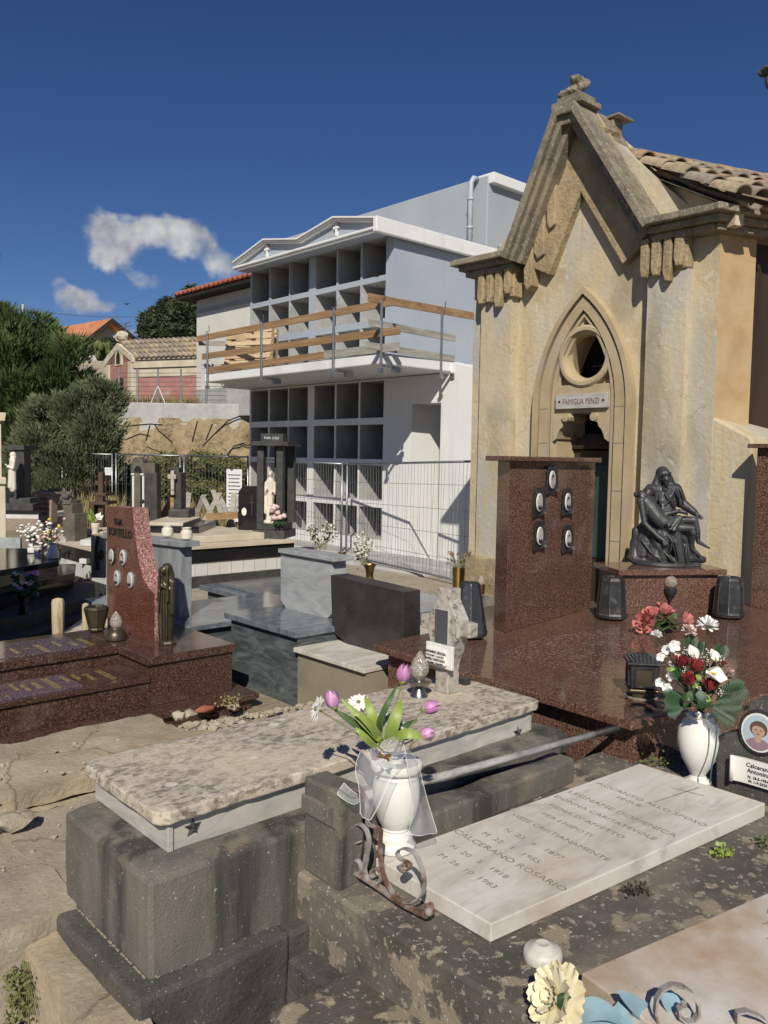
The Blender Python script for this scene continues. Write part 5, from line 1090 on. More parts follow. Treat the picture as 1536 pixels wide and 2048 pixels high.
iron([Zp(x, y) for x, y in ((600, 1480), (760, 1580), (900, 1680), (1040, 1750), (1085, 1765), (1098, 1730), (1080, 1690), (1060, 1700))], M_rustred, .026)
mb = MB(); mb.tube([PX(*Zp(585, 1090), XS), PX(*Zp(592, 1500), XS)], .012, 8); Pt('upright', mb, M_rust, t)
mb = MB(); mb.ball(PX(*Zp(1080, 1740), XS - .01), .014, 8, 6); Pt('rivet', mb, M_rustred, t, smooth=True)

# ======== second slab, lower right
t = T('stained_tomb', 'rust stained marble slab grave cut by the lower right corner', 'tomb', (2.4, .6, -.7))
mb = gridbox(1.72, -.1, -.4, 3.6, 1.12, .33, .09); roughen(mb, .006, 6); Pt('stone_base', mb, M_lichen, t, bevel=.012)
c0_, c1_ = G(1162, 1945, .44), G(1536, 1785, .44)
dx_ = (c1_ - c0_).normalized(); dy_ = Vector((dx_.y, -dx_.x, 0)); q_ = [c0_ + dy_ * .62, c0_ + dx_ * 1.75 + dy_ * .62, c0_ + dx_ * 1.75, c0_]
mb = MB(); mb.slab([(p.x, p.y) for p in q_], .332, .44); s2 = Pt('marble_slab', mb, M_marble_stain, t, bevel=.005)
for s_, (u, v), sz in (('VISSE', (1525, 1822), .060), ('M', (1522, 1847), .058), ('10', (1526, 1874), .058)):
    c = G(u, v, .4403); text(s_, sz * .62, M_carve, s2, c, dy_, dx_, .0006, align='LEFT', sx=1.3)
t = T('iron_scrollwork', 'wrought iron scroll curling up at the bottom edge over the stained slab', 'iron scrolls', G(1350, 2040, .44)); XS2 = G(1350, 2046, .44)
fx = RGT; 
def iron2(uvs, m=M_rust, w=.02):
    o = XS2; d_ = _ray(1350, 2030); pts = []
    for u, v in uvs:
        r_ = _ray(u, v); k_ = FWD.dot(o) / FWD.dot(r_); pts.append(Vector((0, 0, CH)) + r_ * k_)
    mb = MB(); mb.ribbon(pts, FWD * w, .006); Pt('iron_bar', mb, m, t)
iron2([(1336 + 0, 2080), (1318, 2052), (1310, 2025), (1313, 1997), (1325, 1978), (1343, 1969), (1365, 1972), (1384, 1986), (1396, 2008), (1397, 2028), (1388, 2042), (1372, 2044), (1358, 2032), (1357, 2018), (1366, 2012)])
iron2([(1470, 2090), (1473, 2045), (1474, 2025), (1490, 2021), (1515, 2030), (1530, 2040), (1545, 2075)])
mb = MB(); c = G(1366, 2016, .50); mb.rock(XS2 + RGT * .02 + Vector((0, 0, .05)), .008, (1, 1, 1), 3); Pt('scroll_eye', mb, M_rust, t)

# loose round marble cap
c = G(1085, 1918, .39); mb = MB(); mb.lathe([(.040, 0), (.056, .004), (.058, .018), (.055, .030), (.050, .036), (.034, .041), (.026, .048), (.020, .051), (.004, .047)], 32, (c.x, c.y, .388)); One('marble_disc', 'round white marble vase lid lying on the lichen patched stone', 'marble disc', mb, M_marble, smooth=35)

# ======== C. big brown granite family tomb
ZB = .62
t = T('brown_granite_tomb', 'broad polished brown granite family tomb with two upright stelae', 'tomb', (4.6, 2.6, -.7))
poly = [G(1264, 1444, ZB), G(1500, 1394, ZB), Vector((5.48, 1.64, 0)), Vector((7.24, 1.30, 0)), Vector((7.20, 3.20, 0)), Vector((7.03, 3.75, 0)), Vector((7.03, 4.12, 0)), Vector((3.64, 4.04, 0)), G(748, 1289, ZB)]
mb = MB(); mb.slab([(p.x, p.y) for p in poly], ZB - .045, ZB); top = Pt('top_slab', mb, M_brown, t, bevel=.006)
cx_ = sum(p.x for p in poly) / len(poly); cy_ = sum(p.y for p in poly) / len(poly)
def inset(p, d): v = Vector((p.x - cx_, p.y - cy_, 0)); return (p.x - v.x * d, p.y - v.y * d)
mb = MB(); mb.slab([inset(p, .045) for p in poly], -.75, ZB - .047); Pt('base', mb, M_brown, t, bevel=.003)
# rows of raised lettering strokes, too worn to read
rs2 = random.Random(5); mb = MB()
for row in range(26):
    f = row / 25; xl = 4.05 + 1.55 * f
    ya, yb = 3.45 - .35 * abs(f - .4), 2.45 + .4 * (f > .75) + .25 * abs(f - .5)
    y = ya
    
    while y > yb:
        L_ = rs2.uniform(.012, .045); a = rs2.uniform(-.5, .5) + (1.2 if rs2.random() < .4 else 0); d = Vector((math.sin(a) * .6, math.cos(a), 0)) * L_ * .5; p = Vector((xl + rs2.uniform(-.012, .012), y, ZB)); n_ = Vector((-d.y, d.x, 0)).normalized() * .0026
        mb.prism([p - d - n_, p + d - n_, p + d + n_, p - d + n_], (0, 0, .003)); y -= L_ + rs2.uniform(.006, .03)
        if rs2.random() < .07: y -= .05
lt = Pt('worn_lettering', mb, M_carve_pale, top); lt['kind'] = 'stuff'
# left stele, faces -Y
s0, s1, s2_ = G(987, 1256, ZB), G(1011, 1266, ZB), G(1181, 1216, ZB)
YL = s1.y
def upz(u, v, base): # height above a base point for a point straight over it
    r_ = _ray(u, v); k_ = math.hypot(base.x, base.y) / math.hypot(r_.x, r_.y); return CH + r_.z * k_
zt = upz(1010, 922, s1)
sp = [(s1.x, s1.y), (s2_.x, s2_.y), (s2_.x + .02, s2_.y + .17), (s0.x, s0.y)]
mb = MB(); mb.slab(sp, ZB, zt); stL = Pt('stele', mb, M_brown, t, bevel=.004, label='left stele carrying five portrait medallions')
cxs = sum(p[0] for p in sp) / 4; cys = sum(p[1] for p in sp) / 4
mb = MB(); mb.slab([(s1.x - .07, s1.y - .055), (s2_.x + .015, s2_.y - .05), (s2_.x + .02, s2_.y + .17), (s0.x - .08, s0.y + .05)], zt, zt + .035); Pt('stele_cap', mb, M_brown, stL, bevel=.005)
sx_ = Vector((s2_.x - s1.x, s2_.y - s1.y, 0)).normalized(); sn = Vector((sx_.y, -sx_.x, 0))
def onst(u, v):
    r_ = _ray(u, v); o = Vector((0, 0, CH)); k_ = (Vector((s1.x, s1.y, 0)) - o).dot(sn) / r_.dot(sn); return o + r_ * k_ + sn * .001
for (u, v, st) in ((1097, 959, dict(bg='blue', col=1, long=1, cloth=M_skin)), (1071, 1004, dict(bald=1, tie=1)), (1128, 1003, dict(long=1)), (1072, 1071, dict(bald=1)), (1129, 1077, dict(tie=1))):
    st['curl'] = 1; portrait(stL, onst(u, v), sx_, sn, .080, .130, st)
# right stele, faces -X
r0_ = PX(1500, 1212, 7.08); r0_.z = ZB
mb = MB(); mb.slab([(r0_.x, r0_.y), (r0_.x + .10, r0_.y + .01), (r0_.x + .04, r0_.y - 1.0), (r0_.x - .06, r0_.y - 1.0)], ZB, upz(1500, 896, r0_)); stR = Pt('stele', mb, M_brown, t, bevel=.004, label='right stele cut by the edge of the picture')
zt2 = upz(1500, 896, r0_); mb = MB(); mb.slab([(r0_.x - .06, r0_.y + .06), (r0_.x + .13, r0_.y + .06), (r0_.x + .08, r0_.y - 1.1), (r0_.x - .12, r0_.y - 1.1)][::-1], zt2, zt2 + .035); Pt('stele_cap', mb, M_brown, stR, bevel=.005)
# corner pedestal
pL, pR = G(1240, 1230, ZB), G(1434, 1227, ZB); pd = (pR - pL).normalized(); pn_ = Vector((-pd.y, pd.x, 0)); zp_ = upz(1240, 1150, pL)
mb = MB(); mb.slab([(pL.x, pL.y), (pR.x, pR.y), (pR.x + pn_.x * .42, pR.y + pn_.y * .42), (pL.x + pn_.x * .42, pL.y + pn_.y * .42)], ZB, zp_); pe = Pt('pedestal', mb, M_brown, t, bevel=.004)
a_ = pL - pd * .04 - pn_ * .04; b_ = pR + pd * .05 - pn_ * .04
mb = MB(); mb.slab([(a_.x, a_.y), (b_.x, b_.y), (b_.x + pn_.x * .5, b_.y + pn_.y * .5), (a_.x + pn_.x * .5, a_.y + pn_.y * .5)], zp_, zp_ + .045); Pt('pedestal_top', mb, M_brown, pe, bevel=.005)
ZP = zp_ + .045
# bulb lamp on the pedestal front
c = G(1335, 1228, ZB) - pn_ * .03; c.z = ZB
t = T('socket_lamp', 'small round glass lamp on a dark bracket in front of the statue pedestal', 'grave lamp', tuple(c))
zb_ = upz(1335, 1200, c) ; mb = MB(); mb.lathe([(.008, .09), (.012, .12), (.03, .15), (.045, .175), (.048, .185), (.05, .215), (.046, .22)], 18); mb.tube([(0, 0, 0.0), (0, 0, .10)], .008, 6); Pt('bracket', mb, M_bronze, t, smooth=40, local=True)
mb = MB(); mb.ball((0, 0, .265), .052, 16, 10); Pt('glass_globe', mb, M_glass, t, smooth=True, local=True)
# tapering bronze flower holders
def tapered_vase(name, label, c, h, w0, w1, rz, group, m=None):
    t = T(name, label, 'flower holder', tuple(c), rz, group); m = m or M_bronze
    mb = MB(); prof = [(w0 * .42, 0), (w0 * .62, .05 * h), (w0 * .64, .12 * h), (w0 * .60, .16 * h), (w1 * .62, .92 * h), (w1 * .55, .985 * h), (w1 * .50, h), (w1 * .44, h), (w1 * .42, .93 * h), (w0 * .4, .3 * h)]
    mb.lathe(prof, 8); Pt('body', mb, m, t, smooth=20, bevel=.004, local=True)
    for k_ in range(8):
        a = 2 * math.pi * (k_ + .5) / 8; mb = MB()
        for j in range(18): z = h * (.2 + .68 * j / 17); r_ = w0 * .60 + (w1 * .62 - w0 * .60) * (z / h - .16) / .76; mb.ball((r_ * math.cos(a), r_ * math.sin(a), z), h * .011, 5, 4)
        Pt('beading', mb, m, t, local=True)
    return t
HV = [('dark bronze flower holder to the left of the statue pedestal', (1222, 1238)), ('dark bronze flower holder to the right of the statue pedestal', (1456, 1236))]
for lab, (u, v) in HV:
    c = G(u, v, ZB); c.z = ZB; h = upz(u, 1153, c) - ZB; tapered_vase('flower_holder', lab, c, h, .19, .155, FACE + rad(0), 'tapering bronze flower holders')
c = G(938, 1275, ZB); c.z = ZB; tapered_vase('flower_holder', 'dark bronze flower holder behind the cement cross, its beaded edge towards us', c, .385, .20, .115, FACE + rad(22), 'tapering bronze flower holders')
# square lantern on the slab
c = G(1283, 1392, ZB); c.z = ZB; t = T('bronze_lantern', 'square dark bronze lantern with pierced roof standing on the brown granite slab', 'lantern', tuple(c), FACE - rad(8)); t.scale = (1.14,) * 3
mb = MB(); mb.lathe([(.075, 0), (.075, .004)], 24); Pt('felt_ring', mb, M_tanwall, t, local=True)
hl = .205; w_ = .075
mb = MB(); mb.box(-.05, -.05, .004, .05, .05, .03); mb.box(-.065, -.065, .03, .065, .065, .045); Pt('foot', mb, M_bronze_brown, t, bevel=.004, local=True)
mb = MB(); mb.prism([(-.058, -.058, .045), (.058, -.058, .045), (.066, -.066, .16), (-.066, -.066, .16)], (0, .004, 0)); mb2 = MB()
mb2.add([(-.058, -.058, .045), (.058, -.058, .045), (.058, .058, .045), (-.058, .058, .045), (-.066, -.066, .16), (.066, -.066, .16), (.066, .066, .16), (-.066, .066, .16)], [(0, 3, 2, 1), (4, 5, 6, 7), (0, 1, 5, 4), (1, 2, 6, 5), (2, 3, 7, 6), (3, 0, 4, 7)])
Pt('body', mb2, M_bronze, t, bevel=.006, local=True)
for k_ in range(4):
    Mk = Matrix.Rotation(math.pi / 2 * k_, 4, 'Z'); mb = MB()
    for (x0, z0, x1, z1) in ((-.042, .056, .042, .064), (-.042, .138, .042, .146), (-.042, .064, -.034, .138), (.034, .064, .042, .138)): mb.box(x0, -.069, z0, x1, -.060, z1)
    Pt('window_frame', moved(mb, Mk), M_bronze, t, local=True); mb = MB(); mb.box(-.034, -.0645, .064, .034, -.060, .138); Pt('pane', moved(mb, Mk), M_bronze_brown, t, local=True)
mb = MB(); mb.add([(-.078, -.078, .16), (.078, -.078, .16), (.078, .078, .16), (-.078, .078, .16), (-.078, -.078, .168), (.078, -.078, .168), (.078, .078, .168), (-.078, .078, .168), (-.02, -.02, .20), (.02, -.02, .20), (.02, .02, .20), (-.02, .02, .20)], [(0, 3, 2, 1), (0, 1, 5, 4), (1, 2, 6, 5), (2, 3, 7, 6), (3, 0, 4, 7), (4, 5, 9, 8), (5, 6, 10, 9), (6, 7, 11, 10), (7, 4, 8, 11), (8, 9, 10, 11)]); rf = Pt('roof', mb, M_bronze, t, bevel=.002, local=True)
mb = MB()
for k_ in range(4):
    Mk = Matrix.Rotation(math.pi / 2 * k_, 4, 'Z')
    for r_ in range(4):
        for i in range(-3 + r_ // 2, 4 - r_ // 2): f = (r_ + .6) / 4.6; p = Mk @ Vector((i * .017, -.078 + .058 * f, .170 + .032 * f)); mb.ball(p, .0045, 5, 4)
Pt('pierced_studs', mb, M_pewter, rf, local=True)
mb = MB(); mb.tube([(0, 0, .20), (0, 0, .225)], .004, 6); Pt('finial', mb, M_bronze, rf, local=True)

# ======== D. pieta
bc = G(1331, 1128, ZP); ST = upz(1325, 935, bc) - ZP
pxm = ST / 196.0
t = T('pieta_statue', 'dark statue of a veiled seated mother holding her dead son across her lap', 'statue', (bc.x, bc.y, ZP), FACE + rad(3))
def q3(x, y, d=0):          # zoom-picture coordinates (7.68 px per source px), depth towards the viewer
    return ((x / 7.68 + 1230 - 1331) * pxm * .985, -d, max(0, (1132 - (y / 7.68 + 920)) * pxm))
u_ = pxm / 7.68
def L(a, b, r0, r1, sc=(1, 1, 1)): return (q3(*a), q3(*b), r0 * u_, r1 * u_, sc)
K = .001
items = [ # base and robe of the seated mother
 L((780, 1600, -.02), (780, 1600, .02), 10, 10)]
mo = []
mo += [L((700, 1150, .0), (560, 1480, .06), 250, 200), L((880, 1180, .05), (960, 1480, .08), 200, 190), L((720, 800, -.06), (720, 1180, -.02), 235, 300), L((480, 1150, -.02), (380, 1480, .02), 200, 150), L((1000, 1200, .02), (1120, 1500, .06), 160, 120), L((800, 1100, .13), (900, 1530, .15), 110, 90), L((640, 1160, .13), (620, 1520, .14), 100, 90),
       L((740, 560, -.06), (720, 820, -.05), 190, 210, (1, .75, 1)), L((540, 480, -.06), (930, 470, -.06), 105, 110), L((735, 400, -.05), (735, 480, -.05), 60, 90)]
# head and veil
mo += [L((722, 250, -.05), (722, 262, -.045), 108, 104, (.95, 1, 1.15)), L((640, 300, -.065), (610, 420, -.07), 55, 70), L((830, 290, -.065), (880, 430, -.07), 60, 75), L((735, 210, -.09), (735, 420, -.11), 110, 130)]
# right arm behind the son, left arm held out
mo += [L((470, 520, -.03), (400, 620, -.02), 95, 80), L((400, 620, -.02), (480, 760, .03), 85, 70), L((950, 500, -.05), (1000, 660, -.02), 100, 95), L((1000, 660, -.02), (1150, 800, .06), 82, 58), L((1150, 800, .06), (1200, 850, .08), 46, 40)]
# spreading drapery on the ground
mo += [L((330, 1230, .02), (560, 1560, .12), 60, 45), L((280, 1300, -.02), (250, 1540, .03), 80, 90), L((420, 1380, .07), (700, 1590, .15), 60, 45), L((560, 1330, .12), (820, 1580, .17), 50, 40), L((760, 1250, .17), (840, 1560, .19), 34, 30), L((950, 1300, .16), (950, 1560, .18), 36, 34), L((1050, 1500, .14), (1290, 1530, .10), 70, 60), L((200, 1530, .02), (520, 1590, .12), 60, 50), L((1180, 1440, .02), (1260, 1540, .04), 80, 80), L((650, 1130, .15), (780, 1280, .18), 50, 34), L((560, 1120, .12), (650, 1260, .16), 60, 50),
       L((430, 1080, .07), (560, 1330, .13), 60, 70), L((300, 1120, -.03), (330, 1380, .0), 70, 120), L((600, 1000, -.02), (400, 1300, -.02), 120, 150)]
Pt('mother_figure', organic(mo, .006, 4), M_statue, t, smooth=True, local=True)
# folds as thin ridges on robe and sleeves
fo_ = []
for a, b, c in (((620, 480, .055), (590, 620, .06), (640, 720, .055)), ((700, 470, .06), (760, 600, .075), (840, 740, .06)), ((830, 450, .055), (760, 580, .075), (690, 700, .06)), ((930, 430, .03), (980, 560, .04), (990, 680, .04)), ((870, 440, .04), (920, 560, .05), (930, 690, .05)), ((320, 1240, .08), (430, 1420, .14), (620, 1590, .18)), ((430, 1360, .11), (540, 1480, .16), (680, 1590, .19)), ((560, 1340, .16), (680, 1480, .20), (800, 1570, .21)), ((760, 1230, .20), (800, 1400, .215), (830, 1560, .22)), ((940, 1280, .20), (930, 1430, .21), (950, 1560, .215)), ((880, 1180, .18), (1000, 1300, .16), (1010, 1500, .18)), ((650, 1140, .18), (720, 1240, .20), (700, 1400, .19))):
    fo_ += [L(a, b, 17, 20), L(b, c, 20, 14)]
Pt('drapery_fold', organic(fo_, .006, 2), M_statue, t, smooth=True, local=True)
# face and veil hem
fc = [L((712, 300, .028), (712, 330, .030), 62, 48, (.9, .9, 1.1)), L((712, 315, .062), (714, 338, .068), 9, 12), L((676, 300, .05), (690, 300, .056), 10, 9), L((735, 300, .056), (750, 300, .05), 10, 9), L((695, 368, .056), (730, 368, .056), 9, 9), L((712, 385, .04), (712, 392, .04), 24, 24), L((720, 400, .0), (725, 470, -.01), 45, 60)]
Pt('face', organic(fc, .005, 2), M_statue, t, smooth=True, local=True)
vh = []
for k_ in range(7): x = 655 + k_ * 22; y = 252 - 40 * math.sin(math.pi * (k_ + .5) / 7); vh += [L((x, y + 8, .040 - .02 * abs(k_ - 3) / 3), (x + (x - 725) * .1, y - 45, .022), 12, 9)]
Pt('veil_hem', organic(vh, .0055, 2), M_statue, t, smooth=True, local=True)
# the son
so = [L((310, 540, .05), (350, 560, .055), 62, 60), L((255, 545, .02), (300, 530, .02), 52, 60), L((380, 590, .04), (420, 640, .04), 48, 60), L((290, 570, .075), (330, 590, .085), 22, 20),
      L((400, 680, .05), (560, 900, .10), 130, 120, (1, .8, 1)), L((300, 650, .06), (480, 640, .04), 70, 80), L((560, 900, .10), (700, 1020, .12), 118, 120, (1, .85, 1)),
      L((700, 1030, .14), (1050, 1040, .18), 88, 62), L((1050, 1040, .18), (1050, 1110, .19), 60, 58), L((1050, 1100, .19), (1060, 1340, .15), 56, 36), L((1060, 1340, .15), (1180, 1450, .17), 34, 26), 
      L((720, 930, .09), (1120, 920, .12), 82, 60), L((1120, 920, .12), (1160, 1100, .13), 58, 52), L((1160, 1100, .13), (1190, 1250, .12), 52, 32), L((1190, 1250, .12), (1355, 1345, .14), 36, 16),
      L((300, 680, .08), (330, 980, .12), 60, 48), L((330, 980, .12), (520, 1180, .18), 48, 36), L((520, 1180, .18), (590, 1230, .20), 40, 34), 
      L((560, 720, .05), (640, 830, .10), 40, 40), L((640, 840, .10), (860, 780, .14), 40, 34), L((860, 780, .14), (930, 800, .16), 38, 34)]
Pt('son_figure', organic(so, .0055, 4), M_statue, t, smooth=True, local=True)
lc = []
for a, b in (((640, 1000, .21), (840, 840, .17)), ((670, 1050, .215), (850, 850, .18)), ((720, 1070, .215), (860, 870, .185)), ((610, 960, .20), (800, 850, .16)), ((760, 1060, .21), (870, 900, .18))): lc += [L(a, b, 20, 16)]
Pt('loincloth', organic(lc, .0055, 3), M_statue, t, smooth=True, local=True)
fg = []
for k_ in range(4): fg += [L((1195 + k_ * 8, 830 + k_ * 16, .09 - .004 * k_), (1255 + 14 - k_ * 12, 885 + k_ * 8, .105), 15, 10)]
fg += [L((1170, 860, .09), (1180, 905, .11), 16, 11)]
for k_ in range(4): fg += [L((560 + k_ * 18, 1240 - k_ * 5, .21), (580 + k_ * 22, 1300 - k_ * 8, .22), 13, 10)]
for k_ in range(4): fg += [L((920 + k_ * 4, 775 + k_ * 16, .165), (965, 800 + k_ * 14, .165), 13, 10)]
Pt('hand', organic(fg, .0045, 1), M_statue, t, smooth=True, local=True)
bs_ = MB(); bs_.lathe([(.262, 0), (.268, .008), (.262, .028), (.25, .034)], 40); bs_.v = [Vector((v.x * 1.06, v.y * .74 - .03, v.z)) for v in bs_.v]; Pt('oval_base', bs_, M_statue, t, smooth=40, local=True)
# ======== E. red granite tomb on the left
ZR = .45
t = T('red_granite_tomb', 'red granite family tomb with gilt lettered panels and a tall curved headstone', 'tomb', (1.4, 5.4, 0))
A_ = G(465, 1285, ZR); YF = 5.22; XR = 3.30
mb = MB(); mb.box(2.60, YF, ZR - .06, XR, 6.35, ZR); mb.box(-1.6, 5.70, ZR - .061, 2.60, 6.35, ZR - .001); Pt('head_slab', mb, M_redbody, t, bevel=.006)
mb = MB(); mb.box(2.63, YF + .02, .10, XR - .02, 6.32, ZR - .062); mb.box(-1.6, 5.72, .10, 2.63, 6.32, ZR - .064); Pt('body', mb, M_redbody, t, bevel=.004)
mb = MB(); mb.box(-1.6, YF + .005, .275, 2.62, 5.70, .315); Pt('front_slab', mb, M_redbody, t, bevel=.005)
mb = MB(); mb.box(-1.6, YF + .021, .10, 2.629, 5.70, .273); Pt('body', mb, M_redbody, t, bevel=.004)
mb = MB(); mb.box(-1.7, YF - .16, .055, XR + .10, 6.5, .10); Pt('plinth', mb, M_redbody, t, bevel=.006)
mb = MB(); mb.box(-1.7, YF - .12, -.1, XR + .06, 6.4, .053); Pt('plinth_base', mb, M_redbody, t)
for x0 in (1.45, .35, -.75):                           # four dark lilac lettered panels in two rows
    for y0, y1, z in ((5.27, 5.64, .317), (5.78, 6.22, ZR + .001)):
        mb = MB(); mb.box(x0 - .25 + (.25 if y0 > 5.7 else 0), y0, z - .003, x0 + .72 + (.25 if y0 > 5.7 else 0), y1, z + .003); Pt('name_panel', mb, MATS.get('lilac panel') or mat('lilac panel', [(.36, (.055, .035, .045)), (.5, (.125, .085, .105)), (.66, (.23, .175, .20))], scale=95, detail=2, rough=.09), t)
for (s_, sz, u, v, z) in (('SORTELLO', .075, 1053, 410, .321), ('SIMONE', .065, 890, 432, .321), ('* 2-6-1926', .045, 755, 430, .321), ('+ 4-8-2001', .045, 640, 448, .321), ('SORTELLO', .075, 490, 498, .321), ('PAOLA', .065, 355, 520, .321), ('* 20-4-1933', .045, 240, 540, .321), ('+ 20-8-2009', .045, 120, 535, .321), ('M', .07, 20, 630, .321),
                        ('SORTELLO', .07, 845, 72, ZR + .0045), ('ANNA', .06, 735, 92, ZR + .0045), ('+ 20-1-1989', .045, 560, 90, ZR + .0045), ('SORTELLO', .07, 400, 138, ZR + .0045), ('A', .06, 255, 138, ZR + .0045), ('+ 20-3-2015', .045, 130, 165, ZR + .0045)):
    p = G(u * .1953, 1270 + v * .1953, z); p.z = z; text(s_, sz * .8, M_gold, t, p, (0, -1, 0), (1, 0, 0), .001, name='gilt_lettering', bold=.001)
# curved headstone, faces the visitor's left; hammered curved edge
XH = 2.86
zt = PX(215, 1013, XH).z; uvF = [(262, 1016), (265, 1050), (269, 1086), (276, 1130), (284, 1158), (294, 1176), (306, 1188)]
prf = [(PX(u, v, XH).y, PX(u, v, XH).z) for u, v in uvF]
yl = PX(214, 1100, XH).y
fr_ = [(yl, ZR), (yl, zt)] + prf + [(prf[-1][0], ZR)]
TH = .13
mb = MB(); mb.prism([(XH, y, z) for y, z in fr_], (.012, 0, 0)); hs = Pt('headstone', mb, M_red, t)
mb = MB(); mb.prism([(XH + .012, y, z) for y, z in fr_], (TH, 0, 0)); Pt('hammered_edge', roughen(mb, .002, 30), M_red_hammered, hs, smooth=35)
text('FAM.', .072, M_ink, hs, PX(237, 1050, XH - .002), (0, -1, 0), (0, 0, 1), .004, bold=.001)
text('SORTELLO', .088, M_ink, hs, PX(240, 1073, XH - .002), (0, -1, 0), (0, 0, 1), .004, bold=.001)
for u, v, st in ((226, 1112, dict(cloth=M_rustbrown, bald=1, frame='bronze')), (248, 1115, dict(long=1)), (236, 1156, dict(tie=1)), (263, 1160, dict(bald=1, tie=1))):
    portrait(hs, PX(u, v, XH - .001), (0, -1, 0), (-1, 0, 0), .078, .112, st)
# veiled bronze madonna
c = G(335, 1287, ZR); c.z = ZR; HM = upz(330, 1128, c) - ZR
t = T('madonna_statue', 'slender brown bronze madonna with bowed veiled head beside the red headstone', 'statue', tuple(c), FACE + rad(-30))
mb = MB(); mb.lathe([(.068, 0), (.072, .008), (.062, .022), (.055, .03)], 8); Pt('base', mb, M_bronze_brown, t, bevel=.003, local=True)
h = HM
it = [((0, 0, .03), (0, 0, h * .45), .050, .058, (1, .8, 1)), ((0, 0, h * .45), (0, 0, h * .80), .060, .052, (1, .8, 1)), ((0, 0, h * .80), (0, -.006, h * .86), .034, .030), ((0, -.022, h * .925), (0, -.028, h * .925), .034, .034, (.9, 1, 1.2)), ((0, -.005, h * .945), (0, .012, h * .85), .042, .046), ((-.05, 0, h * .78), (-.052, -.01, h * .4), .022, .022), ((.05, 0, h * .78), (.052, -.01, h * .4), .022, .022), ((-.045, -.01, h * .68), (0, -.058, h * .74), .018, .012), ((.045, -.01, h * .68), (0, -.058, h * .74), .018, .012), ((0, -.055, h * .72), (0, -.060, h * .80), .010, .006)]
Pt('figure', organic(it, .006, 3), M_bronze_brown, t, smooth=True, local=True)
it = []
for a in (-.035, -.012, .012, .035): it += [((a, -.045, .03), (a * 1.15, -.05, h * .4), .008, .009), ((a * 1.15, -.05, h * .4), (a * .9, -.048, h * .66), .009, .006)]
it += [((-.036, -.04, h * .95), (-.045, -.046, h * .55), .010, .012), ((.036, -.04, h * .95), (.045, -.046, h * .55), .010, .012)]
Pt('robe_fold', organic(it, .004, 4), M_bronze_brown, t, smooth=True, local=True)
fc = MB(); fc.ball((0, -.058, h * .918), .018, 10, 8, (.85, .5, 1.2)); Pt('face', fc, M_bronze_brown, t, smooth=True, local=True)
c = G(193, 1263, ZR); c.z = ZR; tapered_vase('flower_holder', 'brown hexagonal bronze flower holder, wider at the top, on the red granite', c, .20, .10, .155, FACE, None, M_bronze_brown)
c = G(232, 1280, ZR); c.z = ZR
flame_lamp('grave_lamp', 'glass flame lamp on an angular bronze box in front of the red headstone', tuple(c), .92, M_bronze_brown, [(.07, 0), (.085, .01), (.082, .05), (.06, .085), (.05, .09), (.045, .10)])

# ======== F. row of graves behind
def headstone(name, label, X, pts, th, m, z0, cap=None, capm=None, parent=None):
    """upright stone facing -X; pts = (u, v) outline on its face"""
    q = [PX(u, v, X) for u, v in pts]; t = parent or T(name, label, 'headstone', (X, sum(p.y for p in q) / len(q), z0))
    mb = MB(); mb.prism([(X, p.y, p.z) for p in q], (th, 0, 0)); Pt('stone', mb, m, t, bevel=.004)
    if cap:
        q = [PX(u, v, X - .03) for u, v in cap]; mb = MB(); mb.prism([(X - .03, p.y, p.z) for p in q], (th + .06, 0, 0)); Pt('cap', mb, capm or m, t, bevel=.003)
    return t
t = headstone('grey_headstone', 'grey grained granite headstone with flat cap directly behind the red headstone', 3.63, [(200, 1240), (212, 1222), (212, 1075), (358, 1092), (357, 1258), (300, 1254)], .13, M_grey, .35, [(205, 1065), (362, 1084), (362, 1095), (205, 1076)])
t = T('grey_grave', 'grave with polished grey gneiss slab to the right of the red headstone', 'grave', (4.4, 6.6, 0))
mb = MB(); mb.box(3.35, 6.28, .33, 5.05, 7.4, .375); Pt('slab', mb, M_polgrey, t, bevel=.005); mb = MB(); mb.box(3.42, 6.33, -.1, 5.0, 7.3, .328); Pt('body', mb, M_green, t)
t = T('grey_slab_grave', 'low wide dark grey gneiss grave in front of the black and white courses', 'grave', (5.6, 7.4, 0))
mb = MB(); mb.box(5.1, 6.2, .20, 6.9, 8.9, .26); mb.box(5.25, 6.4, .262, 6.6, 7.45, .30); mb.box(5.25, 7.5, .262, 6.6, 8.7, .30); Pt('slab', mb, M_polgrey, t, bevel=.006); mb = MB(); mb.box(5.16, 6.26, -.1, 6.8, 8.8, .198); Pt('body', mb, M_green, t)
# wavy grey headstone on dark green box
t = T('green_grave', 'block shaped grave of dark green gneiss below the wavy grey headstone', 'grave', (4.0, 5.3, 0))
Yr, Yl = 4.89, 5.80
mb = MB(); mb.box(3.58, Yr - .02, .51, 5.3, Yl + .05, .555); Pt('slab', mb, M_polgrey, t, bevel=.005)
mb = MB(); mb.box(3.62, Yr, -.1, 5.25, Yl, .509); Pt('body', mb, M_green, t)
t = headstone('wavy_headstone', 'pale wavy grey granite headstone with chamfered foot and thin cap', 4.1, [(561, 1200), (573, 1218), (653, 1238), (663, 1228), (663, 1118), (561, 1104)], .15, M_grey_wavy, .55, [(556, 1097), (667, 1115), (667, 1124), (556, 1105)])
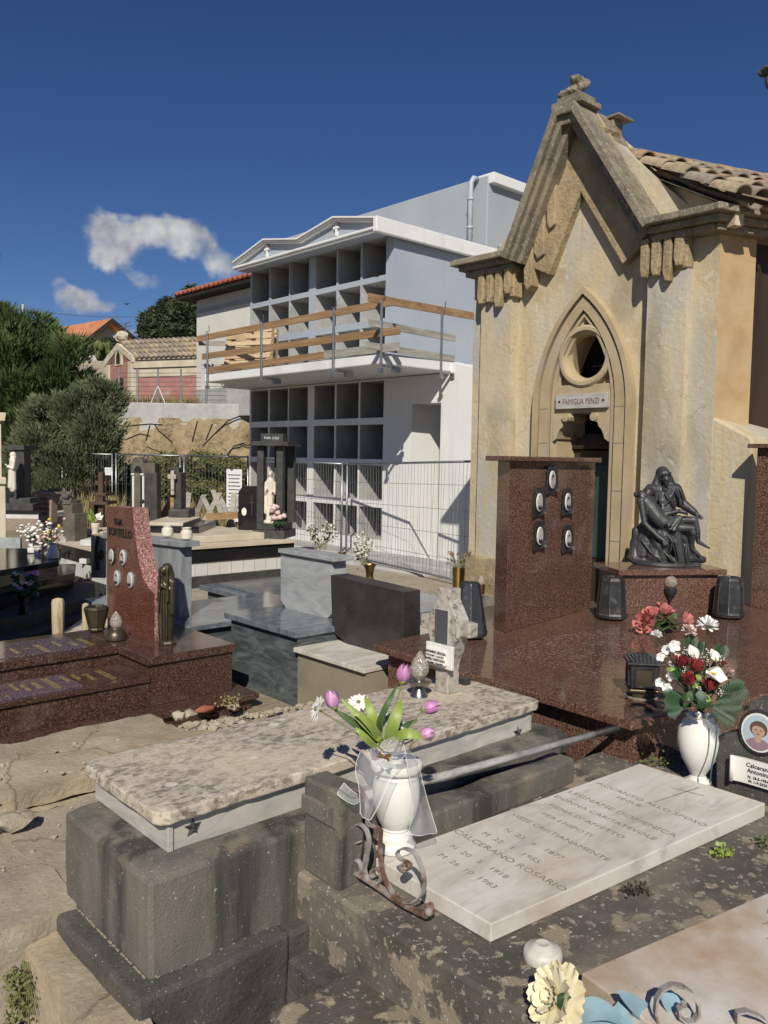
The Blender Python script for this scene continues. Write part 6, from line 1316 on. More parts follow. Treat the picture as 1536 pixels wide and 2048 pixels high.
# tan grave with marble top and anthracite headstone
t = T('tan_grave', 'small grave with tan cement front and veined white marble top', 'grave', (3.9, 4.4, 0))
mb = MB(); mb.box(3.60, 4.09, -.1, 5.3, 4.86, .412); Pt('front', mb, M_tanwall, t)
mb = MB(); mb.box(3.565, 4.08, .415, 5.3, 4.87, .447); Pt('marble_top', mb, M_marble, t, bevel=.004)
t = headstone('anthracite_headstone', 'wide low anthracite headstone with chamfered foot on the marble topped grave', 3.95, [(664, 1262), (696, 1290), (800, 1320), (806, 1320), (806, 1184), (661, 1150)], .17, M_anth, .447)
# grey slab grave between chapel and brown tomb
t = T('gneiss_grave', 'grey gneiss slab grave between the cement cross and the chapel corner', 'grave', (6.0, 5.2, 0))
mb = MB(); mb.box(4.7, 4.4, .36, 6.65, 6.0, .41); Pt('slab', mb, M_polgrey, t, bevel=.005); mb = MB(); mb.box(4.78, 4.45, .20, 6.6, 5.9, .358); Pt('body', mb, M_grey, t); mb = MB(); mb.box(4.72, 4.36, .09, 6.62, 5.95, .198); Pt('plinth', mb, M_marble_side, t); mb = MB(); mb.box(4.76, 4.40, -.1, 6.6, 5.9, .09); Pt('footing', mb, M_conc, t)
# brass vases
def brass_vase(label, c, h, flute=True, cat='vase', w=.065, grp='brass vases'):
    t = T('brass_vase', label, cat, tuple(c), 0, grp); mb = MB()
    prof = [(w * .9, 0), (w * .95, .01), (w * .62, h * .3), (w * .58, h * .5), (w * .75, h * .8), (w * 1.1, h), (w * .98, h), (w * .6, h * .75), (w * .3, h * .6)] if flute else [(w * .85, 0), (w, h * .98), (w * 1.04, h), (w * .92, h), (w * .9, h * .4)]
    mb.lathe(prof, 24 if not flute else 10); Pt('body', mb, M_brass, t, smooth=30, local=True); return t
BV1 = G(684, 1152, .41); BV1.z = .34
BV2 = PX(739, 1160, 5.0); BV2c = Vector((BV2.x, BV2.y, .40))
p = PD(684, 1152, 7.6); brass_vase('tall twisted brass vase behind the end of the wavy headstone', p, PD(684, 1104, 7.6).z - p.z, w=.035)
p2 = PD(739, 1168, 7.2); brass_vase('waisted brass vase standing behind the anthracite headstone', p2, PD(739, 1128, 7.2).z - p2.z, w=.055)
p3 = PD(916, 1180, 7.4); brass_vase('straight brass cylinder vase behind the cement cross', p3, PD(916, 1134, 7.4).z - p3.z, False, w=.055)
mb = MB(); mb.box(p.x - .1, p.y - .1, -.05, p.x + .1, p.y + .1, p.z); 
c = G(962, 1188, .41); c.z = .412; t = brass_vase('small brass lamp cup with glass flame beside the chapel corner', c, .10, False, 'grave lamp', .045)
mb = MB(); mb.lathe([(.02, .10), (.034, .125), (.03, .155), (.015, .185), (.003, .20)], 10); Pt('glass_flame', mb, M_glass, t, smooth=20, local=True)
for lab, pp, w in (('white chrysanthemum sprays rising behind the wavy headstone', (640, 1100, 7.6), 45), ('white flower sprays in the waisted brass vase', (728, 1132, 7.2), 26)):
    rr = random.Random(w); c = PD(*pp); t = T('flower_spray', lab, 'flowers', tuple(c), group='flower sprays behind the headstones'); st = MB(); bl = MB(); lv = MB(); k = pp[2] / F
    for i in range(14 if w > 30 else 9):
        e = c + RGT * rr.uniform(-w, w) * k * .75 + Vector((0, 0, rr.uniform(30, 58 if w > 30 else 66) * k)) + FWD * rr.uniform(-.05, .05); m_ = c.lerp(e, .5) + RGT * rr.uniform(-.02, .02); b0 = c + RGT * rr.uniform(-1, 1) * w * .3 * k
        st.tube([b0, m_, e], .004, 4)
        for j in range(9): q = m_.lerp(e, rr.random() * 1.05) + Vector((rr.uniform(-1, 1), rr.uniform(-1, 1), rr.uniform(-1, 1))) * .03; (bl if j < 6 and q.z > c.z + 18 * k else lv).rock(q, rr.uniform(.008, .016), (1, 1, .7), i * 9 + j, 1)
    Pt('stem', st, M_stem, t); Pt('blossom', bl, M_sprig, t); Pt('leaf', lv, M_fol_bush, t)
rr = random.Random(2); t = T('dried_flowers', 'brown dried flowers in the straight brass cylinder vase', 'flowers', tuple(p3)); st = MB(); bl = MB(); topz = PD(916, 1134, 7.4)
for i in range(26):
    e = topz + RGT * rr.uniform(-.10, .11) + Vector((0, 0, rr.uniform(.03, .14))) + FWD * rr.uniform(-.06, .06); st.tube([topz - Vector((0, 0, .08)), topz.lerp(e, .5) + RGT * rr.uniform(-.01, .01), e], .003, 4)
    bl.rock(e, rr.uniform(.008, .014), (1, 1, 1), i, 1)
Pt('stem', st, M_stem, t); Pt('blossom', bl, M_dryflower, t)
mb = MB(); c = PD(942, 1172, 8.2); c.z = .0; mb.lathe([(.11, 0), (.12, .12), (.10, .24), (.12, .40), (.11, .42), (.09, .40)], 20, tuple(c)); One('black_urn', 'black glazed pot in the shade at the chapel corner', 'pot', mb, M_blk, smooth=35)

# ======== G. striped step platform with kiosk tomb
t = T('striped_tomb', 'broad tomb of black and white marble courses under the kiosk', 'tomb', (7.0, 10.3, 0))
XS0, YS0 = 6.35, 9.6
P1 = G(560, 1160, .02); P2 = G(385, 1178, .02)
fd = (P1 - P2).normalized(); fn = Vector((-fd.y, fd.x, 0)); fn = fn if fn.dot(FWD) > 0 else -fn; P2 = P2 - fd * 1.2
FL_ = (P1 - P2).length + .25
def cb(mb, a0, a1, d0, d1, z0, z1): q = [P2 + fd * a0 + fn * d0, P2 + fd * a1 + fn * d0, P2 + fd * a1 + fn * d1, P2 + fd * a0 + fn * d1]; mb.slab([(p.x, p.y) for p in q], z0, z1)
def hz(v): return CH + _ray(470, v).z * (math.hypot(P1.x, P1.y) / math.hypot(_ray(470, v).x, _ray(470, v).y)) * .985
z1_, z2_, z3_, z4_ = hz(1142), hz(1116), hz(1090), hz(1084)
for nm, z0, z1, m, o in (('dark_course', -.1, z1_, M_blkstone, 0), ('white_course', z1_ + .001, z2_, M_slatewhite, .02), ('dark_course', z2_ + .001, z3_, M_blk, .0), ('marble_kerb', z3_ + .001, z4_, M_cream, -.03)):
    mb = MB(); cb(mb, 0, FL_, o, 2.6, z0, z1); Pt(nm, mb, m, t, bevel=.004)
mb = MB()
for k in range(22): cb(mb, .1 + k * .19, .106 + k * .19, .014, .03, z1_ + .004, z2_ - .002)
Pt('tile_joint', mb, M_conc, t)
mb = MB(); cb(mb, .6, 2.55, .30, 2.3, z4_ + .001, z4_ + .10); Pt('marble_slab', mb, M_cream, t, bevel=.01)
ZK = z4_ + .001
def at(u, v, z): p = G(u, v, z); p.z = z; return p
# kiosk
kc = at(548, 1074, ZK); kd = math.hypot(kc.x, kc.y); kk = FWD.dot(kc) / F
t = T('kiosk_tomb', 'tall dark stone kiosk with pillars sheltering a pale statue', 'kiosk tomb', tuple(kc), FACE - rad(12)); KX = .74; H = upz(548, 892, kc) - ZK
mb = MB(); mb.box(-.25, -.26, 0, .25, .30, .12); mb.box(-.21, -.20, .12, .21, .26, .22); Pt('base', mb, M_blkstone, t, bevel=.008, local=True)
for x, y in ((-.165, -.12), (.14, -.12)): mb = MB(); mb.box(x - .052, y - .06, .22, x + .052, y + .06, H); Pt('pillar', mb, M_blkstone, t, bevel=.006, local=True)
mb = MB(); mb.box(-.05, .14, .22, .27, .22, H); Pt('back_panel', mb, M_blkstone, t, local=True)
mb = MB(); mb.box(-.31, -.28, H, .31, .32, H + .03); mb.box(-.28, -.25, H + .03, .28, .3, H + .065); Pt('roof_slab', mb, M_blkstone, t, bevel=.006, local=True)
mb = MB(); mb.box(-.175, -.14, H + .065, .175, .1, H + .18); nb = Pt('name_block', mb, M_blkstone, t, bevel=.006, local=True)
w_ = WORLDM[t.name]; text('FAM. CALI', .052, M_sign, nb, w_ @ Vector((0, -.143, H + .10)), w_.to_3x3() @ Vector((1, 0, 0)), (0, 0, 1), .002)
s0_ = w_ @ Vector((-.02, -.13, .22)); hS = .80
t = T('christ_statue', 'pale stone christ statue standing between the dark kiosk pillars', 'statue', tuple(s0_), FACE)
def robed(h, w):
    return [((0, 0, 0), (0, 0, h * .45), w * .9, w * .85, (1, .8, 1)), ((0, 0, h * .45), (0, 0, h * .78), w * .85, w * .9, (1, .75, 1)), ((0, 0, h * .78), (0, 0, h * .86), w * .4, w * .35), ((0, -.01, h * .925), (0, -.01, h * .93), w * .52, w * .5, (.85, .95, 1.15)), ((0, .015, h * .94), (0, .03, h * .83), w * .55, w * .5), ((-w * .85, 0, h * .76), (-w * .9, -.03, h * .56), w * .36, w * .3), ((-w * .9, -.03, h * .56), (-w * .45, -w * 1.3, h * .66), w * .28, w * .2), ((w * .85, 0, h * .76), (w * .95, -.02, h * .55), w * .36, w * .3), ((w * .95, -.02, h * .55), (w * .5, -w * 1.2, h * .6), w * .28, w * .2),
            ((-w * .5, -w * .75, .02), (-w * .3, -w * .7, h * .5), w * .2, w * .16), ((w * .1, -w * .8, .02), (w * .1, -w * .75, h * .55), w * .2, w * .16), ((w * .6, -w * .65, .02), (w * .45, -w * .65, h * .5), w * .2, w * .16), ((-w * 1.0, -.0, h * .7), (-w * .9, -.02, h * .2), w * .3, w * .35)]
Pt('figure', organic(robed(hS, .072), .0095, 3), M_offwhite, t, smooth=True, local=True)
mb = MB(); mb.lathe([(.09, 0), (.1, .02), (.08, .05)], 16); Pt('base', mb, M_offwhite, t, local=True)
def urn(label, c, s, m=M_porc_cream, grp=None, prof=None):
    t = T('white_urn', label, 'vase', tuple(c), 0, grp); mb = MB(); mb.lathe([(r * s, z * s) for r, z in (prof or [(.30, 0), (.32, .04), (.20, .10), (.17, .16), (.40, .38), (.46, .60), (.42, .80), (.34, .92), (.40, .97), (.42, 1.0), (.34, 1.0), (.28, .9), (.2, .7)])], 20); Pt('body', mb, m, t, smooth=35, local=True); return t
c = at(556, 1072, ZK + .0); hU = upz(556, 1043, c) - ZK; urn('white urn holding pale roses at the foot of the kiosk', c - FWD * .25, hU)
SQ_ = [(.42, 0), (.50, .08), (.52, .45), (.48, .70), (.36, .78), (.38, .86), (.44, 1), (.34, 1), (.28, .8)]
c = at(508, 1058, ZK + .1); urn('squat cream urn in front of the small black headstone', c, .19, prof=SQ_, grp='squat cream urns')
t = T('rose_bunch', 'bunch of pale roses in the white urn at the kiosk', 'flowers', tuple(at(556, 1050, ZK))); c = PD(556, 1024, FWD.dot(kc) - .3); bl = MB(); lv = MB(); rr = random.Random(8)
for i in range(9): q = c + RGT * rr.uniform(-.09, .09) + Vector((0, 0, rr.uniform(-.09, .09))) + FWD * rr.uniform(-.05, .05); bl.rock(q, .045, (1, 1, .85), i, 2)
for i in range(30): q = c + RGT * rr.uniform(-.12, .12) + Vector((0, 0, rr.uniform(-.2, .02))); lv.rock(q, .02, (1, .5, 1.4), i, 1)
Pt('blossom', bl, M_petal_pink, t, smooth=True); Pt('leaf', lv, M_leaf_dark, t)
# small black headstone with cross
c = at(500, 1060, ZK + .1); t = T('black_headstone', 'small shiny black headstone with carved cross and oval photo, left of the kiosk', 'headstone', tuple(c), FACE - rad(14)); hh = upz(496, 972, c) - c.z
mb = MB(); mb.prism([(-.17, -.06, 0), (.17, -.06, 0), (.17, -.06, hh * .86), (.10, -.06, hh), (-.10, -.06, hh), (-.17, -.06, hh * .86)], (0, .16, 0)); Pt('stone', mb, M_blk, t, bevel=.004, local=True)
mb = MB(); mb.box(.05, -.066, hh * .35, .06, -.058, hh * .80); mb.box(.015, -.066, hh * .62, .095, -.058, hh * .635); Pt('carved_cross', mb, M_pewter, t, local=True)
mb = MB(); mb.prism([(-.07 + .04 * math.cos(a), -.068, hh * .42 + .06 * math.sin(a)) for a in [k * math.pi / 8 for k in range(16)]], (0, .01, 0)); Pt('photo_oval', mb, M_porc, t, local=True)
# notice on the site fence and sawhorses
# ======== H. mesh site fence
def fence_panel(label, pa, pb, ztop, notice=None, nv=38, rad_=.020):
    pa = Vector(pa); pb = Vector(pb); t = T('fence_panel', label, 'site fence', tuple((pa + pb) / 2), group='mesh fence panels'); d = pb - pa
    za = Vector((0, 0, ztop[0])); zb = Vector((0, 0, ztop[1]))
    mb = MB(); mb.tube([pa, pa + za], rad_, 8); mb.tube([pb, pb + zb], rad_, 8); mb.tube([pa + za - Vector((0, 0, .03)), pb + zb - Vector((0, 0, .03))], rad_ * .9, 8); mb.tube([pa + Vector((0, 0, .08)), pb + Vector((0, 0, .08))], rad_ * .9, 8); Pt('frame', mb, M_steel, t, smooth=True)
    mb = MB(); rr = random.Random(int(pa.x * 100))
    for k in range(1, nv):
        f = k / nv; b = pa + d * f; w_ = rr.uniform(-.012, .012); nn = Vector((-d.y, d.x, 0)).normalized()
        mb.tube([b + Vector((0, 0, .08)), b + nn * w_ * 2 + d.normalized() * w_ + (za.lerp(zb, f)) * .5, b + za.lerp(zb, f) - Vector((0, 0, .03))], .0032, 4, cap=False)
    for k in range(1, 5): mb.tube([pa + za * k / 5, pb + zb * k / 5], .0032, 4, cap=False)
    Pt('wire_mesh', mb, M_wire, t)
    if notice:
        f, z, w_, h_ = notice; b = pa + d * f + Vector((0, 0, z)); dd = d.normalized(); dd = dd if dd.dot(RGT) > 0 else -dd; nn = Vector((dd.y, -dd.x, 0)); nn = nn if nn.dot(FWD) < 0 else -nn
        mb = MB(); o = b + nn * .012; mb.prism([o - dd * w_ / 2, o + dd * w_ / 2, o + dd * w_ / 2 + Vector((0, 0, h_)), o - dd * w_ / 2 + Vector((0, 0, h_))], nn * .004); s_ = Pt('notice', mb, M_sign, t)
        lines = MB()
        for j in range(3 if h_ < .3 else 12):
            zz = h_ * (.88 - .07 * j) if h_ > .3 else h_ * (.75 - .22 * j); ww = w_ * (.35 if j % 3 else .4); o2 = o + nn * .005 + Vector((0, 0, zz)); lines.prism([o2 - dd * ww, o2 + dd * ww, o2 + dd * ww + Vector((0, 0, h_ * .02)), o2 - dd * ww + Vector((0, 0, h_ * .02))], nn * .001)
        Pt('notice_text', lines, M_wire, s_)
    return t
fr0 = G(952, 1180, .03); fm0 = G(692, 1120, .03)
fence_panel('large mesh fence panel leaning between the chapel and the niche block', fr0, fm0, (upz(952, 918, fr0) - .03, upz(692, 925, fm0) - .03), nv=42, rad_=.019)
fl = PD(520, 930, 16.5); fl.z = .03
fence_panel('mesh fence panel behind the kiosk, next to the large panel', fm0 + (fl - fm0).normalized() * .14, fl, (upz(692, 925, fm0) - .03, CH + (1.78 - CH) - .03), notice=(.62, 1.35, .17, .22), nv=34)
mb = MB(); mb.rock(fr0 + Vector((0, 0, upz(952, 918, fr0))), .045, (1, 1, 1), 3, 2); One('wire_tie', 'knot of wire on top of the fence post by the chapel', 'wire knot', mb, M_wire)
us = [(-20, 'mesh fence panel at far left behind the white statue', (.86, 1.25, .2, .16)), (128, 'mesh fence panel in front of the grey green shrub', (.93, 1.28, .22, .18)), (228, 'mesh fence panel among the tall dry grass', None), (364, 'mesh fence panel carrying a tall white notice', (.80, .35, .42, 1.15)), (500, None, None)]
for (u0, lab, no), (u1, _, _) in zip(us, us[1:]):
    D0, D1 = 21 - abs(u0) * .006, 21 - abs(u1) * .006; a = PD(u0 + 4, 900, D0); b = PD(u1 - 4, 900, D1); a.z = b.z = .02
    fence_panel(lab, a, b, (CH + .02 - (.02 if u0 < 100 else .06), CH - .0 - .05), notice=no, nv=max(12, int((b - a).length / .085)))
# sawhorse trestles and boards
t = T('wood_trestle', 'heap of weathered boards and trestles leaning behind the graves', 'trestle', tuple(at(420, 1050, .1)))
DT = 14.5
for (a, b) in (((378, 985), (372, 1048)), ((380, 1058), (408, 990)), ((405, 992), (440, 1062)), ((440, 985), (402, 1055)), ((438, 990), (470, 1060)), ((468, 985), (462, 1050)), ((426, 980), (448, 1040)), ((478, 995), (455, 1058))):
    mb = MB(); p, q = PD(*a, DT + .3 * random.Random(a[0]).random()), PD(*b, DT); mb.ribbon([p, q], RGT * .09, .03); Pt('board', mb, M_woodgrey, t)
mb = MB(); mb.ribbon([PD(412, 1034, DT - .2), PD(476, 1030, DT - .2)], Vector((0, 0, .12)), .05); Pt('board', mb, M_wood, t, label='reddish brown board')
mb = MB(); mb.ribbon([PD(322, 1042, DT), PD(348, 995, DT)], RGT * .16, .03); Pt('board', mb, M_wood, t)
# ======== I. graves at the back left
def atD(u, v, D): p = PD(u, v, D); return p
def bx(t, nm, u0, u1, v0, v1, D, dep, m, turn=0, bev=.006, grow=0):
    """upright block seen between those sight lines at distance D"""
    a = PD(u0, v1, D); b = PD(u1, v1, D); zt_ = PD((u0 + u1) / 2, v0, D).z; zb_ = PD((u0 + u1) / 2, v1, D).z
    w = (b - a).length / 2; c = (a + b) / 2; mb = MB(); mb.T = Matrix.Translation((c.x, c.y, 0)) @ Matrix.Rotation(FACE + turn, 4, 'Z'); ww = w / (math.cos(turn) + abs(math.sin(turn)) * dep / max(2 * w, .01)) if turn else w
    mb.box(-ww, 0, zb_, ww, dep, zt_); return Pt(nm, mb, m, t, bevel=bev)
D = 15
t = T('black_pillar_tomb', 'black stone pillar tomb with stepped base behind the white statue', 'tomb', tuple(at(45, 1030, 0)))
bx(t, 'pillar', 28, 49, 900, 998, D, .3, M_blkstone); bx(t, 'lintel', 15, 48, 890, 900, D - .1, .6, M_blkstone); bx(t, 'step', 18, 60, 996, 1008, D - .15, .8, M_blkstone); bx(t, 'step', 12, 66, 1007, 1022, D - .3, 1, M_blkstone); bx(t, 'step', 2, 72, 1021, 1032, D - .45, 1.2, M_blk)
bx(t, 'kerb', 0, 80, 1030, 1038, D - .6, 1.4, M_slatewhite); bx(t, 'plinth', 0, 85, 1037, 1062, D - .62, 1.4, M_pinkstone)
c = atD(26, 977, D - .3); t = T('white_statue', 'white marble figure looking down, standing before the black pillar', 'statue', tuple(c), FACE - rad(50)); hS = PD(26, 904, D - .3).z - c.z
Pt('figure', organic(robed(hS, .085), .012, 3), M_porc_cream, t, smooth=True, local=True)
t = T('pink_stele', 'small pinkish stone stele with dark lettering and flat cap', 'headstone', tuple(at(93, 1045, 0)), FACE + rad(-20)); c = WORLDM[t.name].translation
D = 13.0; b0 = PD(94, 1045, D); t.location = b0; WORLDM[t.name] = Matrix.Translation(b0) @ Matrix.Rotation(FACE - rad(22), 4, 'Z')
h_ = PD(94, 988, D).z - b0.z
mb = MB(); mb.prism([(-.11, -.06, 0), (.13, -.06, 0), (.15, -.06, h_), (-.14, -.06, h_)], (0, .14, 0)); Pt('stone', mb, M_pinkstone, t, local=True, bevel=.004)
mb = MB(); mb.box(-.17, -.09, h_, .18, .11, h_ + .035); Pt('cap', mb, M_pinkstone, t, local=True, bevel=.006)
w_ = WORLDM[t.name]
for j, s_ in enumerate(('FAM.', 'ROSSO', 'MARIA', '1958')): text(s_, .075, M_rustbrown, t, w_ @ Vector((-.005, -.063, h_ * (.78 - .17 * j))), w_.to_3x3() @ Vector((1, 0, 0)), (0, 0, 1), .002, bold=.002)
D = 11.6
t = T('stone_column_tomb', 'grey brown stone pillar tomb with carved capital and oval photo beside the flowers', 'tomb', tuple(at(140, 1140, 0)))
bx(t, 'base', 117, 169, 1090, 1135, D - .1, .42, M_olivestone, rad(-25)); bx(t, 'shaft', 119, 156, 1027, 1092, D, .26, M_olivestone, rad(-20)); bx(t, 'shaft', 121, 150, 1006, 1028, D + .02, .22, M_olivestone, rad(-20)); bx(t, 'capital', 120, 146, 1000, 1009, D, .22, M_stone, rad(-20))
mb = MB(); c = PD(133, 992, D + .1)
for k in range(7): mb.rock(c + Vector((math.cos(k) * .05, math.sin(k) * .05, (k % 3) * .035 - .04)), .05, (1, 1, .9), k, 2)
Pt('carved_crown', mb, M_stone, t)
c = PD(128, 1080, D - .13); mb = MB(); mb.prism([c + RGT * .032 * math.cos(a) + Vector((0, 0, .05 * math.sin(a))) for a in [k * math.pi / 8 for k in range(16)]], -FWD * .015); Pt('photo_oval', mb, M_photo_bg, t)
mb = MB(); mb.tube([PD(120, 1102, D - .2), PD(131, 1104, D - .22), PD(126, 1116, D - .2)], .012, 5); mb.rock(PD(127, 1106, D - .22), .025, (1, 1, 1), 3); Pt('iron_ornament', mb, M_ink, t)
D = 12.8
t = T('rust_cross_tomb', 'rust brown stepped stone monument crowned with a cross', 'tomb', tuple(at(200, 1080, 0)))
bx(t, 'cross', 196, 206, 945, 1064, D, .12, M_rustbrown); bx(t, 'cross_arm', 189, 212, 962, 970, D + .01, .1, M_rustbrown); bx(t, 'pillar', 190, 200, 985, 1064, D + .2, .12, M_rustbrown); bx(t, 'pillar', 181, 188, 1004, 1064, D + .1, .3, M_rustbrown); bx(t, 'slab', 187, 212, 986, 992, D - .05, .4, M_rustbrown); bx(t, 'slab', 179, 214, 1004, 1010, D - .1, .5, M_rustbrown)
D = 13.8
t = T('arched_stele', 'tall grey double stele with round arch and pale edge bands', 'headstone', tuple(at(290, 1060, 0)))
bx(t, 'pillar', 268, 281, 945, 1045, D, .2, M_olivestone); bx(t, 'pillar', 287, 314, 945, 1045, D, .25, M_blkstone); bx(t, 'entablature', 262, 310, 926, 948, D - .02, .3, M_olivestone); bx(t, 'pale_band', 264, 268.5, 952, 1044, D - .02, .1, M_slatewhite); bx(t, 'pale_band', 284, 288.5, 952, 1044, D - .05, .1, M_slatewhite); bx(t, 'moulding', 262, 312, 947, 951, D - .05, .3, M_slatewhite)
a = [PD(262, 926, D - .03), PD(287, 926, D - .03)]; mb = MB(); c = (a[0] + a[1]) / 2; mb.prism([c + RGT * .1 * math.cos(q) + Vector((0, 0, .1 * math.sin(q))) for q in [k * math.pi / 10 for k in range(11)]], FWD * .25); Pt('arch_head', mb, M_olivestone, t)
mb = MB(); c = PD(275, 945, D - .06); mb.prism([c + RGT * .06 * math.cos(q) + Vector((0, 0, .11 * math.sin(q))) for q in [k * math.pi / 8 for k in range(9)]], FWD * .03); Pt('arch_recess', mb, M_dark, t)
mb = MB(); mb.lathe([(.03, 0), (.05, .06), (.04, .1)], 12, tuple(PD(284, 1045, D - .25))); mb.ball(PD(284, 1003, D - .3), .04, 8, 6); Pt('lamp', mb, M_bronze, t)
D = 13.2
t = T('cross_pillar_tomb', 'dark pillar with a pale cement cross fixed to its left side', 'tomb', tuple(at(350, 1060, 0)))
bx(t, 'pillar', 345, 364, 945, 1030, D, .2, M_blkstone, rad(-10)); bx(t, 'pillar_cap', 343, 358, 935, 946, D, .15, M_blkstone); bx(t, 'base', 336, 378, 1018, 1050, D - .15, .45, M_blkstone, 0, .03)
bx(t, 'cross', 341, 348, 941, 990, D - .1, .06, M_crossstone); bx(t, 'cross_arm', 335, 352, 949, 958, D - .11, .06, M_crossstone)
t = T('low_white_tomb', 'low tomb with cream marble top behind the grey headstone', 'tomb', tuple(at(330, 1062, 0)))
bx(t, 'body', 290, 398, 1052, 1075, 12.0, 1.2, M_blk); bx(t, 'marble_top', 292, 366, 1045, 1052, 12.1, 1.2, M_cream)
for u, lab in ((335, 'left one of two squat cream urns on the grey grained headstone'), (373, 'right one of two squat cream urns, nearer the corner of the grey grained headstone')):
    c = PX(u, 1078, 3.72); c.z = PX(u, 1074 if u < 350 else 1080, 3.66).z - .005; urn(lab, c, .105, prof=SQ_, grp='squat cream urns')
# ======== J. black graves in the shade at left
t = T('black_granite_grave', 'long polished black granite grave with stepped sides carrying the white vases', 'grave', tuple(at(60, 1120, 0)))
zv = .62; o = at(-60, 1116, zv); 
def bq(mb, uv, z0, z1): q = [G(u, v, z1) for u, v in uv]; mb.slab([(p.x, p.y) for p in q][::-1], z0, z1)
mb = MB(); bq(mb, [(-260, 1130), (-60, 1095), (125, 1098), (118, 1122), (-60, 1150)], zv - .06, zv); Pt('top_slab', mb, M_blk, t, bevel=.005)
mb = MB(); bq(mb, [(-270, 1160), (-60, 1125), (152, 1128), (150, 1146), (-60, 1190)], .36, .43); Pt('step', mb, M_blk, t, bevel=.005)
mb = MB(); bq(mb, [(-250, 1150), (-60, 1105), (120, 1108), (115, 1125), (-60, 1165)], .43, zv - .06); Pt('body', mb, M_blk, t)
mb = MB(); bq(mb, [(-250, 1190), (-60, 1135), (148, 1138), (146, 1155), (-60, 1215)], -.1, .36); Pt('body', mb, M_blk, t)
p_ = PD(-30, 1116, 11.2); mb = MB(); mb.T = Matrix.Translation(p_) @ Matrix.Rotation(FACE, 4, 'Z'); 
mb.box(-.3, -.03, 0, .49, .03, PD(-30, 1074, 11.2).z - p_.z); One('glass_panel', 'pale grey frosted panel standing on the black grave at the left edge', 'panel', mb, flat('frosted panel', (.34, .37, .37), .35), bevel=.004)
t = T('shaded_grave', 'dark slab graves lying in deep shade at the left edge', 'grave', tuple(at(60, 1240, 0)))
mb = MB(); bq(mb, [(-300, 1230), (-100, 1160), (190, 1163), (180, 1195), (-100, 1270)], -.1, .24); Pt('slab', mb, M_blkstone, t, bevel=.006)
mb = MB(); bq(mb, [(-300, 1290), (-100, 1215), (170, 1200), (165, 1235), (-60, 1310)], -.1, .12); Pt('slab', mb, M_blkstone, t, bevel=.006)
VJ = [(.28, 0), (.34, .05), (.36, .3), (.28, .6), (.19, .8), (.22, .95), (.26, 1), (.2, 1), (.15, .8)]
DV = 11.7
for u, v0, v1, lab, pr in ((65, 1106, 1079, 'left white jug vase with white blossom on the black grave', VJ), (106, 1117, 1085, 'right white jug vase with mixed flowers on the black grave', VJ), (91, 1107, 1082, 'middle small footed white vase on the black grave', None)):
    c = G(u, v0, zv); c.z = zv; urn(lab, c, upz(u, v1, c) - zv, M_porc, prof=pr, grp='white vases on the black grave')
c = G(77, 1109, zv); c.z = zv; t = T('white_candle', 'white cylindrical candle lamp between the jug vases', 'candle', tuple(c)); h_ = upz(77, 1091, c) - zv; mb = MB(); mb.lathe([(.04, 0), (.042, h_ * .85), (.05, h_ * .86), (.05, h_)], 18); Pt('body', mb, M_porc, t, smooth=35, local=True); mb = MB(); mb.box(-.015, -.045, h_ * .3, .015, -.035, h_ * .6); Pt('mark', mb, M_ink, t, local=True)
rr = random.Random(31)
for lab, (u, v), w, cols in (('loose bunch of white blossom in the left jug vase', (65, 1062), (30, 18), ((M_petal_white, 46),)), ('mixed bunch of yellow, red and white flowers in the right jug vase', (106, 1066), (22, 26), ((M_petal_white, 22), (M_yellow, 9), (M_petal_red, 9), (M_petal_pink, 12))), ('pale blossom in the middle footed vase', (88, 1072), (12, 10), ((M_petal_white, 12), (M_petal_pink, 6)))):
    dd = FWD.dot(G(u, 1108, zv)); c = PD(u, v, dd); k = dd / F; t = T('flower_bunch', lab, 'flowers', tuple(c), group='flower bunches on the black grave'); st = MB(); low = PD(u, v + 22, dd)
    for m, n in cols:
        bl = MB()
        for i in range(n):
            q = c + RGT * rr.gauss(0, .5) * w[0] * k + Vector((0, 0, rr.gauss(0, .5) * w[1] * k)) + FWD * rr.uniform(-.1, .1); bl.rock(q, rr.uniform(.014, .03), (1, 1, .7), i, 1); st.tube([low, q], .003, 3)
        Pt('blossom', bl, m, t, smooth=True)
    Pt('stem', st, M_stem, t)
c = at(48, 1228, .24); t = T('shaded_bouquet', 'dark vase of dim pink and white flowers standing in the shade', 'flowers', tuple(c)); dd = FWD.dot(c); k = dd / F
mb = MB(); mb.lathe([(.05, 0), (.04, .1), (.075, .30), (.07, .31)], 14); Pt('vase', mb, M_blk, t, smooth=35, local=True)
for m, n in ((M_petal_pink, 3), (M_petal_lilac, 4), (M_petal_white, 2), (M_leaf_dark, 16)):
    bl = MB()
    for i in range(n): q = PD(52 + rr.uniform(-24, 26), 1168 + rr.uniform(-24, 22), dd); bl.rock(q, .035 if n < 10 else .04, (1, 1, .8), i, 2)
    Pt('blossom' if n < 10 else 'leaf', bl, m, t, smooth=True)
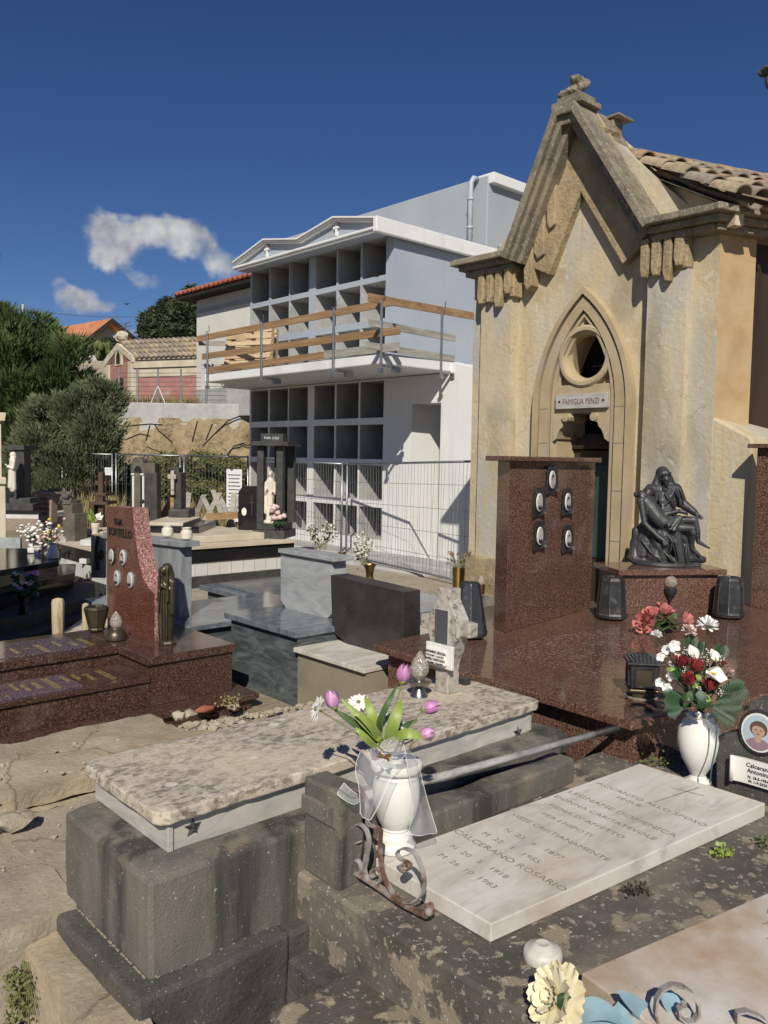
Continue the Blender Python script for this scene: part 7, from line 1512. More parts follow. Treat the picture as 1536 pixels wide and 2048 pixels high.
# dappled posts
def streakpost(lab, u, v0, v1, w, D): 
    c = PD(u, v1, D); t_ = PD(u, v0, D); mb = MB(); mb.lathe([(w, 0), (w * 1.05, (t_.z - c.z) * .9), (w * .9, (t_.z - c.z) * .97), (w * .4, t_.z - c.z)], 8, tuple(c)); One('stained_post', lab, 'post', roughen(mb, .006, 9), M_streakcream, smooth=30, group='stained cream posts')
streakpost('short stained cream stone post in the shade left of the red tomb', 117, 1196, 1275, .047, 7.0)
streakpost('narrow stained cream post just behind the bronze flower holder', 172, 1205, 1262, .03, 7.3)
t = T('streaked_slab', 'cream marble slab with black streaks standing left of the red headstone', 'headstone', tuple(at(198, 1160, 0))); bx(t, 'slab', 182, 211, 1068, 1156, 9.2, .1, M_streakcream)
mb = MB(); mb.tube([PD(196, 1072, 9.17), PD(192, 1100, 9.17), PD(195, 1140, 9.17)], .02, 5); mb.rock(PD(202, 1110, 9.16), .04, (1, .4, 1.2), 2, 2); Pt('iron_ornament', mb, M_ink, t)
t = T('marble_kerb_grave', 'white and black kerbed grave between the stone pillar tomb and the red headstone', 'grave', tuple(at(175, 1110, 0))); bx(t, 'marble_top', 160, 182, 1080, 1092, 11.0, .5, M_slatewhite); bx(t, 'body', 162, 184, 1092, 1120, 11.05, .5, M_blk); bx(t, 'step', 158, 186, 1118, 1128, 10.9, .5, M_slatewhite)
t = T('grey_ledge_grave', 'low grave with grey ledge and tan marble strip behind the bronze holder', 'grave', tuple(at(150, 1250, 0)))
mb = MB(); bq(mb, [(150, 1262), (120, 1268), (172, 1232), (215, 1225), (215, 1250)], .0, .20); Pt('marble_strip', mb, M_cream, t); mb = MB(); bq(mb, [(168, 1198), (215, 1190), (222, 1215), (190, 1206)], .30, .36); Pt('ledge', mb, M_grey, t)
FP = [(.30, 0), (.34, .05), (.26, .12), (.30, .3), (.40, .62), (.42, .66), (.38, .68), (.42, .78), (.44, .94), (.40, 1), (.33, 1), (.28, .7)]
for u, v0, v1, lab in ((190, 1068, 1046, 'white footed vase with lilies beside the rust brown cross'), (160, 1069, 1047, 'white footed vase left of the lily vase')):
    D = 12.0; c = PD(u, v0, D); urn(lab, c, PD(u, v1, D).z - c.z, M_porc_cream, prof=FP, grp='white footed vases')
mb = MB(); a = PD(150, 1070, 12.1); b = PD(206, 1070, 12.1); mb.T = Matrix.Translation((a + b) / 2) @ Matrix.Rotation(FACE, 4, 'Z'); mb.box(-.3, -.2, -.6, .3, .3, -.005); One('vase_ledge', 'dark stone ledge carrying the two white footed vases', 'ledge', mb, M_blk)
D = 12.0; c = PD(190, 1046, D); t = T('lily_bunch', 'white lilies and green leaves in the footed vase', 'flowers', tuple(c)); lv = MB(); wl_ = MB(); k = D / F
for (du, dv) in ((-14, -12), (-8, -24), (-18, -2), (-4, -14), (-10, -30), (2, -8), (-16, -20)): e = c + RGT * du * k + Vector((0, 0, -dv * k)); lv.prism([c, c.lerp(e, .6) + RGT * .03, e, c.lerp(e, .5) - RGT * .03], FWD * .004)
for (du, dv) in ((12, -22), (17, -16), (6, -20), (14, -10)): e = c + RGT * du * k + Vector((0, 0, -dv * k)); wl_.prism([c + RGT * .03 + Vector((0, 0, .05)), c.lerp(e, .6) + RGT * .03, e, c.lerp(e, .6) - RGT * .025 + Vector((0, 0, .03))], FWD * .006)
Pt('leaf', lv, M_leaf_lime, t); Pt('lily', wl_, M_petal_white, t)
# ======== K. vases and flowers
def cr(pts, k=6):
    out = []
    for i in range(len(pts) - 1):
        p0, p1, p2, p3 = pts[max(i - 1, 0)], pts[i], pts[i + 1], pts[min(i + 2, len(pts) - 1)]
        for s_ in range(k):
            q = s_ / k; out.append(.5 * ((2 * p1) + (p2 - p0) * q + (2 * p0 - 5 * p1 + 4 * p2 - p3) * q * q + (3 * p1 - p0 - 3 * p2 + p3) * q ** 3))
    out.append(pts[-1]); return out
def grid(mb, rows, thick=0):
    n = len(rows[0]); vs = [p for r_ in rows for p in r_]; mb.add(vs, [(j * n + i, j * n + i + 1, (j + 1) * n + i + 1, (j + 1) * n + i) for j in range(len(rows) - 1) for i in range(n - 1)])
def blade(mb, pts, w, nrm, fold=.25, tip=1.0):
    pts = cr([Vector(p) for p in pts], 5); n = len(pts); rows = []
    for i, p in enumerate(pts):
        t_ = (pts[min(i + 1, n - 1)] - pts[max(i - 1, 0)]).normalized(); s_ = t_.cross(Vector(nrm)).normalized(); up_ = s_.cross(t_).normalized(); f = i / (n - 1)
        ww = w * .5 * max(.03, math.sin(math.pi * min(1, (.12 + .88 * f) ** .8)) ** .75)
        rows.append([p - s_ * ww + up_ * ww * fold, p, p + s_ * ww + up_ * ww * fold])
    grid(mb, rows)
def petal(mb, c, ax, side, L_, w, curl=.3, cup=.3, n=5):
    """one petal from c along ax, turning over towards its outside"""
    ax = Vector(ax).normalized(); side = Vector(side).normalized(); out = ax.cross(side).normalized(); rows = []
    for j in range(n + 1):
        f = j / n; ww = w * .5 * (math.sin(math.pi * (.12 + .80 * f)) ** .7); ctr = Vector(c) + ax * L_ * f + out * (curl * L_ * f * f)
        rows.append([ctr + side * ww * a - out * (cup * ww * a * a) for a in (-1, -.5, 0, .5, 1)])
    grid(mb, rows)
def perp(a):
    a = Vector(a).normalized(); b = a.cross(Vector((0, 0, 1))); b = b.normalized() if b.length > .1 else Vector((1, 0, 0)); return a, b, a.cross(b)
def tulip(c, ax, r_, mb):
    a, b, d = perp(ax); 
    for k in range(6):
        q = 2 * math.pi * k / 6 + .3; ro = r_ * (.98 if k % 2 else .86); rows = []
        for j in range(8):
            f = j / 7; rr = ro * (math.sin(math.pi * (.10 + .72 * f ** .8)) ** .8); zz = (f * 2.5 - .15) * r_; wd = 1.05 * math.sin(math.pi * (.18 + .80 * f)) ** .8
            rows.append([Vector(c) + a * (zz - .10 * r_ * e * e) + (b * math.cos(q + e * wd) + d * math.sin(q + e * wd)) * rr for e in (-.62, -.3, 0, .3, .62)])
        grid(mb, rows)
def daisy(c, ax, r_, mb, mc, n=16, rng=random):
    a, b, d = perp(ax)
    for L_, off in ((1, 0), (.82, .5)):
        for k in range(n):
            q = 2 * math.pi * (k + off) / n + rng.uniform(-.06, .06); e = b * math.cos(q) + d * math.sin(q)
            petal(mb, Vector(c) + e * r_ * .15 + a * r_ * (.06 if off else 0), e + a * rng.uniform(.0, .3), a.cross(e), r_ * L_, r_ * .30, -.12, .25, 4)
    mc.ball(Vector(c) + a * r_ * .08, r_ * .22, 10, 6)
def rose(c, ax, r_, mb, rng=random, open_=.35):
    a, b, d = perp(ax)
    for ring, (n, rad_, h, tilt) in enumerate(((3, .22, 1.25, -.05), (4, .42, 1.25, .05), (5, .66, 1.1, .2), (6, .86, .95, .45))):
        for k in range(n):
            q = 2 * math.pi * (k + ring * .37) / n; wd = 3.6 / n; rows = []
            for j in range(6):
                f = j / 5; rr = r_ * rad_ * (.45 + .55 * math.sin(math.pi * .5 * min(1, f * 1.4))) + r_ * tilt * open_ * f * f * 2; zz = (f * h * 1.3 - .35) * r_
                rows.append([Vector(c) + a * (zz - .22 * r_ * e * e * (f > .5)) + (b * math.cos(q + e * wd) + d * math.sin(q + e * wd)) * rr for e in (-.6, -.3, 0, .3, .6)])
            grid(mb, rows)
def ruffle(c, ax, r_, mb, n=46, rng=random, flat_=.6):
    a, b, d = perp(ax)
    for k in range(n):
        q = rng.random() * 6.283; t_ = rng.random() ** .6; e = b * math.cos(q) + d * math.sin(q); dr = (e * t_ + a * (1.15 - t_) * flat_ + Vector((rng.uniform(-.15, .15),) * 3)).normalized()
        petal(mb, Vector(c), dr, a.cross(e) + b * .2 * rng.uniform(-1, 1), r_ * rng.uniform(.8, 1.05), r_ * .36, rng.uniform(-.2, .25), rng.uniform(-.4, .4), 4)
def calla(c, ax, face, r_, mb, ms):
    """funnel spathe opening towards face, tip along ax"""
    a = Vector(ax).normalized(); f_ = Vector(face); f_ = (f_ - a * a.dot(f_)).normalized(); s_ = a.cross(f_); rows = []
    for j in range(9):
        f = j / 8; rows.append([])
        for i in range(15):
            e = -1 + 2 * i / 14; w_ = r_ * math.sin(math.pi * (.10 + .83 * f)) ** .8; q = e * (2.5 - 1.5 * f)
            rows[-1].append(Vector(c) + a * (f * 2.1 - .5) * r_ * (1 - .16 * e * e) + s_ * w_ * math.sin(q) * (.55 + .45 * f) * .95 + f_ * (w_ * .55 * (1 - math.cos(q)) * (1 - .65 * f) - .25 * r_ * f * f * 0 - .2 * r_))
    grid(mb, rows); ms.tube([Vector(c) - f_ * .02 * r_ - a * .3 * r_, Vector(c) + a * .45 * r_ + f_ * .18 * r_], [r_ * .11, r_ * .05], 8)
def fan(mb, c, dirs, L_, w, nrm, n=11):
    c = Vector(c); d = Vector(dirs).normalized(); s_ = d.cross(Vector(nrm)).normalized()
    tip = c + d * L_; 
    for k in range(n):
        f = (k + .5) / n; p = c.lerp(tip, f); ll = L_ * .5 * math.sin(math.pi * (.15 + .75 * f)) + L_ * .06
        for sg in (-1, 1): e = p + (d * .75 + s_ * sg).normalized() * ll; blade(mb, [p, p.lerp(e, .5) + Vector(nrm) * ll * .06, e - Vector((0, 0, ll * .08))], w, nrm, .15)
    mb.tube([c, tip], .002, 4)
# --- tulip vase
zc = G(790, 1697, Z1); zc.z = Z1 + .001; DV = FWD.dot(zc)
t = T('marble_vase', 'round white marble vase with pedestal foot wrapped in white tulle', 'vase', tuple(zc))
mm = DV / F
prof = [(.0, 0), (.066, 0), (.074, .006), (.076, .020), (.069, .030), (.066, .036), (.064, .052), (.052, .064), (.046, .074), (.050, .080), (.046, .084), (.060, .100), (.073, .130), (.082, .170), (.086, .205), (.086, .235), (.082, .262), (.078, .272), (.079, .278), (.074, .286), (.080, .296), (.092, .302), (.096, .312), (.094, .324), (.086, .330), (.050, .329), (.030, .326), (.028, .30)]
mb = MB(); mb.lathe([(r_ * mm / .00178, z * mm / .00178) for r_, z in prof[1:]], 40); Pt('body', mb, M_vase_marble, t, smooth=35, local=True)
HVZ = .33 * mm / .00178
def pv(x, y, d=0): return PD(520 + x * .3125, 1280 + y * .3125, DV - d)
tt = T('tulle_wrap', 'white net tulle ribbon draped round the marble tulip vase', 'ribbon', tuple(pv(800, 740, .05)))
def sheet(rows, k=6, fold=0, ph=0):
    R_ = [cr([pv(*p) for p in r_], k) for r_ in rows]; C_ = [cr([R_[j][i] for j in range(len(R_))], 5) for i in range(len(R_[0]))]
    mb = MB(); g_ = [[C_[i][j] for i in range(len(C_))] for j in range(len(C_[0]))]
    for j, r_ in enumerate(g_):
        for i, p in enumerate(r_): r_[i] = p - FWD * fold * math.sin(i * .9 + ph + j * .12)
    grid(mb, g_); Pt('net', mb, M_tulle, tt, smooth=True)
    ed = MB(); ed.tube(g_[-1], .0008, 4); ed.tube([r_[0] for r_ in g_], .0008, 4); ed.tube([r_[-1] for r_ in g_], .0008, 4); Pt('hem', ed, M_petal_white, tt)
sheet([[(760, 720, .07), (740, 690, .09), (690, 700, .09), (640, 720, .07)], [(790, 760, .13), (730, 740, .14), (660, 750, .12), (615, 790, .09)], [(870, 810, .13), (790, 840, .16), (690, 850, .15), (612, 860, .10)], [(830, 900, .15), (770, 930, .17), (690, 920, .16), (630, 930, .12)], [(760, 1060, .165), (720, 1070, .18), (670, 1060, .165), (640, 1040, .13)], [(710, 1150, .165), (690, 1150, .17), (660, 1135, .16), (640, 1110, .14)]], fold=.003)
sheet([[(640, 1030, .14), (630, 1010, .15), (625, 990, .14)], [(600, 1050, .15), (590, 1010, .16), (600, 975, .15)], [(540, 1020, .15), (550, 980, .16), (570, 950, .15)], [(495, 985, .14), (510, 950, .15), (540, 915, .14)]], fold=.004)
sheet([[(800, 640, .06), (860, 620, .05), (910, 650, .04)], [(770, 680, .10), (850, 660, .09), (925, 690, .06)], [(830, 720, .12), (890, 720, .11), (930, 740, .08)], [(760, 720, .11), (800, 740, .13), (870, 790, .13)]], fold=.004)
sheet([[(900, 690, .03), (940, 690, .0), (960, 710, -.02)], [(930, 730, .06), (980, 740, .02), (1010, 780, -.03)], [(950, 850, .06), (1000, 870, .02), (1035, 880, -.04)], [(975, 960, .05), (1020, 980, .01), (1055, 960, -.05)], [(980, 1090, .05), (1040, 1090, .01), (1085, 1070, -.05)], [(955, 1210, .05), (1040, 1200, .03), (1130, 1215, -.03)], [(940, 1245, .06), (1040, 1250, .05), (1125, 1235, -.01)]], fold=.004)
gb = MB(); c = pv(790, 745, .14)
for e in ((725, 765), (840, 735), (830, 770), (760, 725)): gb.prism([c, c.lerp(pv(*e, .14), .8) + Vector((0, 0, .008)), pv(*e, .14), c.lerp(pv(*e, .14), .8) - Vector((0, 0, .008))], FWD * .003)
Pt('gold_bow', gb, M_brass, tt)
rng = random.Random(17)
t = T('tulip_bouquet', 'artificial lilac tulips and white daisies with lime leaves in the marble vase', 'flowers', tuple(pv(780, 700)))
root = pv(780, 700, 0)
for (x, y, d), ax, r_, l_ in (((462, 385, .05), (-.35, 0, 1), .026, None), ((918, 220, -.02), (.12, 0, 1), .026, None), ((1090, 430, .02), (1, 0, .28), .025, None), ((1060, 600, .06), (1, 0, .25), .023, None)):
    c = pv(x, y, d); a = RGT * ax[0] + Vector((0, 0, ax[2])); tp = MB(); tulip(c - a.normalized() * r_ * .9, a, r_, tp); th = Pt('tulip', tp, M_petal_lilac, t, smooth=True)
    gb = MB(); gb.ball(c - a.normalized() * r_ * .85, r_ * .55, 10, 6); Pt('tulip_base', gb, M_leaf_lime, th, smooth=True)
    st = MB(); st.tube(cr([root, root.lerp(c, .5) + Vector((0, 0, -.01)), c - a.normalized() * r_], 4), .0028, 6); Pt('stem', st, M_stem, t, smooth=True)
for (x, y, d), ax, r_ in (((365, 440, .06), (-.9, .3, .35), .040), ((630, 400, -.05), (0, .5, .9), .036), ((818, 510, -.03), (.1, .25, .95), .042), ((905, 545, -.01), (.6, .2, .7), .028)):
    c = pv(x, y, d); a = RGT * ax[0] - FWD * ax[1] + Vector((0, 0, ax[2])); dm, dc = MB(), MB(); daisy(c, a, r_, dm, dc, 15, rng); dh = Pt('daisy', dm, M_petal_white, t, smooth=True); Pt('daisy_centre', dc, M_stem, dh, smooth=True)
    st = MB(); st.tube([root, root.lerp(c, .5), c], .0025, 5); Pt('stem', st, M_stem, t)
for pts, w, m in (([(770, 640, .02), (680, 540, .05), (600, 460, .05), (520, 375, .03)], .030, M_leaf_lime), ([(760, 640, .0), (730, 520, .03), (700, 430, .02), (670, 360, -.02)], .036, M_leaf_lime), ([(765, 620, .0), (770, 520, .04), (820, 400, .05), (880, 285, .0)], .024, M_leaf), ([(830, 640, .03), (845, 560, .06), (880, 460, .05), (905, 380, .0)], .044, M_leaf_lime),
                  ([(870, 630, .05), (930, 600, .08), (1010, 610, .08), (1090, 635, .06)], .034, M_leaf_lime), ([(740, 690, .02), (690, 640, .06), (640, 590, .07), (610, 560, .06)], .024, M_leaf_lime), ([(750, 660, .0), (640, 560, .03), (540, 490, .04), (470, 440, .04)], .026, M_leaf), ([(860, 620, .0), (920, 560, .0), (970, 530, .01), (1008, 505, .02)], .022, M_leaf), ([(780, 660, .0), (720, 560, .06), (650, 490, .08), (600, 470, .08)], .028, M_leaf_lime)):
    bl = MB(); blade(bl, [pv(*p) for p in pts], w, -FWD + Vector((0, 0, .4)), .3); Pt('leaf', bl, m, t, smooth=True)
# --- white amphora with mixed bouquet
wz = G(1395, 1566, .39); wz.z = .389; DW = FWD.dot(wz); mw_ = DW / F
t = T('white_amphora', 'large plain white glazed vase beside the small photo headstone', 'vase', tuple(wz))
pr = [(.040 * 1, 0), (.062, .004), (.064, .016), (.045, .028), (.036, .045), (.052, .075), (.082, .13), (.101, .19), (.106, .235), (.100, .28), (.080, .315), (.062, .328), (.058, .335), (.068, .345), (.060, .346), (.05, .33), (.05, .25)]
sc_ = (142 * mw_) / .345
mb = MB(); mb.lathe([(r_ * sc_, z * sc_) for r_, z in pr], 40); Pt('body', mb, M_porc, t, smooth=35, local=True)
def pw(x, y, d=0): return PD(1240 + x * .1823, 1200 + y * .1823, DW - d)
t = T('mixed_bouquet', 'bouquet of white callas, dark red roses and carnations with palm leaves in the white vase', 'flowers', tuple(pw(900, 1230)))
root = pw(900, 1230, 0); rng = random.Random(23)
def stem(c): st = MB(); st.tube([root, root.lerp(c, .6) + Vector((0, 0, .01)), c], .0025, 5); Pt('stem', st, M_leaf_dark, t)
U = .1823 * mw_                                       # metres for one zoom pixel
for (x, y, d), r_, m, fl in (((960, 290, .02), 128, M_petal_white, .5), ((755, 350, .03), 95, M_petal_pink, .6), ((1190, 790, .06), 62, M_petal_pink, .7), ((400, 390, -.02), 70, M_petal_white, 1.2)):
    c = pw(x, y, d); b_ = MB(); ruffle(c, (-.3 * FWD + Vector((0, 0, 1))) if y < 500 else (RGT + Vector((0, 0, .3)) - FWD * .6), r_ * U, b_, 60, rng, fl); Pt('carnation', b_, m, t, smooth=True); stem(c)
for (x, y, d), r_ in (((670, 705, .09), 72), ((818, 745, .12), 80), ((742, 890, .13), 72), ((985, 960, .13), 76), ((1110, 715, .05), 45)):
    c = pw(x, y, d); b_ = MB(); rose(c, Vector((rng.uniform(-.25, .25), rng.uniform(-.2, .2), 1)) - FWD * .55, r_ * U, b_, rng); Pt('rose', b_, M_petal_red, t, smooth=True); stem(c)
for (x, y, d), ax, r_ in (((1010, 800, .15), (.85, -.25), 115), ((820, 620, .06), (-.35, .9), 85), ((1050, 650, .06), (-.3, .75), 75), ((620, 600, .05), (.5, -.5), 50)):
    c = pw(x, y, d); b_, s_ = MB(), MB(); calla(c, RGT * ax[0] + Vector((0, 0, ax[1])), -FWD + Vector((0, 0, .75)), r_ * U, b_, s_); h_ = Pt('calla', b_, M_petal_white, t, smooth=True); Pt('spadix', s_, M_yellow, h_); stem(c)
for (x, y, d), r_ in (((590, 500, .04), 75), ((500, 540, .02), 60), ((440, 620, .02), 55), ((430, 900, .05), 60), ((510, 960, .08), 60), ((550, 830, .06), 60)):
    c = pw(x, y, d); b_ = MB()
    for k in range(5): q = 6.283 * k / 5 + x; petal(b_, c, RGT * math.cos(q) + Vector((0, 0, math.sin(q))) - FWD * .35, RGT * -math.sin(q) + Vector((0, 0, math.cos(q))), r_ * U, r_ * .9 * U, .1, .3)
    Pt('orchid', b_, M_petal_white, t, smooth=True); stem(c)
gy = MB(); gs = MB()
for (x, y) in ((545, 700), (710, 545), (930, 640), (850, 955), (1085, 1015), (890, 1030), (700, 760), (975, 570), (1110, 660), (790, 600)):
    c0_ = pw(x, y, .10)
    for k in range(16): q = c0_ + RGT * rng.gauss(0, 22) * U + Vector((0, 0, rng.gauss(0, 26) * U)) - FWD * rng.uniform(-.02, .03); gy.rock(q, rng.uniform(4, 8) * U, (1, 1, 1), k, 1); gs.tube([c0_ - Vector((0, 0, .03)), q], .0007, 3)
Pt('gypsophila', gy, M_petal_white, t); Pt('fine_stem', gs, M_leaf, t)
for (x, y, d), (dx, dz), L_ in (((700, 1120, .08), (-.55, .2), 260), ((690, 1150, .09), (-.75, -.25), 190), ((700, 900, .06), (-.6, .9), 220), ((760, 640, .0), (-.15, 1), 250), ((850, 620, -.02), (.1, 1), 160), ((1040, 700, .0), (.25, 1), 210), ((1050, 1100, .08), (.9, .55), 300), ((1040, 1150, .09), (.95, .1), 240), ((1000, 1180, .10), (.8, -.5), 250), ((1120, 980, .04), (.9, .3), 200)):
    f_ = MB(); fan(f_, pw(x, y, d), RGT * dx + Vector((0, 0, dz)) - FWD * .25, L_ * U * 1.05, 13 * U, -FWD + Vector((0, 0, .5)), 13); Pt('palm_leaf', f_, M_leaf_dark, t, smooth=True)
for (a, b), w, m in ((((690, 1050), (800, 1060)), 90, M_leaf_dark), (((740, 1120), (760, 1000)), 90, M_leaf), (((850, 1010), (1000, 1175)), 100, M_leaf_dark), (((940, 1040), (975, 1140)), 50, M_leaf_lime), (((850, 820), (860, 890)), 55, M_leaf_lime), (((510, 760), (600, 745)), 45, M_leaf_lime), (((870, 1180), (900, 1080)), 90, M_leaf_dark), (((790, 940), (850, 920)), 50, M_leaf_lime)):
    bl = MB(); p, q = pw(*a, .14), pw(*b, .15); blade(bl, [p, p.lerp(q, .5) - FWD * .01, q], w * U, -FWD + Vector((0, 0, .3)), .15); Pt('leaf', bl, m, t, smooth=True)
bl = MB(); lf = MB()
for k in range(80):
    q = root + RGT * rng.gauss(0, .055) + Vector((0, 0, rng.uniform(.02, .20))) + FWD * rng.uniform(-.05, .08); e = q + Vector((rng.uniform(-1, 1), rng.uniform(-1, 1), rng.uniform(-.3, 1))) * .05; blade(lf, [q, q.lerp(e, .5), e], .022, (rng.uniform(-1, 1), rng.uniform(-1, 1), 1), .2)
Pt('inner_foliage', lf, M_leaf_dark, t, smooth=True)
# --- coral roses lying on the brown granite
c0_ = G(1320, 1258, ZB); DR_ = FWD.dot(c0_)
def pr_(x, y, d=0): return PD(1240 + x * .1823, 1200 + y * .1823, DR_ - d)
t = T('rose_spray', 'coral artificial roses lying on the brown granite slab before the statue', 'flowers', tuple(c0_)); UR = .1823 * DR_ / F
for (x, y, d), r_, ax in (((262, 255, .12), 88, -FWD - RGT * .4 + Vector((0, 0, .25))), ((345, 175, .05), 75, -RGT * .3 - FWD * .3 + Vector((0, 0, 1))), ((470, 140, .0), 85, RGT * .4 + Vector((0, 0, 1)) - FWD * .2), ((715, 225, .02), 72, RGT * .8 + Vector((0, 0, .7)))):
    b_ = MB(); rose(pr_(x, y, d), ax, r_ * UR, b_, rng, .5); Pt('rose', b_, M_petal_coral, t, smooth=True)
for k in range(34):
    a = pr_(rng.uniform(380, 640), rng.uniform(200, 330), rng.uniform(.0, .12)); e = a + RGT * rng.uniform(-.10, .10) + Vector((0, 0, rng.uniform(-.02, .05))) - FWD * rng.uniform(-.02, .08); e.z = max(e.z, ZB + .004); bl = MB() if k % 12 == 0 else bl; blade(bl, [a, a.lerp(e, .5) + Vector((0, 0, .012)), e], .036, (0, 0, 1), .3)
    if k % 12 == 11 or k == 33: Pt('leaf', bl, M_leaf, t, smooth=True)
st = MB()
for k in range(4): st.tube(cr([pr_(560 + 20 * k, 330, .06), pr_(420 + 30 * k, 330, .13), pr_(310 + 40 * k, 340 + 20 * k, .16)], 4), .002, 5)
Pt('stem', st, M_leaf_dark, t)
# --- cream flower and blue leaves at the bottom edge
zf = G(1118, 2030, .345); DF = FWD.dot(zf)
def pf(u, v, d=0): return PD(u, v, DF - d)
t = T('cream_flower', 'large cream fabric flower with blue grey leaves lying at the bottom edge', 'flowers', tuple(zf)); k_ = DF / F
c = pf(1112, 1998, .02); a = (-RGT * .75 + Vector((0, 0, .45)) - FWD * .35).normalized(); b_ = MB(); a_, bb, dd = perp(a)
for ring, (n, L_, tilt) in enumerate(((8, 72, -.2), (7, 62, .3), (6, 48, .9), (4, 34, 1.8))):
    for k in range(n):
        q = 6.283 * (k + ring * .4) / n; e = (bb * math.cos(q) + dd * math.sin(q)); rows = []; ax = (e + a * tilt).normalized(); sd_ = a.cross(e); o = ax.cross(sd_)
        for j in range(6):
            f = j / 5; w_ = L_ * k_ * .40 * math.sin(math.pi * (.15 + .68 * f)) ** .7
            rows.append([c + ax * L_ * k_ * f * (1 - .08 * e2 * e2) + sd_ * w_ * e2 + o * (L_ * k_ * (.12 * f * f + .07 * math.sin(e2 * 7 + k) * f * f)) for e2 in (-1, -.66, -.33, 0, .33, .66, 1)])
        grid(b_, rows)
Pt('blossom', b_, M_petal_cream, t, smooth=True)
for pts, w, m in (([(1130, 2025, .03), (1128, 2000, .06), (1125, 1985, .05)], 34, M_leaf_dark), ([(1140, 2040, .03), (1180, 2020, .05), (1215, 2025, .05), (1260, 2055, .04)], 44, M_leaf_blue), ([(1150, 2060, .02), (1230, 2040, .04), (1275, 2050, .03)], 40, M_leaf_blue), ([(1330, 2060, .0), (1280, 2020, .03), (1235, 1982, .04)], 42, M_leaf_blue), ([(1230, 2010, .01), (1250, 2030, .03), (1265, 2060, .02)], 36, M_leaf_blue), ([(1330, 1985, .0), (1352, 2025, .02), (1375, 2070, .0)], 38, M_leaf_blue), ([(1200, 2046, .0), (1210, 2060, .0), (1230, 2080, .0)], 40, M_leaf_blue)):
    bl = MB(); blade(bl, [pf(*p) for p in pts], w * k_, -FWD * .7 + Vector((0, 0, 1)), .22); Pt('leaf', bl, m, t, smooth=True)
st = MB(); st.tube([pf(1125, 2030, .0), pf(1180, 2060, .0)], .003, 5); Pt('stem', st, M_leaf_dark, t)
# ======== L. small photo headstone at the right
XQ = G(1440, 1582, .39).x
t = T('photo_headstone', 'small rough dark headstone with colour photo and white scroll plaque at right edge', 'headstone', (XQ + .05, PX(1500, 1590, XQ).y, .39))
q_ = [PX(u, v, XQ) for u, v in ((1432, 1590), (1432, 1473), (1467, 1464), (1488, 1456), (1496, 1408), (1508, 1400), (1540, 1400), (1600, 1418), (1612, 1470), (1640, 1500), (1650, 1680))]
mb = MB(); mb.prism([(XQ, p.y, max(p.z, .36)) for p in q_], (.11, 0, 0)); Pt('stone', mb, M_stone_dark, t, bevel=.008)
c = PX(1521, 1464, XQ - .001); portrait(t, c, (0, -1, 0), (-1, 0, 0), .145, .165, dict(bg='blue', col=1, long=1, hair=M_hairbrown, frame='bronze', cloth=flat('mauve blouse', (.30, .20, .24), .5)))
s0 = PX(1470, 1533, XQ); s1 = PX(1560, 1556, XQ); hgt_ = PX(1470, 1508, XQ).z - PX(1470, 1556, XQ).z; zm = (PX(1470, 1508, XQ).z + PX(1470, 1556, XQ).z) / 2
ys, ye = s0.y, s0.y - .235
rows = []
for j in range(2):
    z = zm + (hgt_ / 2 if j else -hgt_ / 2); rows.append([Vector((XQ - .022 - .016 * (abs(-1 + 2 * i / 16) ** 6) + (.006 if i in (0, 16) else 0), ys + (ye - ys) * i / 16, z)) for i in range(17)])
mb = MB(); n = 17; back_ = [[p + Vector((.016, 0, 0)) for p in r_] for r_ in rows]; vs = rows[0] + rows[1] + back_[0] + back_[1]
fs = []
for i in range(16): fs += [(i, i + 1, n + i + 1, n + i), (2 * n + i, 3 * n + i, 3 * n + i + 1, 2 * n + i + 1), (i, 2 * n + i, 2 * n + i + 1, i + 1), (n + i, n + i + 1, 3 * n + i + 1, 3 * n + i)]
fs += [(0, n, 3 * n, 2 * n), (n - 1, 3 * n - 1, 4 * n - 1, 2 * n - 1)]
mb.add(vs, fs); pq = Pt('scroll_plaque', mb, M_porc, t, smooth=30)
for yy in (ys, ye): mb = MB(); mb.tube([(XQ - .034, yy, zm - hgt_ / 2 - .004), (XQ - .034, yy, zm + hgt_ / 2 + .004)], .008, 10); Pt('scroll_roll', mb, M_porc, pq, smooth=True)
for s_, sz, dz in (('Calcerano', .026, .022), ('Antonina', .026, -.002), ('N. 18-5-1954', .0165, -.026), ('M. 1-9-2020', .0165, -.044)):
    text(s_, sz, M_ink, pq, (XQ - .0232, (ys + ye) / 2 + .006, zm + dz), (0, -1, 0), (0, 0, 1), .0006, bold=.0003)
mb = MB(); mb.tube(cr([pw(1060, 1290, .11), PD(1432, 1490, DW - .12), PD(1424, 1530, DW - .13), PD(1420, 1566, DW - .11)], 5), .0035, 5); One('hanging_string', 'thin blue green cord hanging down the front of the white vase', 'string', mb, flat('blue green cord', (.05, .10, .12), .5), smooth=True)
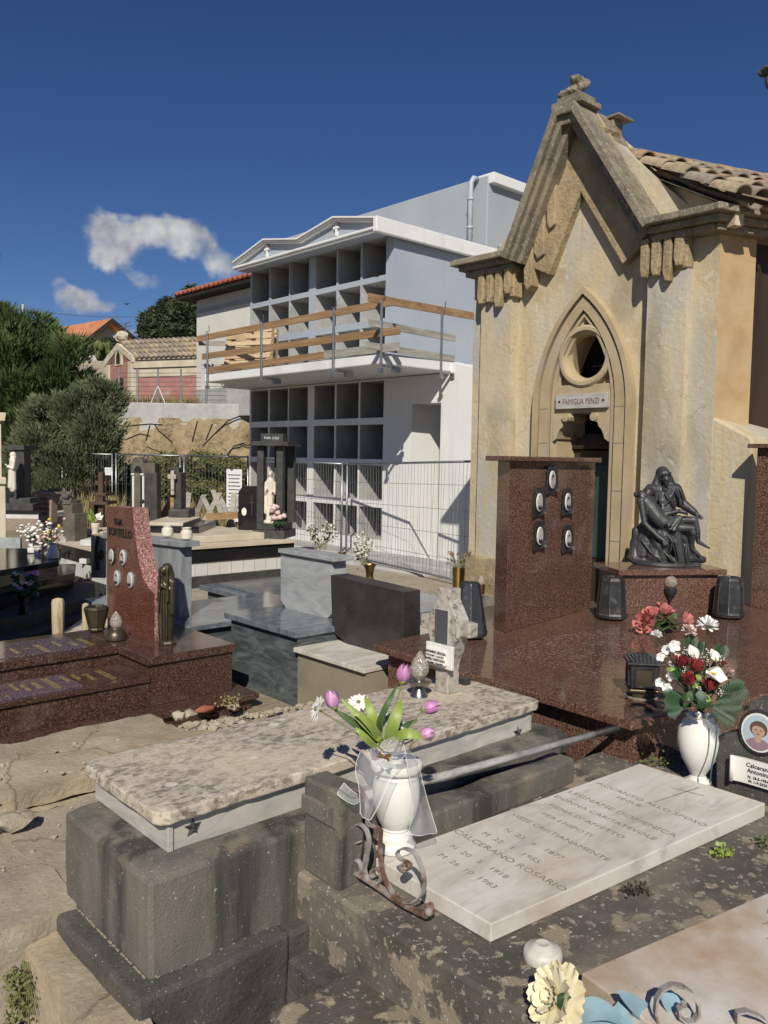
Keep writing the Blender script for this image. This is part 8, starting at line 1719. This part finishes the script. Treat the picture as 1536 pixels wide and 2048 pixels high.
# ======== weeds
def weed(label, pts, m, z, n, sz, seed, name='weed', cat='weed'):
    rr = random.Random(seed); mb = MB()
    for (u, v, r_) in pts:
        c = G(u, v, z) if z is not None else u; 
        for _ in range(n):
            p = c + Vector((rr.gauss(0, r_), rr.gauss(0, r_), abs(rr.gauss(0, r_)) * 1.2)); a = Vector((rr.uniform(-1, 1), rr.uniform(-1, 1), rr.uniform(.1, 1))).normalized(); b = a.orthogonal().normalized() * sz * .5
            mb.add([p, p + a * sz * .5 + b, p + a * sz, p + a * sz * .5 - b], [(0, 1, 2, 3)])
        mb.tube([c, c + Vector((0, 0, r_))], .002, 4)
    return One(name, label, cat, mb, m)
weed('small green clover weed growing from the joint below the inscribed slab', [(1440, 1715, .014), (1448, 1712, .014)], M_leaf_lime, .392, 26, .020, 1)
weed('dark dried weed standing at the long edge of the inscribed slab', [(1268, 1788, .013), (1285, 1786, .012), (1258, 1790, .010)], M_deadweed, .392, 26, .014, 2)
weed('tuft of weed under the raised corner of the marble slab by the white vase', [(1310, 1532, .03), (1335, 1528, .03)], M_fol_bush, .392, 60, .014, 3)
weed('small dark weed at the right end of the inscribed slab', [(1526, 1690, .014)], M_fol_bush, .392, 34, .014, 4)
weed('small green weed in the rubble under the red granite plinth', [(262, 1462, .03), (225, 1466, .04)], M_fol_dark, .12, 70, .016, 5)
weed('straggling dry weeds at the right end of the red granite plinth', [(452, 1412, .03), (470, 1408, .03)], M_straw, .09, 50, .02, 6)
mb = MB(); rr = random.Random(9)
for k in range(420):
    u = rr.choice((rr.gauss(25, 14), rr.gauss(40, 12), rr.gauss(52, 10))); v = 1920 + rr.random() * 60 if u < 36 else 1930 + rr.random() * 105
    p = PX(min(max(u, -20), 74), v, .94) + Vector((rr.uniform(-.05, .0), 0, 0)); a = Vector((rr.uniform(-1, .2), rr.uniform(-1, 1), rr.uniform(-.8, .6))).normalized(); b = a.orthogonal().normalized() * .006; mb.add([p, p + a * .008 + b, p + a * .018, p + a * .008 - b], [(0, 1, 2, 3)])
for k in range(10): mb.tube([PX(20 + k * 4, 1915 + k, .945), PX(30 + k * 4, 1975 + k * 3, .94), PX(34 + k * 4, 2030, .935)], .002, 4)
One('wall_plant', 'green plant hanging from a crack in the wall at the lower left', 'plant', mb, M_fol_bush)
